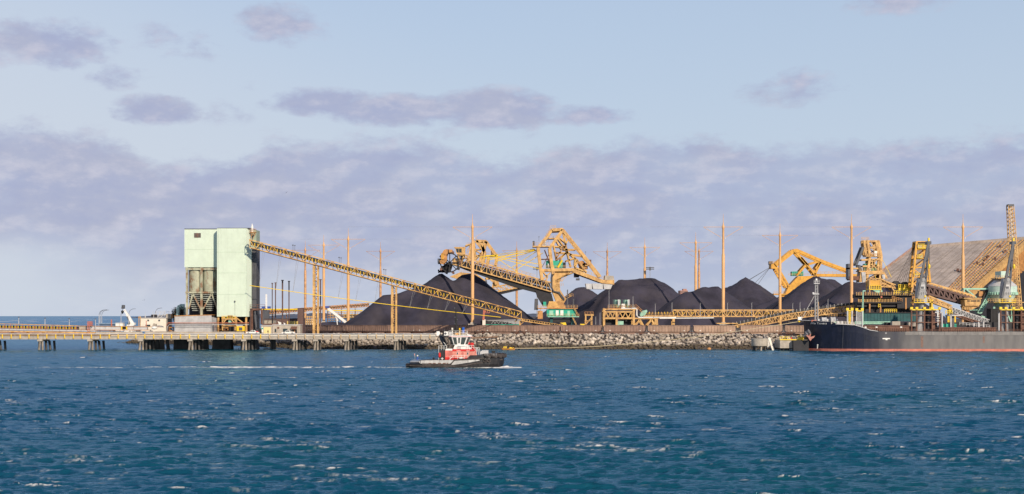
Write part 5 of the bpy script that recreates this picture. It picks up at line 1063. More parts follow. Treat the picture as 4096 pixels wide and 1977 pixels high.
T.box('stay_platform', 1942, 1022, 1992, 1027, -5, 5, 'hose'); T.rail('platform_railing', [(1942,1022),(1990,1022)], -5, 'yellow', 1.4, 1.3, .11); T.box('control_box', 1964, 1006, 1980, 1022, -4.6, -2, 'dgrey')
T.fr('front_leg', [[(1954,1028),(1950,1056)],[(1988,1030),(1982,1062)]], 1.6)
st = MB()
for a, b in (((1988,1030),(2180,1082)),((1990,1026),(2170,1060)),((1990,1034),(2100,1110))): st.path([q(*a,-3), q(*b,-3)], .1, 5).path([q(*a,3), q(*b,3)], .1, 5)
st.build('stay_cable', M_['hose'], T.t)
T.pr('main_girder', [(1800,1108),(1842,1090),(1906,1097),(1948,1126),(1948,1152),(1930,1145)], -4, 4); T.pr('girder_edge', [(1936,1128),(1947,1120),(1951,1150),(1946,1152),(1938,1132)], -4.4, -4.02, 'dgrey')
T.rail('girder_railing', [(1838,1090),(1890,1094)], -4.2, 'yellow', 1.4, 1.2, .13)
T.fr('strut', [[(1940,1098),(1975,1128)],[(1975,1100),(1985,1140)],[(1944,1116),(2000,1104)]], 1.2)
T.pr('column', [(1974,1110),(1990,1110),(2000,1150),(1968,1150)], -3, 3)
T.tr('boom', (1946,1154), (2100,1126), (1976,1170), (2100,1146), 9, .6, .4, half=3); T.pr('boom_belly', [(1976,1173),(2100,1149),(2100,1156),(1994,1180)], -2.2, 2.2, 'dark')
# ---------------------------------------------------------------- golden reclaimer
G = Rig('reclaimer', 985, (3150, 1190), 'golden yellow reclaimer with bent arm and small nose cabin behind the pointed coal cone', 'reclaimer', 4); q = G.q
G.fr('bent_arm', [[(3098,1062),(3168,1006)],[(3168,1006),(3186,1004)]], 2.6, 'gold', cw=1.2); G.fr('top_chord', [[(3186,1004),(3282,1046),(3390,1086)]], 1.9, 'gold', cw=.8)
G.fr('strut', [[(3178,1010),(3222,1058),(3256,1100)],[(3280,1046),(3254,1100)],[(3226,1060),(3280,1044)],[(3200,1030),(3226,1060)],[(3218,1062),(3188,1096)],[(3276,1050),(3258,1076)]], 1.3, 'gold', cw=.6)
G.fr('front_leg', [[(3098,1076),(3142,1152)],[(3108,1072),(3152,1146)]], 1.1, 'gold', cw=.5); G.fr('leg_lacing', [[(3104,1086),(3116,1088),(3118,1110),(3130,1110),(3134,1136),(3146,1138)]], .5, 'gold', cw=.3)
G.box('nose_block', 3080, 1058, 3106, 1076, -4.5, 4.5, 'gold'); G.box('nose_cabin', 3074, 1046, 3088, 1060, -3, 1, 'dgrey'); G.rail('nose_railing', [(3072,1058),(3104,1056)], -4.6, 'gold', 1.5, 1, .14)
G.pr('main_girder', [(3150,1146),(3188,1106),(3262,1104),(3262,1112),(3210,1132),(3196,1140),(3176,1172),(3158,1178),(3136,1178)], -4, 4, 'gold'); G.pr('counter_boom', [(3258,1096),(3442,1097),(3442,1109),(3258,1107)], -4, 4, 'gold')
G.rail('boom_railing', [(3262,1096),(3420,1096)], -4.1, 'gold', 1.5, 2.6, .12); G.rail('deck_railing', [(3150,1104),(3240,1103)], -4.3, 'gold', 1.5, 2, .12)
gh = G.box('machine_house', 3165, 1087, 3210, 1104, -3, 3, 'teal')
for x in (3172, 3180, 3188, 3196, 3204): G.box('rib', x - .8, 1088, x + .8, 1103, -3.15, -3.01, 'dteal', gh)
MB().path([q(3182,1104,-4.2), q(3204,1080,-4.2)], .6, 8).build('hydraulic_cylinder', M_['gold'], G.t)
G.box('base_deck', 3090, 1175, 3160, 1180, -5, 5, 'gold'); G.rail('base_railing', [(3090,1175),(3140,1175)], -5, 'gold', 1.5, 2, .13); G.pr('portal', [(3120,1180),(3172,1176),(3176,1215),(3110,1215)], -4, 4, 'gold')
st = MB()
for a in ((2980,1122),(2990,1118),(2996,1150),(3010,1160)): st.path([q(3078,1070,-2), q(a[0], a[1] + 6,-2)], .12, 5)
st.build('stay_cable', M_['dgrey'], G.t)
# ---------------------------------------------------------------- end-on stacker
E_ = Rig('stacker_reclaimer', 820, (3485, 1180), 'tall yellow stacker seen end on with a green cabin in its frame', 'stacker', 3); q = E_.q
E_.fr('front_leg', [[(3452,964),(3458,1022)],[(3465,964),(3474,1024)],[(3508,964),(3520,1026),(3515,1120)],[(3474,1030),(3460,1134)],[(3500,968),(3508,1020)]], 1.25, cw=.5); E_.fr('back_leg', [[(3448,990),(3420,1062)],[(3432,1062),(3440,1090)]], 1.1, 'dgrey', cw=.4)
E_.fr('cross_beam', [[(3465,966),(3510,966)],[(3470,992),(3514,990)],[(3458,1021),(3520,1019)],[(3440,1041),(3520,1038)],[(3445,1066),(3518,1064)],[(3442,1090),(3520,1088)],[(3476,1066),(3500,1040)],[(3500,1066),(3476,1040)]], .9, cw=.4)
E_.fr('bracing', [[(3476,966),(3492,990),(3508,966)],[(3478,992),(3512,1018)],[(3512,992),(3478,1018)],[(3464,1090),(3490,1065),(3515,1090)],[(3462,1120),(3515,1092)]], .4, cw=.2)
E_.pr('head_frame', [(3470,963),(3504,963),(3504,970),(3470,970)], -3.4, 3.4); E_.rail('head_railing', [(3440,962),(3470,962)], -3.2, 'yellow', 1.6, .7, .14); E_.rail('head_railing', [(3440,975),(3466,975)], -3.2, 'yellow', 1.6, .7, .14)
E_.stair('stair', 3446, 1020, 3462, 966, -3.6); E_.box('white_box', 3490, 1006, 3501, 1028, -4.4, -3.2, 'white'); E_.box('mid_platform', 3456, 1025, 3516, 1028, -4.6, 3, 'yellow'); E_.rail('mid_railing', [(3456,1025),(3516,1025)], -4.6, 'yellow', 1.5, 1, .13)
E_.box('machine_house', 3456, 1056, 3504, 1083, -2, 3, 'teal'); E_.box('house_door', 3470, 1066, 3480, 1083, -2.2, -2.02, 'white'); E_.box('deck', 3430, 1084, 3524, 1088, -4, 4, 'yellow'); E_.rail('deck_railing', [(3432,1084),(3524,1084)], -4, 'yellow', 1.5, 1.2, .13)
E_.pr('arch_girder', [(3436,1088),(3530,1088),(3548,1120),(3540,1122),(3526,1098),(3450,1098),(3440,1130),(3430,1130)], -4, 4, 'yellow'); E_.box('grey_hood', 3388, 1056, 3400, 1118, -3, 3, 'dgrey'); E_.box('left_platform', 3388, 1072, 3436, 1078, -3, 3, 'yellow'); E_.box('lower_girder', 3392, 1106, 3450, 1122, -3.4, 3, 'rust')
ch = MB()
for k in range(3): ch.path([q(3441 + k*5,1090,-4.2), q(3446 + k*4,1136,-4.2)], .5, 7)
for k in range(2): ch.path([q(3522 + k*5,1100,-4.2), q(3530 + k*4,1136,-4.2)], .5, 7)
ch.build('chute', M_['lgrey'], E_.t)
MB().path([q(3520,1032,-3), q(3560,1110,-3)], .14, 5).path([q(3480,1060,-3), q(3500,1120,-3)], .14, 5).build('stay_cable', M_['hose'], E_.t)
# ---------------------------------------------------------------- great storage shed
sh_ = thing('storage_shed', P(3800, 1200, 860), 'vast steep roofed coal shed with grey sheeting, stepped yellow ribs and open dark gable', 'shed')
eL, eR, rL, rR = P(3424,1164,800), P(3872,1186,775), P(3652,993,870), P(4130,953,850)
nrm = (eR - eL).cross(rL - eL).normalized()
if nrm.y > 0: nrm = -nrm
def rf(u_, v_, o=0): return (eL.lerp(eR, u_)).lerp(rL.lerp(rR, u_), v_) + nrm * o
b = MB(); n = 20; b.v = [rf(i / n, j / n, o) for o in (0, -.8) for j in range(n+1) for i in range(n+1)]; k = n + 1
for o in (0, k*k): b.f += [(o + j*k+i, o + j*k+i+1, o + (j+1)*k+i+1, o + (j+1)*k+i) for j in range(n) for i in range(n)]
b.f += [(i, i+1, k*k+i+1, k*k+i) for i in range(n)] + [(n*k+i, n*k+i+1, k*k+n*k+i+1, k*k+n*k+i) for i in range(n)] + [(j*k, (j+1)*k, k*k+(j+1)*k, k*k+j*k) for j in range(n)] + [(j*k+n, (j+1)*k+n, k*k+(j+1)*k+n, k*k+j*k+n) for j in range(n)]
b.build('roof', M_['roof'], sh_)
rs = random.Random(2); sm = MB()
for i in range(95):
    u_ = i / 95 * .985 + rs.uniform(-.002,.002); v0, v1 = rs.uniform(0,.15), 1.0
    if rs.random() < .45: v0, v1 = sorted((rs.random(), rs.random()))
    if rs.random() < .55: sm.beam(rf(u_, v0, .02), rf(u_, v1, .02), rs.uniform(.12,.3), .1, up=nrm)
sm.build('sheet_seam', M_['grey'] if False else mat('dark_sheet_seam', (.22,.195,.18), .8, .2), sh_)
for r_i in range(9):
    uf = lambda v_, r_i=r_i: (.775 - .10 * v_) + (.985 - (.775 - .10 * v_)) * r_i / 8.6
    rib = MB()
    v0 = 0.02; v1 = .99
    k = 34; c_ = [v0 + (v1 - v0) * i / k for i in range(k + 1)]
    rib.beam(rf(uf(v0) + .003, v0, .1), rf(uf(v1) + .003, v1, .1), .35, .3, up=nrm)
    for i in range(k):
        if rs.random() < .06: continue
        a, bq_ = rf(uf(c_[i]), c_[i], .35), rf(uf(c_[i]) + .0095, c_[i] + .004, .35); rib.beam(a, bq_, .6, .8, up=nrm)
    rib.build('stepped_rib', M_['yellow'] if r_i % 3 else M_['rmast'], sh_)
ep = MB()
for i in range(46): v_ = i / 46 * .99; ep.beam(rf(-.002, v_, .3), rf(.004, v_, .3), 1.5, 1.3, up=nrm)
ep.build('left_edge_step', M_['orange'], sh_)
MB().beam(rf(1.0, 0, .2), rf(1.0, 1, .2), 3.4, 2.2, up=nrm).build('gable_beam', M_['yellow'], sh_)
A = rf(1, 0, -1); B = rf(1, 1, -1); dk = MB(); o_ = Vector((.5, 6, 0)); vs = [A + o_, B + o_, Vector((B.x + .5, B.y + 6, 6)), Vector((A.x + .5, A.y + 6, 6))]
dk.add(vs + [v_ + Vector((1, 3, 0)) for v_ in vs], [(0,1,2,3),(7,6,5,4),(0,4,5,1),(1,5,6,2),(2,6,7,3),(3,7,4,0)]).build('interior', M_['dark'], sh_)  # dark sheet standing for the shade inside the open gable
gp_ = MB()
for i in range(12): t = .52 + i * .035; a = rf(1, t, -1.4); gp_.beam(a, a + Vector((0, 3, -13)), 1.1)
gp_.build('gable_post', M_['orange'], sh_)
for u_, v_ in ((.79,.86),(.80,.60),(.82,.52),(.755,.55),(.79,.66),(.87,.62),(.89,.75),(.66,.42),(.70,.40)): a = rf(u_, v_, .5); MB().beam(a, a + (rf(u_ + .02, v_) - rf(u_, v_)), 1.6, 1.8, up=nrm).build('roof_vent', M_['rust'], sh_)
lv2 = MB(); lv2.beam(rf(0,1,.5), rf(1,1,.5), 1.4, .8, up=nrm); lv2.build('ridge_cap', M_['roof'], sh_)
# ---------------------------------------------------------------- transfer station and level gallery
def rig(name, Y, loc, label, cat, half, group=None): return Rig(name, Y, loc, label, cat, half, group)
V = rig('transfer_station', 690, (2480, 1302), 'yellow lattice transfer station with mint green bins on top, behind the brown wagons', 'transfer station', 4); q = V.q
V.fr('leg', [[(2414,1236),(2414,1304)],[(2464,1248),(2464,1304)],[(2532,1236),(2532,1304)]], .95); V.fr('deck_beam', [[(2412,1238),(2546,1238)],[(2412,1248),(2534,1248)],[(2412,1274),(2630,1274)]], .65, cw=.4)
V.tr('truss', (2414,1249), (2464,1249), (2414,1272), (2464,1272), 3, .5, .38, style='W'); V.tr('truss', (2466,1249), (2532,1249), (2466,1272), (2532,1272), 3, .5, .38, style='W'); V.fr('brace', [[(2540,1302),(2556,1278),(2570,1302)],[(2586,1302),(2602,1278),(2616,1302)],[(2624,1276),(2626,1304)],[(2618,1276),(2619,1304)]], .75)
V.box('dark_hopper', 2420, 1276, 2462, 1304, -1, 3, 'dark'); V.box('dark_hopper', 2480, 1252, 2525, 1300, 0, 3, 'dark'); V.box('mint_box', 2463, 1285, 2492, 1301, -3.5, -1, 'mint')
V.box('top_deck', 2428, 1232, 2546, 1236, -4.5, 4.5, 'orange'); V.rail('top_railing', [(2430,1232),(2534,1232)], -4.5, 'yellow', 1.3, 1.4, .12)
for x0, x1 in ((2452,2482),(2491,2518)):
    a, b = q(x0,1200), q(x1,1230); cx = (a.x+b.x)/2; bn = MB().lathe((cx, V.Y - 1, 0), [(1.0,b.z),((b.x-a.x)/2,b.z + 1.2),((b.x-a.x)/2,a.z)], 16).build('bin', M_['mint'], V.t, smooth=40); c = MB()
    for k in range(5): t = math.pi * (1.1 + k * .2); r_ = (b.x-a.x)/2 + .15; c.beam((cx + r_*math.cos(t), V.Y - 1 + r_*math.sin(t), b.z), (cx + r_*math.cos(t), V.Y - 1 + r_*math.sin(t), a.z + .3), .18)
    c.build('bin_frame', M_['dgrey'], bn); V.box('grey_duct', x0 + 17, 1199, x0 + 24, 1222, -4.6, -4, 'lgrey')
V.box('white_cabinet', 2484, 1216, 2497, 1234, -4.2, -3, 'white'); V.stair('stair', 2540, 1226, 2566, 1250, -4.2, 'orange'); V.pr('mint_chute', [(2556,1258),(2568,1244),(2586,1240),(2588,1246),(2578,1262),(2562,1266)], -2, 2, 'mint')
MB().path([q(2482,1234,-4.4), q(2540,1234,-4.4), q(2544,1238,-4.4), q(2544,1262,-4.4), q(2550,1270,-4.4), q(2700,1271,-4.4)], .3, 7).path([q(2634,1274,-4.5), q(2850,1272,-4.5)], .25, 6).build('white_pipe', M_['white'], V.t)
LG = rig('level_gallery', 692, (2900, 1274), 'long level yellow lattice gallery with black belt, running right from the transfer station', 'gallery', 2); q = LG.q
LG.tr('truss', (2691,1241), (3172,1241), (2691,1266), (3172,1266), 27, .55, .3); LG.pr('belt', [(2566,1250),(3340,1250),(3340,1257),(2566,1257)], -.8, .8, 'belt'); LG.pr('left_deck', [(2560,1262),(2692,1262),(2692,1267),(2560,1267)], -2, 2, 'yellow'); LG.rail('left_railing', [(2590,1262),(2690,1262)], -2, 'yellow', 1.1, 1.6, .12)
for i in range(42): x = 2572 + i * 12.2; p = q(x,1248,-1.1); MB().bx(p.x - .14, p.x + .14, p.y - .1, p.y + .1, p.z - 1.2, p.z).build('idler', M_['bright'] if i % 3 else M_['yellow'], LG.t)
for x in (2692, 3024): LG.fr('leg', [[(x,1266),(x,1304)]], 1.1)
LG.pr('under_pipe', [(3150,1285),(3420,1285),(3420,1290),(3150,1290)], -1, 1, 'dark'); LG.pr('lower_gallery', [(3170,1256),(3420,1256),(3420,1268),(3170,1268)], -1.5, 1.5, 'dark')
LG.rail('lower_railing', [(3280,1266),(3420,1266)], -1.7, 'yellow', 1.2, 1.2, .14)
IG = rig('inclined_gallery', 668, (3080, 1310), 'yellow inclined conveyor with black hooded belt rising behind the ship bow', 'conveyor', 1.5); q = IG.q
c = MB(); a0 = (2866,1325); a1 = (3165,1256); a2 = (3455,1215)
def iy(x): return 1318 - (x - 2866) * .2145 if x < 3165 else 1253.9 - (x - 3165) * .133
def ib(x): return iy(x) + min(22, 6 + max(0, (x - 2940)) * .3)
c = MB(); xs_ = list(range(2866, 3446, 13))
for d in (-1.5, 1.5):
    for i, (x0, x1) in enumerate(zip(xs_, xs_[1:])):
        c.beam(q(x0,iy(x0),d), q(x1,iy(x1),d), .42)
        if x0 > 2950: c.beam(q(x0,ib(x0),d), q(x1,ib(x1),d), .4); c.beam(q(x0,iy(x0),d), q(x0,ib(x0),d), .25); c.beam(*((q(x0,ib(x0),d), q(x1,iy(x1),d)) if i % 2 else (q(x0,iy(x0),d), q(x1,ib(x1),d))), .26)
for x in xs_: c.beam(q(x,iy(x),-1.5), q(x,iy(x),1.5), .25)
c.build('truss', M_['yellow'], IG.t)
hd = MB(); hd.loft([[q(x, iy(x) + e, d) for e, d in ((-2,-.9),(-11,-.7),(-11,.7),(-2,.9))] for x in xs_]); hd.build('belt_hood', M_['belt'], IG.t)
for i in range(38): x = 2870 + i * 15; p = q(x, iy(x) - 8, -.95); MB().bx(p.x - .12, p.x + .12, p.y - .1, p.y + .06, p.z - .6, p.z + .7).build('hood_band', M_['grey'], IG.t)
for x in (2948, 3120): IG.fr('leg', [[(x, iy(x) + 4), (x, 1326)]], .8)
IG.fr('leg_beam', [[(2866,1294),(2948,1294)]], .4)
# small things in front of the coal
pf2 = rig('portal_frame', 690, (2364, 1304), 'small yellow portal frame standing between the stacker and the transfer station', 'frame', 2); pf2.fr('post', [[(2342,1258),(2342,1304)],[(2366,1258),(2366,1304)]], .6); pf2.box('top', 2338, 1258, 2374, 1263, -2.4, 2.4, 'yellow'); pf2.rail('railing', [(2338,1258),(2372,1258)], -2.4, 'orange', 1.2, 1.2, .12); pf2.fr('brace', [[(2342,1284),(2366,1284)],[(2342,1300),(2366,1268)]], .3); pf2.box('base_unit', 2320, 1296, 2345, 1304, -2, 2, 'hose')
ylb = rig('yellow_loader_bucket', 690, (2250, 1300), 'bright yellow machine arm at the right foot of the inclined conveyor', 'machine arm', 1); ylb.pr('arm', [(2238,1292),(2262,1290),(2266,1300),(2258,1304),(2250,1296)], -1, 1, 'hose')
lf = rig('boom_lift', 705, (1940, 1300), 'faded red boom lift with basket beside the mast footing', 'boom lift', .6); lf.fr('mast', [[(1934,1280),(1937,1240)]], .9, 'pinkr'); lf.fr('basket', [[(1942,1241),(1958,1241),(1958,1252),(1942,1252),(1942,1241)],[(1950,1241),(1950,1252)]], .22, 'pinkr'); lf.fr('arm', [[(1934,1244),(1944,1246)]], .4, 'pinkr'); lf.box('base', 1930, 1278, 1942, 1306, -.8, .8, 'cream')
gs = rig('flat_green_shed', 708, (2000, 1304), 'long low shed with a green skirting and a pale curved roof beside the railway', 'shed', 4); gs.box('wall', 1922, 1282, 2080, 1306, 0, 8, 'dark'); gs.box('skirting', 1936, 1298, 2080, 1306, -.3, -.05, 'teal'); gs.pr('roof', [(1921,1281.5),(2084,1279),(2084,1282),(1921,1282)], -.6, 8.4, 'lgrey')
c = MB(); gq = gs.q
for x in range(1966, 2060, 14): c.beam(gq(x,1296,-.3), gq(x + 7,1284,-.3), .2).beam(gq(x + 7,1284,-.3), gq(x + 14,1296,-.3), .2)
c.poly([gq(1950,1284,-.35), gq(1990,1284,-.35), gq(2030,1288,-.35), gq(2056,1297,-.35)], .22).build('roof_truss', M_['grey'], gs.t); gs.pr('grey_panel', [(2000,1284),(2080,1284),(2080,1297),(2052,1297),(2030,1287)], -.25, -.05, 'grey')
for x, y, yb_, lb in ((2600,1068,1115,'tall floodlight mast on the top of the broad coal hill'),(2148,1068,1105,'small floodlight mast behind the legs of the stacker')):
    p = P(x, yb_, 900); r = thing('floodlight_mast', p, lb, 'floodlight', 'floodlight masts'); MB().cyl(P(x, 1300, 900), P(x, y, 900), .22, .16, 6).build('pole', M_['grey'], r); c = MB()
    for yy in (y + 4, y + 10): c.beam(P(x - 15, yy, 900), P(x + 15, yy, 900), .15)
    for dx in (-14,-9,-4,4,9,14):
        for yy in (y + 3, y + 9): p = P(x + dx, yy, 900); c.bx(p.x - .35, p.x + .35, p.y - .3, p.y + .3, p.z - .25, p.z + .25)
    c.bx(P(x - 3,0,900).x, P(x + 3,0,900).x, 899.6, 900.4, P(0,y + 14,900).z, P(0,y,900).z).build('lamp_head', M_['dgrey'], r)
for i, (x, t, b_, Y, lb) in enumerate(((2436,1163,1236,684,'thin tall pole at the left end of the transfer station'),(2532,1186,1234,684,'thin pole at the right end of the transfer station'),(2621,1216,1262,684,'thin grey lamp pole right of the mint chute'),(2688,1212,1242,684,'thin grey lamp pole at the start of the level gallery'),(2801,1214,1262,684,'thin grey lamp pole left of the tall gallery mast'),(2910,1212,1241,684,'thin grey lamp pole right of the tall gallery mast'),(3007,1212,1262,684,'thin grey lamp pole below the pointed coal cone'),(2383,1268,1304,684,'short grey lamp pole by the foot of the broad coal hill'),(2400,1252,1300,684,'taller grey lamp pole at the left of the transfer station'),(3171,1214,1245,664,'thin lamp pole on the inclined conveyor left of the ship mast'),(3200,1210,1240,664,'dark lamp pole nearest the ship mast on its left'),(3312,1198,1236,664,'thin lamp pole on the inclined conveyor right of the ship mast'))):
    r = thing('yard_lamp', P(x, b_, Y), lb, 'lamp post', 'thin lamp poles of the coal yard'); MB().cyl(P(x, b_ + 4, Y), P(x, t, Y), .1, .07, 5).build('pole', M_['lgrey'], r); p = P(x, t, Y); MB().bx(p.x - .2, p.x + .45, p.y - .15, p.y + .15, p.z - .05, p.z + .18).build('lamp_head', M_['dgrey'], r)
frb = thing('far_building', P(2734,1175,1400), 'small pinkish far building showing between two coal hills', 'building'); fb = MB(); A = P(2722,1162,1400); B = P(2752,1180,1400); fb.bx(A.x, B.x, 1400, 1420, 8, A.z).bx(P(2734,0,1400).x, P(2748,0,1400).x, 1402, 1412, A.z, A.z + 1.5).build('wall', mat('pink_brick',(.40,.22,.18),.8,.2), frb); c = MB()
for i in range(8): x = A.x + .5 + i * .85; c.bx(x, x + .4, 1399.8, 1399.98, A.z - 2.2, A.z - .8)
c.build('window', M_['dgrey'], frb)
# ---------------------------------------------------------------- right hand loading complex
K = rig('loading_gallery', 655, (3530, 1240), 'soot black double deck loading gallery with rows of yellow posts behind the ship deck', 'gallery', 3); q = K.q
K.box('upper_deck', 3416, 1178, 3656, 1184, -3.5, 3, 'dark'); K.box('upper_casing', 3416, 1184, 3640, 1193, -2, 3, 'dark'); K.box('lower_deck', 3424, 1208, 3600, 1214, -3.5, 3, 'dark'); K.box('lower_casing', 3424, 1213.8, 3600, 1228, -2, 3, 'dark'); K.box('drop_chute', 3582, 1190, 3640, 1234, -3, 3, 'dark'); K.box('back_wall', 3440, 1193, 3600, 1208, 1, 3, 'dark'); K.box('base_casing', 3424, 1228.2, 3670, 1250, 0, 3, 'dark')
c = MB()
for x in range(3418, 3660, 7): c.beam(q(x,1168 + (x % 3),-3.6), q(x,1182,-3.6), .28 if x % 2 else .2)
c.build('idler_post', M_['yellow'], K.t); c = MB()
for x in range(3426, 3580, 6): c.beam(q(x,1197 + (x % 3),-3.6), q(x,1209,-3.6), .26)
c.build('idler_post', M_['yellow'], K.t)
K.rail('railing', [(3568,1178),(3652,1178)], -3.7, 'hose', 1.5, 1, .2); K.rail('railing', [(3530,1250),(3578,1250)], -3.7, 'hose', 1.4, .9, .18); K.rail('railing', [(3560,1198),(3600,1208)], -3.7, 'orange', 1.3, 1, .15)
K.fr('post', [[(3472,1216),(3472,1250)],[(3515,1228),(3515,1250)],[(3644,1180),(3644,1240)],[(3652,1182),(3640,1215)],[(3616,1192),(3616,1236)]], .6, 'orange'); K.fr('yellow_ladder', [[(3507,1195),(3507,1230)],[(3515,1195),(3515,1230)],[(3507,1202),(3515,1202)],[(3507,1210),(3515,1210)],[(3507,1218),(3515,1218)],[(3507,1226),(3515,1226)]], .22, 'hose', False); K.box('sign_panel', 3514, 1185, 3520, 1193, -3.9, -3.75, 'pinkr')
hs_ = K.box('orange_drive_house', 3472, 1122, 3516, 1146, -3, 2, 'gold'); K.rail('house_railing', [(3470,1156),(3516,1156)], -3.4, 'hose', 1.4, 1, .2); K.box('house_deck', 3470, 1156, 3518, 1160, -3.5, 2.5, 'hose'); K.fr('house_frame', [[(3472,1116),(3472,1178)],[(3516,1116),(3516,1178)],[(3472,1116),(3516,1116),(3560,1138)],[(3516,1146),(3560,1150),(3570,1165)],[(3494,1116),(3494,1122)]], .45)
K.pr('mint_chute', [(3480,1160),(3520,1160),(3524,1166),(3508,1178),(3496,1168)], -3, -1, 'mint')
K.tr('drive_bridge', (3516,1118), (3576,1140), (3516,1132), (3576,1154), 6, .4, .3, half=2.4); K.box('round_shield', 3588, 1140, 3606, 1158, -2, 0, 'dark'); K.box('yellow_platform', 3586, 1152, 3636, 1162, -3.6, 2, 'hose'); K.rail('platform_railing', [(3586,1152),(3634,1152)], -3.6, 'hose', 1.4, .9, .2); c = MB().cyl(q(3618,1146,-2), q(3618,1146,1), 2.0, n=18).cyl(q(3582,1140,-2), q(3582,1140,1), 1.7, n=18); c.build('drum', M_['dark'], K.t)
tg = thing('teal_gallery', P(3564,1288,640), 'dusty dark teal clad box gallery above the ship deck', 'gallery'); A = P(3458,1253,640); B = P(3668,1286,640); MB().bx(A.x, B.x, 640, 645, B.z, A.z).build('cladding', M_['dteal'], tg); c = MB()
for i in range(17): x = A.x + (B.x-A.x)*i/16; c.bx(x - .08, x + .08, 639.88, 639.99, B.z, A.z)
c.build('batten', M_['dteal'], tg); MB().bx(A.x - .3, B.x + .2, 639.6, 645.3, A.z + .01, A.z + .3).build('roof', M_['dark'], tg)
for x in (3470, 3530, 3590, 3650): MB().beam(P(x,1286,642), P(x,1325,642), .6).build('leg', M_['dark'], tg)
tp_ = MB()
for y in (1289, 1295): tp_.path([P(3420,y,636), P(3578,y,636)], .32, 8)
tp_.build('teal_pipeline', M_['mint'], label='pair of teal pipes running low behind the deck posts of the ship', cat='pipeline')
gd = thing('green_davit', P(3452,1262,636), 'slender green davit post with a short arm behind the ship forecastle', 'davit'); MB().path([P(3452,1300,636), P(3452,1166,636)], [.4,.25], 8).build('post', M_['mint'], gd); MB().beam(P(3451,1164,636), P(3462,1164,636), .4).beam(P(3448,1240,636), P(3451,1170,636), .16).build('arm', M_['mint'], gd)
ST = rig('ship_loader_tower', 648, (3680, 1150), 'bright yellow braced tower of the ship loader left of the near grey deck crane', 'tower', 2.4); q = ST.q
ST.fr('leg', [[(3660,970),(3652,1060),(3641,1150)],[(3698,970),(3704,1030),(3714,1130)]], .85, 'gold'); ST.fr('brace', [[(3658,1000),(3700,998)],[(3654,1036),(3704,1034)],[(3650,1072),(3708,1070)],[(3646,1110),(3712,1106)],[(3656,1036),(3700,1000)],[(3652,1072),(3678,1052),(3704,1034)],[(3648,1078),(3680,1102),(3710,1072)],[(3644,1140),(3680,1110),(3714,1128)]], .42, 'gold', cw=.28)
ST.box('top_house', 3659, 970, 3700, 980, -2.6, 2.6, 'dark'); ST.box('top_frame', 3657, 966.5, 3700, 969.8, -2.9, 2.9, 'gold'); ST.box('platform', 3664, 992, 3702, 996, -3.4, 3, 'hose'); ST.rail('railing', [(3664,992),(3702,992)], -3.4, 'hose', 1.5, .8, .2); ST.box('platform', 3660, 1032, 3682, 1034.5, -3.4, 3, 'hose'); ST.rail('railing', [(3662,1032),(3682,1032)], -3.4, 'hose', 1.3, .8, .17); ST.rail('railing', [(3650,1106),(3668,1106)], -3.4, 'hose', 1.3, .8, .17)
st = MB()
for k in range(6): st.path([q(3658,972,-2), P(3582 + k*9,1134,655)], .07, 4)
st.build('stay_cable', M_['dgrey'], ST.t)
BG = rig('brown_gallery', 652, (3780, 1200), 'big brown lattice gallery sloping down to the right behind the near deck crane', 'gallery', 2.5); q = BG.q
BG.tr('truss', (3648,1128), (3894,1196), (3648,1160), (3894,1226), 12, .9, .6, 'brown', 'N'); BG.pr('enclosure', [(3648,1134),(3892,1201),(3892,1222),(3648,1156)], -1.6, 1.8, 'dark'); c = MB()
for i in range(15): t = i / 14; x = 3700 + 186 * t; c.beam(q(x,1136 + 54*t - 1,-3), q(x + 22,1134 + 54*t - 1,4), .5)
c.beam(q(3690,1127,-2.6), q(3894,1187,-2.6), .6).beam(q(3690,1122,2.6), q(3894,1180,2.6), .6).build('roof_frame', M_['yellow'], BG.t); BG.fr('left_strut', [[(3640,1150),(3648,1130),(3668,1160)],[(3648,1130),(3640,1170)]], .7)
YS = rig('yellow_drive_station', 646, (3880, 1226), 'yellow drive house with dark windows on a thick orange column', 'drive house', 2.5); YS.pr('house', [(3850,1200),(3916,1196),(3914,1216),(3906,1224),(3852,1224)], -3, 3); YS.box('roof', 3846, 1192, 3918, 1196, -3.4, 3.4)
for x0, x1 in ((3861,3871),(3874,3897),(3900,3910)): YS.box('window', x0, 1202, x1, 1207, -3.1, -3.01, 'dark')
YS.box('column', 3859, 1229, 3874, 1322, -1.5, 1.5, 'orange'); YS.pr('bracket', [(3846,1224),(3912,1224),(3880,1240),(3854,1240)], -2.2, 2.2); YS.rail('railing', [(3842,1240),(3880,1240)], -2.6, 'yellow', 1.2, 1, .14)
WG = rig('white_gallery', 642, (3840, 1270), 'pale lattice conveyor gallery sloping down to the right below the brown one', 'gallery', 1.4); WG.tr('left_truss', (3712,1184), (3804,1224), (3716,1206), (3804,1238), 8, .6, .35); WG.pr('tube', [(3806,1232),(3952,1282),(3952,1296),(3806,1247)], -1.3, 1.3, 'dgrey'); WG.tr('frame', (3806,1230), (3954,1280), (3806,1250), (3954,1300), 14, .3, .18, 'lgrey'); WG.tr('lower_frame', (3816,1256), (3954,1300), (3816,1264), (3954,1310), 12, .35, .25, 'rust'); WG.fr('leg', [[(3724,1200),(3724,1240)],[(3796,1236),(3796,1300)],[(3816,1260),(3816,1320)]], .6, 'bright')
gt = thing('green_silo', P(4010,1232,660), 'round mint green steel silo with conical roof between the two deck cranes', 'silo'); g0 = P(4010,1232,660); zz = lambda y: P(0,y,660).z; rw = lambda x: P(x,0,660).x - g0.x
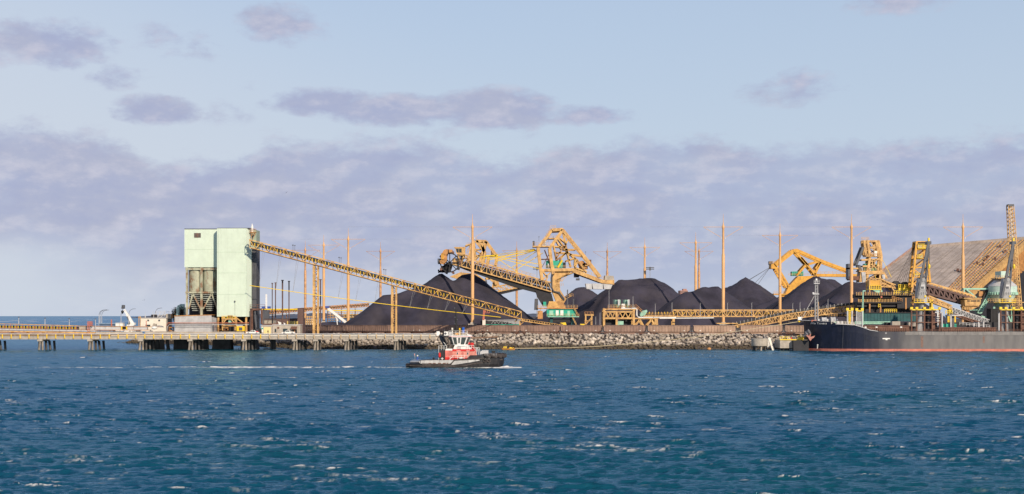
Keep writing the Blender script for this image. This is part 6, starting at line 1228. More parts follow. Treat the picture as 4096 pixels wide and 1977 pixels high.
MB().lathe((g0.x, 660, 0), [(rw(4036),zz(1228)),(rw(4062),zz(1180)),(rw(4066),zz(1178)),(rw(4066),zz(1146)),(rw(4058),zz(1138)),(rw(4034),zz(1118)),(rw(4026),zz(1112))], 30).build('tank', M_['pmint'], gt, smooth=30); MB().lathe((g0.x, 660, 0), [(rw(4067),zz(1146)),(rw(4060),zz(1138)-.02),(rw(4036),zz(1117)),(rw(4028),zz(1111))], 30).build('roof_cone', M_['lgrey'], gt, smooth=40)
MB().bx(P(3992,0,660).x, P(4024,0,660).x, 656, 664, zz(1112), zz(1086)).build('top_house', M_['pmint'], gt); MB().rail([P(3976,1116,654), P(4030,1116,654)], 1.3, 1.1, .14).bx(P(3974,0,660).x, P(4032,0,660).x, 654, 664, zz(1116), zz(1113)).build('top_platform', M_['yellow'], gt); MB().rail([P(3952,1208,652), P(4076,1208,652)], 1.3, 1.1, .14).bx(P(3952,0,660).x, P(4076,0,660).x, 652, 664, zz(1212), zz(1209)).build('lower_platform', M_['yellow'], gt)
c = MB()
for k in range(18): t = math.pi * (1 + k / 17); c.beam((g0.x + rw(4067)*math.cos(t), 660 + rw(4067)*math.sin(t), zz(1180)), (g0.x + rw(4067)*math.cos(t), 660 + rw(4067)*math.sin(t), zz(1170)), .5)
c.path([(g0.x + rw(4067)*math.cos(math.pi*(1 + k/17)), 660 + rw(4067)*math.sin(math.pi*(1 + k/17)), zz(1171)) for k in range(18)], .15, 5).build('rib', M_['mint'], gt); c = MB()
for x in (3976, 4000, 4024, 4048): c.beam(P(x,1226,656), P(x,1330,656), .8)
for x0, x1 in ((3976,4000),(4024,4048)): c.beam(P(x0,1240,656), P(x1,1300,656), .5)
c.build('leg', M_['mint'], gt)
bx_ = thing('black_casing', P(3988,1312,640), 'tall black ribbed casing under the green silo', 'casing'); A = P(3964,1235,640); B = P(4009,1310,640); MB().bx(A.x, B.x, 640, 646, B.z - 2, A.z).build('body', M_['dark'], bx_); c = MB()
for i in range(9): x = A.x + (B.x-A.x)*i/8; c.bx(x - .06, x + .06, 639.85, 639.99, B.z - 2, A.z)
c.bx(A.x, B.x, 639.8, 639.95, A.z - .3, A.z).build('rib', M_['belt'], bx_)
GB = rig('green_conveyor', 662, (3930, 1200), 'mint green beam and dark inclined conveyor left of the green silo', 'conveyor', 1.6); GB.box('beam', 3850, 1153, 3952, 1159, -1.5, 1.5, 'mint'); GB.pr('incline', [(3902,1242),(3912,1242),(3958,1152),(3948,1150)], -1.4, 1.4, 'dark'); GB.tr('incline_frame', (3906,1252), (3958,1160), (3920,1254), (3966,1170), 8, .45, .3, 'mint'); GB.fr('brace', [[(3862,1159),(3900,1190)],[(3852,1159),(3852,1180)],[(3870,1240),(3905,1240)]], .5, 'mint'); GB.box('orange_house', 3916, 1164, 3944, 1186, 0, 2, 'orange')
GB.pr('mint_duct', [(3920,1262),(3952,1272),(3956,1280),(3922,1272)], -2, 0, 'mint')
LB = rig('lattice_boom', 668, (4050, 1235), 'tall yellow and grey lattice boom rising past the shed roof at far right', 'lattice boom', 1.3); LB.tr('lattice', (4030,822), (4046,1236), (4051,822), (4084,1236), 26, .34, .17, 'yellow', 'X'); LB.pr('ladder_panel', [(4037,826),(4044,826),(4058,1000),(4050,1000)], -.3, .3, 'lgrey'); LB.box('head', 4030, 818, 4052, 826, -1.5, 1.5, 'dgrey')
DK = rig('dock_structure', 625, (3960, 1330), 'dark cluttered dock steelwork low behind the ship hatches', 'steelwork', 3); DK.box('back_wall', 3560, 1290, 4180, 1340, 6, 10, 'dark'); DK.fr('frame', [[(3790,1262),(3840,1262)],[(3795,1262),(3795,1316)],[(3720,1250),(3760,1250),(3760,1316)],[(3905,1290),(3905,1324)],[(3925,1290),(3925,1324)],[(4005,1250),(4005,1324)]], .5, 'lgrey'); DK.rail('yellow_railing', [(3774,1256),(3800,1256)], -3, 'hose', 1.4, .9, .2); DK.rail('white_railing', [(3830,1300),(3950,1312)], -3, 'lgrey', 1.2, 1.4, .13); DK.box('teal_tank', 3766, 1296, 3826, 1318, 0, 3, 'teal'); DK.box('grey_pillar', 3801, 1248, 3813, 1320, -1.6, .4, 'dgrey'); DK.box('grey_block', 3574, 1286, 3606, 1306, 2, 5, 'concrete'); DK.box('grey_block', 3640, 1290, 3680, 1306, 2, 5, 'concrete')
# ---------------------------------------------------------------- bulk carrier
SY = 576.0
shp = thing('bulk_carrier', P(3800, 1406, SY + 13), 'black hulled bulk carrier with red waterline and grey deck cranes moored at the right', 'ship')
q = lambda x, y, d=0: P(x, y, SY, d)
zz = lambda y: P(0, y, SY).z
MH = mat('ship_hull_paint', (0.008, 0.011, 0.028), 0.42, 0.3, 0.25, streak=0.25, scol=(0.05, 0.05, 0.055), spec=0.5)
nt = MH.node_tree; nd = nt.nodes; lk = nt.links; b_ = nd['Principled BSDF']; src = b_.inputs['Base Color'].links[0].from_socket      # faded grey side, fresh black bow; side sheen and bow shade put into colour
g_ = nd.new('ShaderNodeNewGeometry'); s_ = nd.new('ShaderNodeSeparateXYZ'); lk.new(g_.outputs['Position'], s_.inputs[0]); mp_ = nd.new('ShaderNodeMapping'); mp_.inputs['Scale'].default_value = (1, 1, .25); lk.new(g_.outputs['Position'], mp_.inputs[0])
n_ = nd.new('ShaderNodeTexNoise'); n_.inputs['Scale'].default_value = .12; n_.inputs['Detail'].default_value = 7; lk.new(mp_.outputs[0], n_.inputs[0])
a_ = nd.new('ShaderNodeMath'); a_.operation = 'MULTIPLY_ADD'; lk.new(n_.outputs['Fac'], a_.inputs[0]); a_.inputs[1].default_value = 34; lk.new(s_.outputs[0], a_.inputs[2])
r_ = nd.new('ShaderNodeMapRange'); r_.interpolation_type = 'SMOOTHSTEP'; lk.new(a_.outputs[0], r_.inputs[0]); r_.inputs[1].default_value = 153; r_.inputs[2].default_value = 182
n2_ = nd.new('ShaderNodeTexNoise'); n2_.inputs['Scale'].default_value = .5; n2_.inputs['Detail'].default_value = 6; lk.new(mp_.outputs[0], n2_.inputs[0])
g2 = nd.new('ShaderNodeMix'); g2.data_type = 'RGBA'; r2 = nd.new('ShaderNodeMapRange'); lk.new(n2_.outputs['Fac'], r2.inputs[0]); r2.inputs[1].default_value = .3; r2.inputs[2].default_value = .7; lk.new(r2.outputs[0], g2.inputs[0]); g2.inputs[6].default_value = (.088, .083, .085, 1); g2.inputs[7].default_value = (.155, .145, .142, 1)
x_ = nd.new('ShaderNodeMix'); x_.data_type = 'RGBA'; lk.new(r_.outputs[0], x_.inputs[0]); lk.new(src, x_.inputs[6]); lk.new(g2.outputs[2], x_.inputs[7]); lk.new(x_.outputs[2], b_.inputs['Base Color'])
BY = SY + 13.5          # centre line
stn = [(3214,0.05,.05,1281),(3222,1.6,.5,1281.5),(3236,3.6,1.4,1282.5),(3256,6.0,3.0,1284),(3285,8.4,5.6,1286),(3325,10.6,8.2,1288),(3346,11.3,9.2,1297),(3385,12.3,10.9,1299),(3420,12.9,12.0,1301),(3450,13.2,12.7,1310),(3480,13.4,13.1,1321),(3510,13.5,13.4,1326),(3560,13.5,13.5,1327),(3700,13.5,13.5,1327.5),(4000,13.5,13.5,1328),(4420,13.5,13.5,1328)]
rings = []; boot = []; plate = []
for px, hd, hw, ty in stn:
    Yn = BY - hd; x = (px - 2048) * (BY - hd * .8) / F; zt = CH - (ty - HZ) * (BY - hd) / F; rk = 0 if px > 3300 else (3300 - px) / 86 * .5
    side = [(hw * .9, -2.5), (hw, 0), (hw + (hd - hw) * .12, .9), (hw + (hd - hw) * .35, 3.6), (hw + (hd - hw) * .75, zt * .72), (hd, zt)]
    xs2 = [x + rk * (1 - max(0, z) / 12) for _, z in side]
    rings.append([(a, BY - h, z) for a, (h, z) in zip(xs2, side)] + [(a, BY + h, z) for a, (h, z) in list(zip(xs2, side))[::-1]])
    boot.append([(a - .03, BY - h - .03, z) for a, (h, z) in list(zip(xs2, side))[:3]] + [(a - .03, BY + h + .03, z) for a, (h, z) in list(zip(xs2, side))[:3][::-1]])
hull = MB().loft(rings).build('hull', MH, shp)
MB().loft(boot).build('boot_top', mat('faded_red_antifouling', (.52,.165,.12), .7, .2, .4, streak=.4, scol=(.66,.38,.31)), shp)
bwk = MB()
for i in range(15): x0 = q(3620 + i * 52.5,0).x; bwk.bx(x0 + .04, x0 + 5.0, BY - 13.62, BY - 13.5, zz(1341), zz(1327))
bwk.build('bulwark_plate', mat('bulwark_grey', (.20,.19,.185), .6, .2, .4, streak=.5, scol=(.09,.085,.085)), shp)
MB().beam((q(3220,0).x + .5, BY - 1, zz(1281)), q(3325,1287,4), .2).beam(q(3345,1296.5,1.2), q(3420,1300.5,.4), .2).poly([q(3420,1300.5,.3), q(3450,1309.5,.2), q(3480,1320.5,.1), q(3512,1325.5,0)], .22).build('sheer_strip', M_['lgrey'], shp)
MB().beam((q(3376,0).x, BY - 12.3, zz(1303)), (q(3376,0).x, BY - 11.0, zz(1396)), .08).build('weld_seam', M_['dgrey'], shp)
# anchor
MB().path([(q(3250,0).x + .3, BY - 6.2, zz(1328)), (q(3243,0).x, BY - 5.6, zz(1334)), (q(3235,0).x, BY - 5.2, zz(1347))], [1.1, 1.0, .85], 14).build('hawse_pipe', mat('hawse_grey', (.17,.17,.19), .5, .3), shp)
AM = mat('anchor_rust_red', (.42,.19,.15), .8, .3)
an = MB(); ax = lambda x, y, d=0: Vector(((x - 2048) * (BY - 6.2) / F, BY - 6.4 + d, CH - (y - HZ) * (BY - 6.2) / F))
an.path([ax(3241,1336), ax(3237,1352)], [.3,.35], 8).prism([(ax(x,y).x, ax(x,y).z) for x, y in ((3222,1342),(3229,1340),(3238,1349),(3248,1346),(3258,1343),(3253,1351),(3246,1355),(3240,1364),(3236,1360),(3231,1350))], BY - 7.3, BY - 6.5); an.build('anchor', AM, shp)
# name lettering
cu = bpy.data.curves.new('name', 'FONT'); cu.body = 'Mia Tamara'; cu.size = .95; cu.extrude = .02; to = bpy.data.objects.new('tmp', cu); col.objects.link(to)
bpy.context.view_layer.update(); me = bpy.data.meshes.new_from_object(to.evaluated_get(bpy.context.evaluated_depsgraph_get())); bpy.data.objects.remove(to)
lx0 = max(v.co.x for v in me.vertices); nm = MB(); pA = Vector((q(3262,0).x, 0, zz(1297.5))); span = q(3316,0).x - q(3262,0).x
def hull_y(x, z):     # outer skin of the forecastle side
    k = 0
    for r0_, r1_ in zip(rings, rings[1:]):
        if r0_[5][0] <= x <= r1_[5][0]:
            t = (x - r0_[5][0]) / (r1_[5][0] - r0_[5][0]); f = lambda i: (r0_[i][1] + (r1_[i][1] - r0_[i][1]) * t, r0_[i][2] + (r1_[i][2] - r0_[i][2]) * t)
            (y4, z4), (y5, z5) = f(4), f(5); s = min(1, max(0, (z - z4) / (z5 - z4))); return y4 + (y5 - y4) * s
    return BY - 13.5
nm.v = []
for v in me.vertices: x = pA.x + v.co.x / lx0 * span; z = pA.z + v.co.y * 1.05; nm.v.append((x, hull_y(x, z) - .06 - (v.co.z + .02), z))
nm.f = [tuple(p.vertices) for p in me.polygons]; nm.build('name_lettering', M_['white'], shp)
MB().bx(q(3530,0).x, q(3560,0).x, BY - 13.56, BY - 13.51, zz(1357), zz(1352.5)).bx(q(3542,0).x, q(3550,0).x, BY - 13.57, BY - 13.515, zz(1361), zz(1357.1)).build('hull_mark', M_['stick'], shp)
dm = MB()
for k in range(4): p = q(3284,1381 + k * 4.5); dm.bx(p.x - .16, p.x + .16, BY - 6.75 - .25 * (3 - k) , BY - 6.2, p.z - .13, p.z + .13)
dm.build('draft_mark', M_['stick'], shp)
MB().bx(q(3541,0).x, q(3547,0).x, BY - 13.56, BY - 13.51, zz(1336), zz(1330)).build('fairlead', M_['grey'], shp)
for x, w_, t, b in ((3688,.9,1346,1390),(3935,.7,1346,1372)): MB().bx(q(x,0).x - w_/2, q(x,0).x + w_/2, BY - 13.525, BY - 13.505, zz(b), zz(t)).build('rust_run', mat('rust_run', (.20,.125,.10), .8, .3, 1.5), shp)
# forecastle gear
fz = zz(1287)
fm_ = MB(); mx = q(3288,0).x
for dx in (-.55, .55): fm_.cyl((mx + dx, BY - 3, fz - 3), (mx + dx * .7, BY - 3, zz(1118)), .34, .26, 8)
k = 12
for i in range(k): z = fz + (zz(1120) - fz) * i / k; fm_.beam((mx - .5, BY - 3, z), (mx + .5, BY - 3, z + (zz(1120) - fz) / k), .12)
fo = fm_.build('foremast', M_['grey'], shp)
MB().bx(mx - 1.1, mx + 1.1, BY - 3.8, BY - 2.2, zz(1134), zz(1131)).rail([(mx - 1.1, BY - 3.8, zz(1131)), (mx + 1.1, BY - 3.8, zz(1131))], 1.2, .7, .1).build('crow_nest', M_['lgrey'], fo); MB().bx(mx - 1.5, mx + .9, BY - 3.7, BY - 2.3, zz(1177), zz(1173)).bx(mx - 1.6, mx - .9, BY - 3.4, BY - 2.6, zz(1173), zz(1168)).build('lamp_bracket', M_['lgrey'], fo)
MB().bx(mx - .3, mx + .3, BY - 3.2, BY - 2.8, zz(1120), zz(1112)).build('mast_lamp', M_['white'], fo); MB().path([(mx - .4, BY - 3, zz(1174)), (q(3232,0).x, BY - 1, zz(1276))], .07, 5).build('forestay', M_['white'], shp)
MB().cyl((q(3296,0).x, BY - 2, fz - 2), (q(3296,0).x, BY - 2, zz(1207)), .34, n=8).build('derrick_post', M_['yellow'], shp)
wh_ = MB().bx(q(3214.5,0).x + .35, q(3228,0).x + .5, BY - .6, BY + .6, zz(1281), zz(1268)); wh_.build('bow_locker', M_['white'], shp)
for x, r_2 in ((3312,1.2),(3348,1.3)): MB().cyl((q(x,0).x - .9, BY - 6, zz(1281)), (q(x,0).x + .9, BY - 6, zz(1281)), r_2, n=16).cyl((q(x,0).x - 2.2, BY - 5, zz(1283)), (q(x,0).x + 2, BY - 5, zz(1283)), .7, n=12).build('windlass', M_['lgrey'], shp)
MB().bx(q(3264,0).x, q(3284,0).x, BY - 5, BY - 3, zz(1287), zz(1281)).build('red_gear', M_['pinkr'], shp)
MB().rail([(q(3332,0).x, BY - 10.4, zz(1297)), (q(3420,0).x, BY - 12.3, zz(1301))], 1.2, 1.1, .1, 3).build('bow_railing', M_['cream'], shp)
for x in (3362, 3378): MB().lathe((q(x,0).x, BY - 9, zz(1300)), [(.7,0),(.6,.9),(.35,1.3),(.1,1.5)], 10).build('mushroom_vent', M_['lgrey'], shp)
MB().bx(q(3350,0).x, q(3364,0).x, BY - 8.6, BY - 7.6, zz(1298), zz(1288)).build('green_locker', M_['mint'], shp)
# deck posts with yellow heads
def posts(xs_, t, b, braces, lbl_part='deck_post', m='lgrey', tie=True):
    for i, x in enumerate(xs_): MB().cyl(q(x,b,2.2), q(x,t,2.2), .34, .3, 8).build(lbl_part, M_[m if i % 2 == 0 or m != 'mix' else 'rust'], shp); p = q(x,t,2.2); MB().bx(p.x - .5, p.x + .5, p.y - .4, p.y + .4, p.z - .2, p.z + .75).build('post_head', M_['hose'], shp)
    if tie: MB().beam(q(xs_[0] - 3, t + 3, 2.2), q(xs_[-1] + 3, t + 3, 2.2), .42).build('post_tie', M_['hose'], shp)
    if braces:
        c = MB()
        for y in braces: c.beam(q(xs_[0],y,2.2), q(xs_[-1],y,2.2), .28)
        c.build('post_brace', M_['rust'], shp)
posts((3395,3413), 1240, 1304, ()); posts((3432,3454), 1241, 1318, ())
MB().truss(q(3401,1242,2.4), q(3401,1296,2.4), q(3407,1242,2.4), q(3407,1296,2.4), 10, .16, .12).build('yellow_ladder', M_['hose'], shp)
MB().truss(q(3440,1250,2.4), q(3440,1312,2.4), q(3447,1250,2.4), q(3447,1312,2.4), 10, .14, .1).build('grey_ladder', M_['lgrey'], shp)
for o in (0, 358):
    posts([x + o for x in (3652,3673,3704,3735,3765)], 1236, 1326, (1261,1290), m='rust')
    MB().cyl(q(3724 + o,1316,6), q(3724 + o,1238,6), 1.35, n=16).build('black_tank', M_['dark'], shp); MB().bx(q(3738 + o,0).x, q(3752 + o,0).x, SY + 4, SY + 6, zz(1318), zz(1244)).build('rust_locker', M_['rust'], shp)  # plain dark upright cylinder behind the deck posts
    c = MB()
    for y in (1248,1256,1266,1274,1284): c.beam(q(3752 + o,y,1.9), q(3765 + o,y,1.9), .14)
    c.build('ladder', M_['cream'], shp); MB().bx(q(3754 + o,0).x, q(3757 + o,0).x, SY + 1.6, SY + 1.7, zz(1268), zz(1252)).build('white_sign', M_['white'], shp)
# hatch coamings
for x0, x1, t in ((3456,3644,1305),(3772,3992,1313),(4130,4400,1313)):
    MB().bx(q(x0,0).x, q(x1,0).x, SY + 2.4, SY + 23, zz(1330), zz(t)).build('hatch_coaming', M_['rust'], shp); MB().bx(q(x0,0).x - .2, q(x1,0).x + .2, SY + 2.1, SY + 23.3, zz(t), zz(t - 2.4)).build('hatch_cover', M_['rust'], shp)
    c = MB()
    for k in range(int((x1 - x0) / 9)): x = q(x0 + 4 + k * 9,0).x; c.bx(x - .12, x + .12, SY + 1.9, SY + 2.38, zz(1328), zz(t + 9 if t < 1310 else t + 3))
    c.bx(q(x0,0).x, q(x1,0).x, SY + 1.85, SY + 2.37, zz(1321.5), zz(1319.8)).build('coaming_stay', M_['rust'], shp)
for x in (3464,3508,3607): MB().bx(q(x,0).x, q(x + 8,0).x, SY + 2.3, SY + 2.39, zz(1311.5), zz(1307)).build('white_sign', M_['white'], shp)
MB().rail([(q(3520,0).x, BY - 13.3, zz(1327)), (q(4400,0).x, BY - 13.3, zz(1328))], .95, 1.5, .09, 2).build('deck_railing', M_['rust'], shp)
# deck cranes
def deck_crane(o, lbl):
    cr = bpy.data.objects.new('deck_crane', None); col.objects.link(cr); cr.parent = shp; cr.location = q(3692 + o,1320,4) - wloc(shp); KID.setdefault(shp.name, []).append(cr); cr['label'] = lbl
    k = lambda x, y, d=0: q(x + o, y, 4 + d)
    MB().path([k(3692,1325), k(3692,1216), k(3692,1195)], [1.55,1.55,1.75], 20).build('pedestal', M_['grey'], cr, smooth=50)
    MB().bx(k(3660,0).x, k(3726,0).x, SY + 1.2, SY + 6.8, k(0,1212).z, k(0,1209).z).rail([k(3660,1209,-2.8), k(3726,1209,-2.8)], 1.2, 1.2, .16).build('service_ring', M_['bright'], cr)
    MB().prism([(k(x,0).x, k(0,y).z) for x, y in ((3676,1194),(3678,1150),(3684,1112),(3706,1112),(3709,1150),(3711,1194))], SY + 2.4, SY + 5.8).build('crane_house', M_['grey'], cr)
    MB().bx(k(3687,0).x, k(3705,0).x, SY + 2.2, SY + 2.38, k(0,1158).z, k(0,1138).z).build('grille', M_['lgrey'], cr); MB().bx(k(3690,0).x, k(3702,0).x, SY + 2.1, SY + 2.19, k(0,1155).z, k(0,1146).z).build('window', M_['dgrey'], cr); MB().bx(k(3704,0).x, k(3711,0).x, SY + 2.1, SY + 2.38, k(0,1189).z, k(0,1182).z).build('yellow_plate', M_['hose'], cr)
    MB().rail([k(3676,1178,-1.9), k(3712,1178,-1.9)], 1.1, .9, .1).rail([k(3682,1128,-1.9), k(3706,1128,-1.9)], 1.0, .8, .1).build('house_railing', M_['lgrey'], cr)
    MB().beam(k(3674,1190,-1.9), k(3721,972,-1.4), .95, .8).beam(k(3714,1184,1.6), k(3729,972,1), .85, .7).beam(k(3707,1038,-1.2), k(3726,1038,1), .65).beam(k(3691,1106,-1.5), k(3721,1106,1.2), .7).build('jib', M_['dgrey'], cr)
    MB().prism([(k(x,0).x, k(0,y).z) for x, y in ((3715,976),(3717,964),(3732,964),(3732,976))], SY + 2.2, SY + 5.6).build('jib_head', M_['dgrey'], cr); MB().bx(k(3723,0).x, k(3729,0).x, SY + 3.4, SY + 4.4, k(0,963.8).z, k(0,950).z).build('jib_lamp', M_['hose'], cr)
    MB().path([k(3725,975,-1), k(3726,1056,-1)], .1, 5).path([k(3722,975,-.5), k(3700,1112,-.5)], .08, 5).path([k(3725,975,.5), k(3706,1112,.5)], .08, 5).build('rope', M_['dark'], cr)
    MB().lathe(k(3725.5,1076,-1), [(.12,0),(.42,.5),(.5,1.2),(.42,1.6),(.12,2.0)], 10).build('hook_block', M_['hose'], cr)
deck_crane(0, 'left grey deck crane with its twin legged jib raised beside the yellow tower'); deck_crane(341, 'right grey deck crane with its jib raised in front of the green silo')
for x in (3575, 3900): MB().bx(q(x,0).x, q(x,0).x + .1, SY + 3, SY + 3.1, zz(1330), zz(1318)).build('stanchion', M_['grey'], shp)
# mooring rope
MB().path([q(3213,1280.5,12), P(3196,1287,584), P(3000,1318,588), P(2800,1347,594), P(2600,1369,598), P(2400,1385,600), P(2300,1390,600), P(2200,1392.5,600), P(2056,1394,600)], .11, 6).build('mooring_rope', mat('pale_rope', (.62,.52,.34), .9, .15), label='long pale mooring rope from the ship bow down to the small yellow boat', cat='rope')
MB().lathe(P(3196,1290,584), [(.1,0),(.45,.15),(.45,.55),(.1,.7)], 10).build('rope_guard', M_['hose'], label='small yellow disc guard on the mooring rope at the bow', cat='rope guard')
# ---------------------------------------------------------------- mooring dolphins
dl = thing('mooring_dolphin', P(3038,1402,592), 'round weathered concrete mooring dolphin on short piles left of the ship bow', 'dolphin'); c0 = P(3038,1402,592); z_ = lambda y: P(0,y,592).z
MB().lathe((c0.x, 592, 0), [(3.2,z_(1384)),(3.25,z_(1383)),(3.25,z_(1355)),(3.1,z_(1354))], 30).build('cap', M_['concrete'], dl, smooth=40)
for k in range(7): t = 6.283*k/7 + .3; MB().cyl((c0.x + 2.4*math.cos(t), 592 + 2.2*math.sin(t), -3), (c0.x + 2.3*math.cos(t), 592 + 2.1*math.sin(t), z_(1384)), .5, n=10).build('pile', M_['dconcrete'] if k != 5 else M_['concrete'], dl, smooth=50)
bk_ = thing('berthing_platform', P(3165,1402,590), 'square concrete berthing platform with bright yellow railings beside the ship bow', 'platform'); z_ = lambda y: P(0,y,588).z; xx = lambda x: P(x,0,588).x
MB().bx(xx(3120), xx(3230), 588, 600, z_(1393), z_(1360)).build('cap', M_['concrete'], bk_); MB().bx(xx(3169), xx(3230), 585.5, 587.9, -1, z_(1361)).build('fender_panel', M_['dark'], bk_)  # second block, dark because the shadow on it is put into its colour
for x in (3133, 3150, 3200): MB().path([(xx(x), 590, -3), (xx(x) + .3, 590, z_(1393))], .8, 10).build('pile', M_['dconcrete'], bk_, smooth=50)
MB().bx(xx(3119), xx(3212), 587.7, 588, z_(1361), z_(1357)).build('yellow_kerb', M_['hose'], bk_); MB().rail([(xx(3120),588.2,z_(1357)),(xx(3160),588.2,z_(1357))], 1.1, 1, .12).rail([(xx(3190),587.8,z_(1352)),(xx(3214),587.8,z_(1352))], .9, .7, .12).build('railing', M_['hose'], bk_)
MB().prism([(xx(x), z_(y)) for x, y in ((3192,1357),(3194,1350),(3214,1348),(3216,1357))], 588.2, 590).build('mooring_hook', M_['hose'], bk_); MB().bx(xx(3170), xx(3182), 588.6, 590, z_(1357), z_(1349)).build('hook_motor', M_['dgrey'], bk_); MB().bx(xx(3165), xx(3168.5), 588.3, 589, z_(1357), z_(1349)).build('red_box', M_['red'], bk_)
MB().beam(P(3076,1352,594), P(3094,1404,592), .95, .9).build('leaning_post', M_['cream'], label='leaning pale timber post standing in the water right of the round dolphin', cat='post')
sb = MB()
for k in range(9): y = 1353 + k * 4.2; A = P(3069,y,597); B = P(3084,y + 3.2,597); sb.bx(A.x, B.x, 597, 597.12, B.z, A.z)
sb.bx(P(3070,0,597).x, P(3071.5,0,597).x, 597.13, 597.3, P(0,1396,597).z, P(0,1353,597).z).bx(P(3081,0,597).x, P(3082.5,0,597).x, 597.13, 597.3, P(0,1396,597).z, P(0,1353,597).z).build('slatted_board', M_['white'], label='white slatted board between the round dolphin and the leaning post', cat='board')
MB().path([P(1878,1353,612.5), P(1992,1348,616)], .32, 8).build('driftwood_log', mat('brown_log', (.20,.12,.08), .8, .3), label='long brown log lying on top of the rocks behind the tug', cat='log')
# small boat and buoy
wbt = thing('work_boat', P(2030,1400,602), 'small orange and yellow work boat by the rocks right of the tug', 'boat'); k = lambda x, y, d=0: P(x, y, 600, d)
rg = []
for x, hb, t in ((2003,.1,1391),(2010,.8,1393),(2030,1.1,1394),(2052,1.0,1394),(2060,.7,1393)): p = k(x,t); rg.append([(p.x, 600 - hb, p.z), (p.x + (.4 if x < 2008 else 0), 600 - hb * .7, -.3), (p.x + (.4 if x < 2008 else 0), 600 + hb * .7, -.3), (p.x, 600 + hb, p.z)])
MB().loft(rg).build('hull', mat('orange_boat_paint', (.42,.19,.05), .5, .2), wbt); c = MB()
for x in (2014,2018,2022,2025): c.path([k(x,1394,-.6), k(x + 1,1387,-.5), k(x + 1,1387,.5), k(x,1394,.6)], .12, 5)
c.beam(k(2014,1388,-.5), k(2027,1388,-.5), .14); c.build('yellow_cage', M_['hose'], wbt); MB().prism([XZ(x,y,600) for x, y in ((2036,1394),(2040,1389),(2046,1390),(2052,1394))], 599.5, 600.5).build('yellow_net', M_['hose'], wbt); MB().path([k(2050,1393), k(2056,1390)], .12, 5).build('tiller', M_['bright'], wbt)
p = P(2836,1399,603); MB().lathe((p.x, p.y, -.2), [(.2,0),(.75,.25),(.85,.6),(.6,1.0),(.15,1.15)], 14).build('red_buoy', M_['orange'], smooth=60, label='orange red buoy floating against the rocks left of the round dolphin', cat='buoy')
def bird(px, py, Y, sp, lbl, m, tilt):
    p = P(px, py, Y); s = sp / 2; e = Vector((math.cos(tilt), 0, math.sin(tilt))); u_ = Vector((-math.sin(tilt), 0, math.cos(tilt))); bmb = MB()
    ys_b = [Vector((0,-.28,0)) * sp, Vector((0,.3,0)) * sp]
    bmb.path([p + ys_b[0], p + ys_b[0]*.5, p, p + ys_b[1]], [.02*sp,.06*sp,.06*sp,.015*sp], 6)
    for sg_ in (-1, 1): a, b, c = p + e*s*.06*sg_, p + e*s*.5*sg_ + u_*s*.28, p + e*s*sg_ + u_*s*.08; d = Vector((0, .09*sp, 0)); th = u_*.012*sp; bmb.add([a-d,b-d*.9,c,b+d*.8,a+d, a-d+th,b-d*.9+th,c+th,b+d*.8+th,a+d+th], [(0,1,3,4),(1,2,3),(5,9,8,6),(6,8,7),(0,5,6,1),(1,6,7,2),(2,7,8,3),(3,8,9,4)])
    bmb.build('bird', m, label=lbl, cat='bird', group='sea birds in flight')
bird(808,1624,190,.9,'dark sea bird flying low over the water at lower left', M_['dark'], -.5); bird(1146,771,430,1.1,'small sea bird high in the cloud bank above the green tower', M_['dgrey'], .6); bird(577,1201,500,1.2,'small sea bird above the cream building', M_['dgrey'], .5)
# ---------------------------------------------------------------- tug
TGY = 393.2            # near side
tg_ = thing('tugboat', P(1820, 1470, TGY + 4.6), 'black and red tugboat with a white wheelhouse steaming to the right', 'tugboat')
tc2 = TGY + 4.6
q = lambda x, y, d=0: P(x, y, TGY, d); tz = lambda y: P(0, y, TGY).z; tx = lambda x: P(x, 0, TGY).x
HB = mat('tug_hull_black', (.018,.018,.022), .5, .5, .6, streak=.5, scol=(.10,.085,.08)); HG = mat('tug_scuffed_grey_side', (.48,.47,.46), .6, .3, .5, streak=.75, scol=(.12,.12,.13)); RB = mat('tug_fender_rubber', (.062,.052,.05), .75, .4, 1.2)
st_ = [(1622,3.2,2.6,1456),(1630,4.0,3.4,1455.5),(1648,4.4,4.0,1455),(1680,4.55,4.3,1455),(1682,4.6,4.35,1442),(1740,4.6,4.5,1440.5),(1812,4.6,4.5,1440),(1818,4.6,4.5,1438),(1866,4.6,4.4,1436),(1880,4.55,4.3,1422),(1924,4.4,3.9,1422),(1932,4.3,3.7,1416),(1965,3.9,3.1,1414),(1990,3.2,2.2,1413),(2006,2.3,1.3,1413.5),(2015,1.4,.6,1414),(2019.5,.3,.1,1415)]
def tug_ring(px, hd, hw, ty, out=0.0):
    zt = tz(ty); x = tx(px); sh = .0 if px < 1990 else (px - 1990) / 30 * .9
    return [(x - sh, tc2 - hw, -1.5), (x - sh * .8, tc2 - hw - (hd - hw) * .3, .2), (x - sh * .3, tc2 - hw - (hd - hw) * .75, min(zt * .6, 1.0)), (x, tc2 - hd, zt), (x, tc2 + hd, zt), (x - sh * .3, tc2 + hw + (hd - hw) * .75, min(zt * .6, 1.0)), (x - sh * .8, tc2 + hw + (hd - hw) * .3, .2), (x - sh, tc2 + hw, -1.5)]
MB().loft([tug_ring(*s) for s in st_]).build('hull', HB, tg_)
MB().prism([(tx(x), tz(y)) for x, y in ((1682,1455),(1683,1442.5),(1740,1441),(1808,1440.8),(1815,1441.5),(1800,1455.5),(1792,1456.5))], tc2 - 4.68, tc2 - 4.5).build('side_plating', HG, tg_)
MB().prism([(tx(x), tz(y)) for x, y in ((1803,1458),(1819,1441.5),(1870,1439.5),(1918,1439),(1918,1443),(1880,1450),(1840,1456),(1810,1460))], tc2 - 4.69, tc2 - 4.3).build('side_plating', HG, tg_)
c = MB()
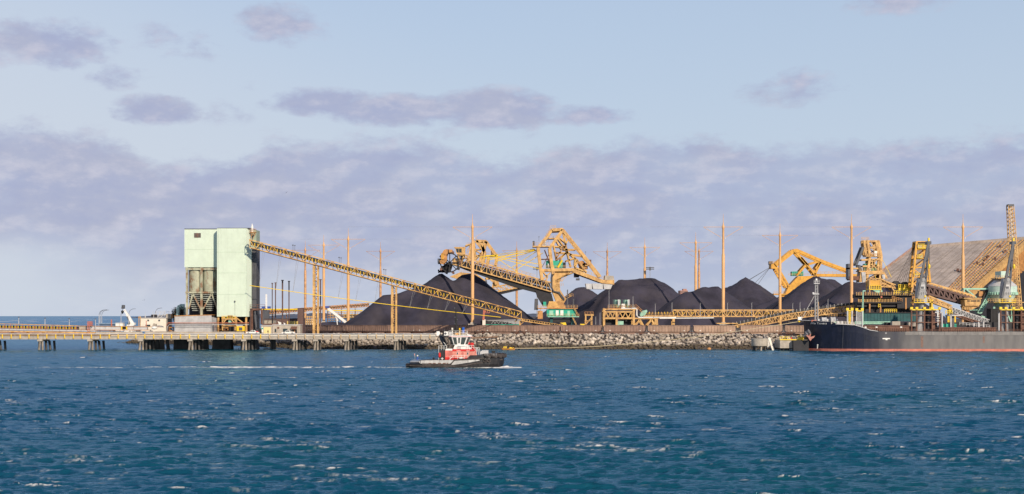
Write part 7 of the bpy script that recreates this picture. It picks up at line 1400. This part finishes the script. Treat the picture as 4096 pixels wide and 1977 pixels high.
for x in (1714,1731,1752,1771,1787): c.bx(tx(x), tx(x + 12 if x < 1787 else x + 5), tc2 - 4.72, tc2 - 4.685, tz(1456), tz(1452))
c.build('freeing_port', M_['rust'], tg_)
f = lambda x, y, o=.1: (tx(x), tc2 - 4.6 - o, tz(y))
MB().path([f(1688,1456.5), f(1798,1458), f(1804,1456), f(1818,1440.5), f(1866,1438.2), (tx(1925), tc2 - 4.5, tz(1435)), (tx(1960), tc2 - 4.05, tz(1431))], .2, 8).path([f(1690,1461), f(1800,1463), f(1860,1461.5), (tx(1910), tc2 - 4.35, tz(1454)), (tx(1955), tc2 - 3.85, tz(1446)), (tx(1985), tc2 - 3.0, tz(1442)), (tx(2008), tc2 - 1.9, tz(1440))], .22, 8).path([(tx(1622), tc2 - 3.2, tz(1463)), (tx(1640), tc2 - 4.4, tz(1463)), f(1690,1465), f(1800,1467), f(1870,1464)], .18, 8).build('rubbing_strake', RB, tg_)
pf_ = []
for x, h in ((1938,4.35),(1960,4.05),(1985,3.4),(2003,2.5),(2013,1.5),(2018.5,.4)): pf_.append((tx(x), tc2 - h, tz(1424)))
MB().path(pf_ + [(a, 2*tc2 - b, z) for a, b, z in pf_[::-1]], .62, 12).build('bow_fender', RB, tg_, smooth=50)
c = MB()
for i in range(9): a = Vector(pf_[0]).lerp(Vector(pf_[2]), i / 8); c.path([a + Vector((0,-.64,.1)), a + Vector((0,-.3,.62)), a + Vector((0,.3,.62))], .035, 4)
c.build('fender_chain', M_['lgrey'], tg_)
for x, y, r_, o in ((1693,1465,.3,4.75),(1705.5,1464.5,.3,4.75),(1939,1444,.45,4.35),(1954.5,1444,.45,4.15)):
    ty_ = MB(); n, m = 18, 8; vs = []
    for i in range(n):
        t = 6.2832*i/n
        for j in range(m): s = 6.2832*j/m; rr_ = r_ * .78 + r_*.3*math.cos(s); vs.append((tx(x) + rr_*math.cos(t), tc2 - o - .12 + r_*.3*math.sin(s), tz(y) + rr_*math.sin(t)))
    ty_.add(vs, [(i*m+j, ((i+1)%n)*m+j, ((i+1)%n)*m+(j+1)%m, i*m+(j+1)%m) for i in range(n) for j in range(m)]); tt = ty_.build('tyre_fender', RB, tg_, smooth=True); MB().path([(tx(x) - .12, tc2 - o - .1, tz(y) + r_), (tx(x) - .3, tc2 - o + .1, tz(y) + r_ + .45)], .03, 4).path([(tx(x) + .12, tc2 - o - .1, tz(y) + r_), (tx(x) + .3, tc2 - o + .1, tz(y) + r_ + .45)], .03, 4).build('chain', M_['lgrey'], tt)
MB().bx(tx(1640), tx(1860), tc2 - 4.2, tc2 + 4.2, tz(1449), tz(1447)).build('deck', M_['grey'], tg_)
MB().prism([(tx(x), tz(y)) for x, y in ((1632,1455),(1646,1441),(1676,1441),(1680,1455))], tc2 - 3.4, tc2 + 3.4).build('stern_hood', mat('blue_grey_paint', (.13,.17,.25), .5, .3, .8), tg_)
MB().cyl(q(1681,1449,1.0), q(1681,1449,.2), .3, n=12).build('fairlead', M_['lgrey'], tg_)
# deckhouse
MB().bx(tx(1779.5), tx(1808), tc2 - 2.7, tc2 + 2.7, tz(1444), tz(1399)).build('aft_house', M_['fred'], tg_)
MB().prism([(tx(x), tz(y)) for x, y in ((1808.2,1444),(1808.2,1406),(1898,1406),(1906,1420),(1908,1444))], tc2 - 2.6, tc2 + 2.6).build('deckhouse', mat('bleached_red_house', (.63,.24,.19), .5, .3, .6, streak=.3, scol=(.68,.46,.40)), tg_)
MB().prism([(tx(x), tz(y)) for x, y in ((1808.2,1405.9),(1808.2,1399),(1890,1398.5),(1897,1405.9))], tc2 - 2.75, tc2 + 2.75).build('red_band', M_['red'], tg_); MB().bx(tx(1779.5), tx(1905), tc2 - 2.71, tc2 - 2.605, tz(1444), tz(1430)).build('lower_red_band', M_['red'], tg_)
MB().prism([(tx(x), tz(y)) for x, y in ((1780,1403),(1780,1398.8),(1790,1396),(1808,1396),(1808,1403)) ], tc2 - 2.78, tc2 + 2.78).build('white_trim', M_['white'], tg_)
for x in (1829, 1870): wnd = MB().bx(tx(x - 3.2), tx(x + 3.2), tc2 - 2.68, tc2 - 2.61, tz(1419.5), tz(1410)).build('window_frame', M_['lgrey'], tg_); MB().bx(tx(x - 2), tx(x + 2), tc2 - 2.72, tc2 - 2.685, tz(1418.5), tz(1411)).build('pane', M_['glass'], wnd)
MB().cyl((tx(1849), tc2 - 2.68, tz(1414.5)), (tx(1849), tc2 - 2.6, tz(1414.5)), .32, n=16).build('emblem_disc', M_['fred'], tg_); MB().bx(tx(1835), tx(1853), tc2 - 3.1, tc2 - 2.95, tz(1435), tz(1430)).build('white_board', M_['white'], tg_)
for x0, x1 in ((1825,1842),(1864,1878)): MB().bx(tx(x0), tx(x1), tc2 - 2.8, tc2 - 2.755, tz(1405.5), tz(1404)).build('name_strip', M_['white'], tg_)
MB().bx(tx(1753), tx(1779), tc2 - 2.5, tc2 + 2.5, tz(1444), tz(1402)).build('engine_casing', M_['dark'], tg_); MB().lathe((tx(1757), tc2 - 2.7, tz(1430)), [(.25,0),(.32,.3),(.32,.9),(.2,1.2)], 10).build('red_extinguisher', M_['red'], tg_)
MB().prism([(tx(x), tz(y)) for x, y in ((1811,1398),(1818,1381),(1868,1379),(1884,1398))], tc2 - 2.1, tc2 + 2.1).build('upper_house', M_['white'], tg_)
MB().bx(tx(1826), tx(1843), tc2 - 2.2, tc2 - 2.11, tz(1397), tz(1387)).build('upper_window', M_['lgrey'], tg_); MB().beam((tx(1814),tc2 - 2.3,tz(1397)), (tx(1832),tc2 - 2.3,tz(1381)), .22).beam((tx(1832),tc2 - 2.3,tz(1384)), (tx(1862),tc2 - 2.3,tz(1384)), .16).build('ladder', M_['white'], tg_)
# wheelhouse: flared, windows all round
def whr(y, x0, x1, hb, ch): return [(tx(x0), tc2 - hb + ch, tz(y)), (tx(x0) + ch, tc2 - hb, tz(y)), (tx(x1) - ch, tc2 - hb, tz(y)), (tx(x1), tc2 - hb + ch, tz(y)), (tx(x1), tc2 + hb - ch, tz(y)), (tx(x1) - ch, tc2 + hb, tz(y)), (tx(x0) + ch, tc2 + hb, tz(y)), (tx(x0), tc2 + hb - ch, tz(y))]
lo_, hi_ = whr(1381,1803,1869,1.9,.75), whr(1347,1791,1884,2.6,.9)
MB().loft([lo_, hi_]).build('wheelhouse', M_['white'], tg_)
L_ = [Vector(p) for p in lo_]; H_ = [Vector(p) for p in hi_]
def pane(i, s0, s1, v0=.1, v1=.9):
    j = (i + 1) % 8; g = lambda s, v: (L_[i].lerp(L_[j], s)).lerp(H_[i].lerp(H_[j], s), v); n_ = (L_[j] - L_[i]).cross(H_[i] - L_[i]).normalized()
    if n_.dot(((L_[i] + L_[j]) / 2) - Vector((tx(1836), tc2, tz(1364)))) < 0: n_ = -n_
    a = [g(s0,v0), g(s1,v0), g(s1,v1), g(s0,v1)]; vs = [p + n_*.03 for p in a] + [p + n_*.005 for p in a]; MB().add(vs, [(0,1,2,3),(7,6,5,4),(0,4,5,1),(1,5,6,2),(2,6,7,3),(3,7,4,0)]).build('window', mat('wheelhouse_glass', (.07,.09,.09), .1, .3, 3.0, spec=.7) if 'wheelhouse_glass' not in bpy.data.materials else bpy.data.materials['wheelhouse_glass'], tg_)
pane(1,.06,.30,.05,.88); pane(1,.41,.53,.2,.85); pane(1,.62,.93,.05,.88); pane(0,.1,.9,.05,.92); pane(2,.12,.88,.05,.9); pane(3,.05,.48); pane(3,.52,.95); pane(7,.05,.48); pane(7,.52,.95)
MB().bx(tx(1846), tx(1848), tc2 - 2.66, tc2 - 2.45, tz(1380), tz(1349)).build('red_pipe', M_['red'], tg_) if False else None
MB().loft([whr(1347,1788,1887,2.75,.95), whr(1343.5,1789,1886,2.7,.95)]).build('roof', M_['white'], tg_); MB().loft([whr(1347.9,1787.5,1887.5,2.8,.95), whr(1346.9,1787.5,1887.5,2.8,.95)]).build('roof_edge', M_['red'], tg_)
MB().rail([(tx(1793),tc2 - 2.3,tz(1343.5)),(tx(1866),tc2 - 2.3,tz(1343.5)),(tx(1866),tc2 + 2.3,tz(1343.5))], 1.25, .9, .07, 3).build('roof_railing', M_['white'], tg_); MB().beam((tx(1862),tc2 - 1.5,tz(1336)), (tx(1880),tc2 - 1.5,tz(1344)), .12).beam((tx(1862),tc2 + 1.5,tz(1336)), (tx(1880),tc2 + 1.5,tz(1344)), .12).build('roof_brace', M_['white'], tg_)
ac = MB().bx(tx(1775), tx(1790), tc2 - 2.2, tc2 - 1.2, tz(1343), tz(1327)).build('air_conditioner', M_['white'], tg_); MB().cyl((tx(1780.5), tc2 - 2.28, tz(1335)), (tx(1780.5), tc2 - 2.21, tz(1335)), .3, n=16).build('fan', M_['dgrey'], ac); MB().bx(tx(1771), tx(1794), tc2 - 2.4, tc2 + 2.4, tz(1346), tz(1343.2)).build('aft_shelf', M_['dgrey'], tg_)
MB().bx(tx(1794), tx(1809), tc2 - 2.1, tc2 - 1.2, tz(1343), tz(1328)).build('vent_box', M_['lgrey'], tg_); MB().bx(tx(1818), tx(1832), tc2 - 2.0, tc2 - .8, tz(1341), tz(1333)).build('liferaft', mat('liferaft_orange', (.7,.33,.03), .5, .1), tg_)
MB().cyl((tx(1851.5), tc2 - 1.4, tz(1333)), (tx(1851.5), tc2 - 1.4, tz(1310)), .34, n=14).build('blue_drum', mat('bright_blue_paint', (.02,.12,.55), .4, .1), tg_)
for x, y in ((1838,1318),(1808,1317)): MB().cyl((tx(x),tc2 - 1.5,tz(1343)), (tx(x),tc2 - 1.5,tz(y)), .12, n=6).cyl((tx(x - 3),tc2 - 1.7,tz(y)), (tx(x + 3),tc2 - 1.7,tz(y)), .36, n=12).build('searchlight', M_['hose'] if x > 1820 else M_['cream'], tg_)
ms = MB().cyl((tx(1822),tc2,tz(1344)), (tx(1821),tc2,tz(1240)), .26, .14, 8); ms.cyl((tx(1820),tc2,tz(1244)), (tx(1819.5),tc2,tz(1222)), .05, n=5)
for y, w_ in ((1238,.85),(1243,.5),(1272,.45),(1282,.5),(1300,.4),(1312,.55)): ms.beam((tx(1821) - w_,tc2,tz(y)), (tx(1821) + w_,tc2,tz(y)), .14)
ms.beam((tx(1827),tc2,tz(1340)), (tx(1825),tc2,tz(1262)), .1).beam((tx(1816.5),tc2,tz(1340)), (tx(1818),tc2,tz(1262)), .1); ms.build('mast', M_['black'], tg_)
for x, y in ((1817,1273),(1826,1283),(1817,1300),(1816,1236)): MB().lathe((tx(x),tc2 - .1,tz(y)), [(.06,0),(.14,.1),(.14,.35),(.05,.4)], 8).build('mast_lamp', M_['dgrey'], tg_)
# funnels
for a, m in (([(1778,1396),(1775,1378),(1764,1358),(1754,1338)], 'dark'), ([(1797,1396),(1797,1380),(1790,1370),(1768,1337)], 'dgrey')):
    d = tc2 + (1.2 if m == 'dark' else -1.5); MB().path([(tx(x), d, tz(y)) for x, y in a], [.5,.5,.48,.34] if m == 'dgrey' else [.62,.62,.6,.4], 12).build('funnel', mat('smoked_funnel', (.12,.10,.09), .5, .4) if m == 'dgrey' else M_['dgrey'], tg_, smooth=60)
MB().prism([(tx(x), tz(y)) for x, y in ((1742,1345),(1742,1327),(1753,1326),(1757,1334),(1752,1344))], tc2 + .5, tc2 + 1.7).build('exhaust_cap', M_['white'], tg_)
MB().rail([(tx(1753),tc2 - 2.4,tz(1402)),(tx(1785),tc2 - 2.4,tz(1402))], 1.15, .8, .07, 2).beam((tx(1753.5),tc2 - 2.5,tz(1444)), (tx(1753.5),tc2 - 2.5,tz(1385)), .08).beam((tx(1773),tc2 - 1.8,tz(1370)), (tx(1785),tc2 - 1.8,tz(1386)), .09).beam((tx(1785),tc2 - 1.8,tz(1386)), (tx(1785),tc2 - 1.8,tz(1398)), .09).build('white_railing', M_['white'], tg_)
MB().rail([(tx(1866),tc2 - 2.4,tz(1398)),(tx(1895),tc2 - 2.4,tz(1398))], 1.0, .7, .07, 2).beam((tx(1900),tc2 - 2.2,tz(1398)), (tx(1914),tc2 - 2.2,tz(1390)), .08).build('front_railing', M_['white'], tg_); c = MB()
for x, t in ((1903,1391),(1910,1391),(1917,1392)): c.beam((tx(x),tc2 - 2.2,tz(t)), (tx(x + 3),tc2 - 2.2,tz(1420)), .08)
for y in (1391,1398,1405): c.beam((tx(1896),tc2 - 2.2,tz(y)), (tx(1917),tc2 - 2.2,tz(y)), .07)
c.build('stair_railing', M_['white'], tg_); MB().rail([(tx(1800),tc2 - 4.3,tz(1440)),(tx(1817),tc2 - 4.3,tz(1438)),(tx(1872),tc2 - 4.2,tz(1437))], 1.0, .9, .07, 2).beam((tx(1797),tc2 - 3.6,tz(1440)), (tx(1812),tc2 - 3.6,tz(1424)), .1).build('side_railing', M_['white'], tg_)
MB().path([(tx(1886),tc2 - 1.6,tz(1384)), (tx(1888),tc2 - 1.6,tz(1392)), (tx(1898),tc2 - 1.7,tz(1400)), (tx(1903),tc2 - 1.8,tz(1420))], .3, 8).build('red_fire_main', M_['red'], tg_, smooth=60); MB().lathe((tx(1887),tc2 - 1.6,tz(1385)), [(.25,0),(.5,.15),(.5,.7),(.3,.85)], 10).lathe((tx(1873),tc2 - .6,tz(1381)), [(.2,0),(.35,.15),(.35,.6),(.2,.75)], 10).build('fire_monitor', M_['red'], tg_)
MB().prism([(tx(x), tz(y)) for x, y in ((1921,1418),(1921,1408),(1928,1403),(1952,1403),(1953,1418))], tc2 - 2, tc2 + 2).build('anchor_winch', M_['lgrey'], tg_)
MB().bx(tx(1967), tx(1979), tc2 - 1.2, tc2 + 1.2, tz(1416), tz(1405)).bx(tx(1964), tx(1982), tc2 - .5, tc2 + .5, tz(1408.5), tz(1406.5)).build('towing_bitt', M_['black'], tg_); MB().cyl((tx(1733),tc2 - 2,tz(1444)), (tx(1733),tc2 - 2,tz(1432)), .25, n=10).bx(tx(1727), tx(1739), tc2 - 2.15, tc2 - 1.85, tz(1434.5), tz(1432.5)).build('bollard', M_['black'], tg_); MB().bx(tx(1763), tx(1773), tc2 - 3.6, tc2 - 3.3, tz(1436), tz(1434)).cyl((tx(1768),tc2 - 3.5,tz(1442)), (tx(1768),tc2 - 3.5,tz(1431)), .1, n=8).build('white_cleat', M_['white'], tg_)
fs_ = MB().cyl((tx(1655),tc2,tz(1441)), (tx(1655),tc2,tz(1416)), .05, n=6).build('flagstaff', M_['lgrey'], tg_); MB().bx(tx(1652.2), tx(1655), tc2 - .02, tc2 + .02, tz(1424), tz(1417)).build('flag', M_['fred'], fs_)
MB().path([(tx(1665),tc2 - 1.2,tz(1441)), (tx(1668),tc2 - 1.2,tz(1434)), (tx(1667),tc2 - 1.2,tz(1427))], [.24,.22,.14], 8).build('stern_davit', M_['blue'], tg_); MB().lathe((tx(1666.5),tc2 - 1.2,tz(1428)), [(.12,0),(.22,.1),(.2,.32),(.06,.42)], 8).build('davit_head', M_['cream'], tg_)
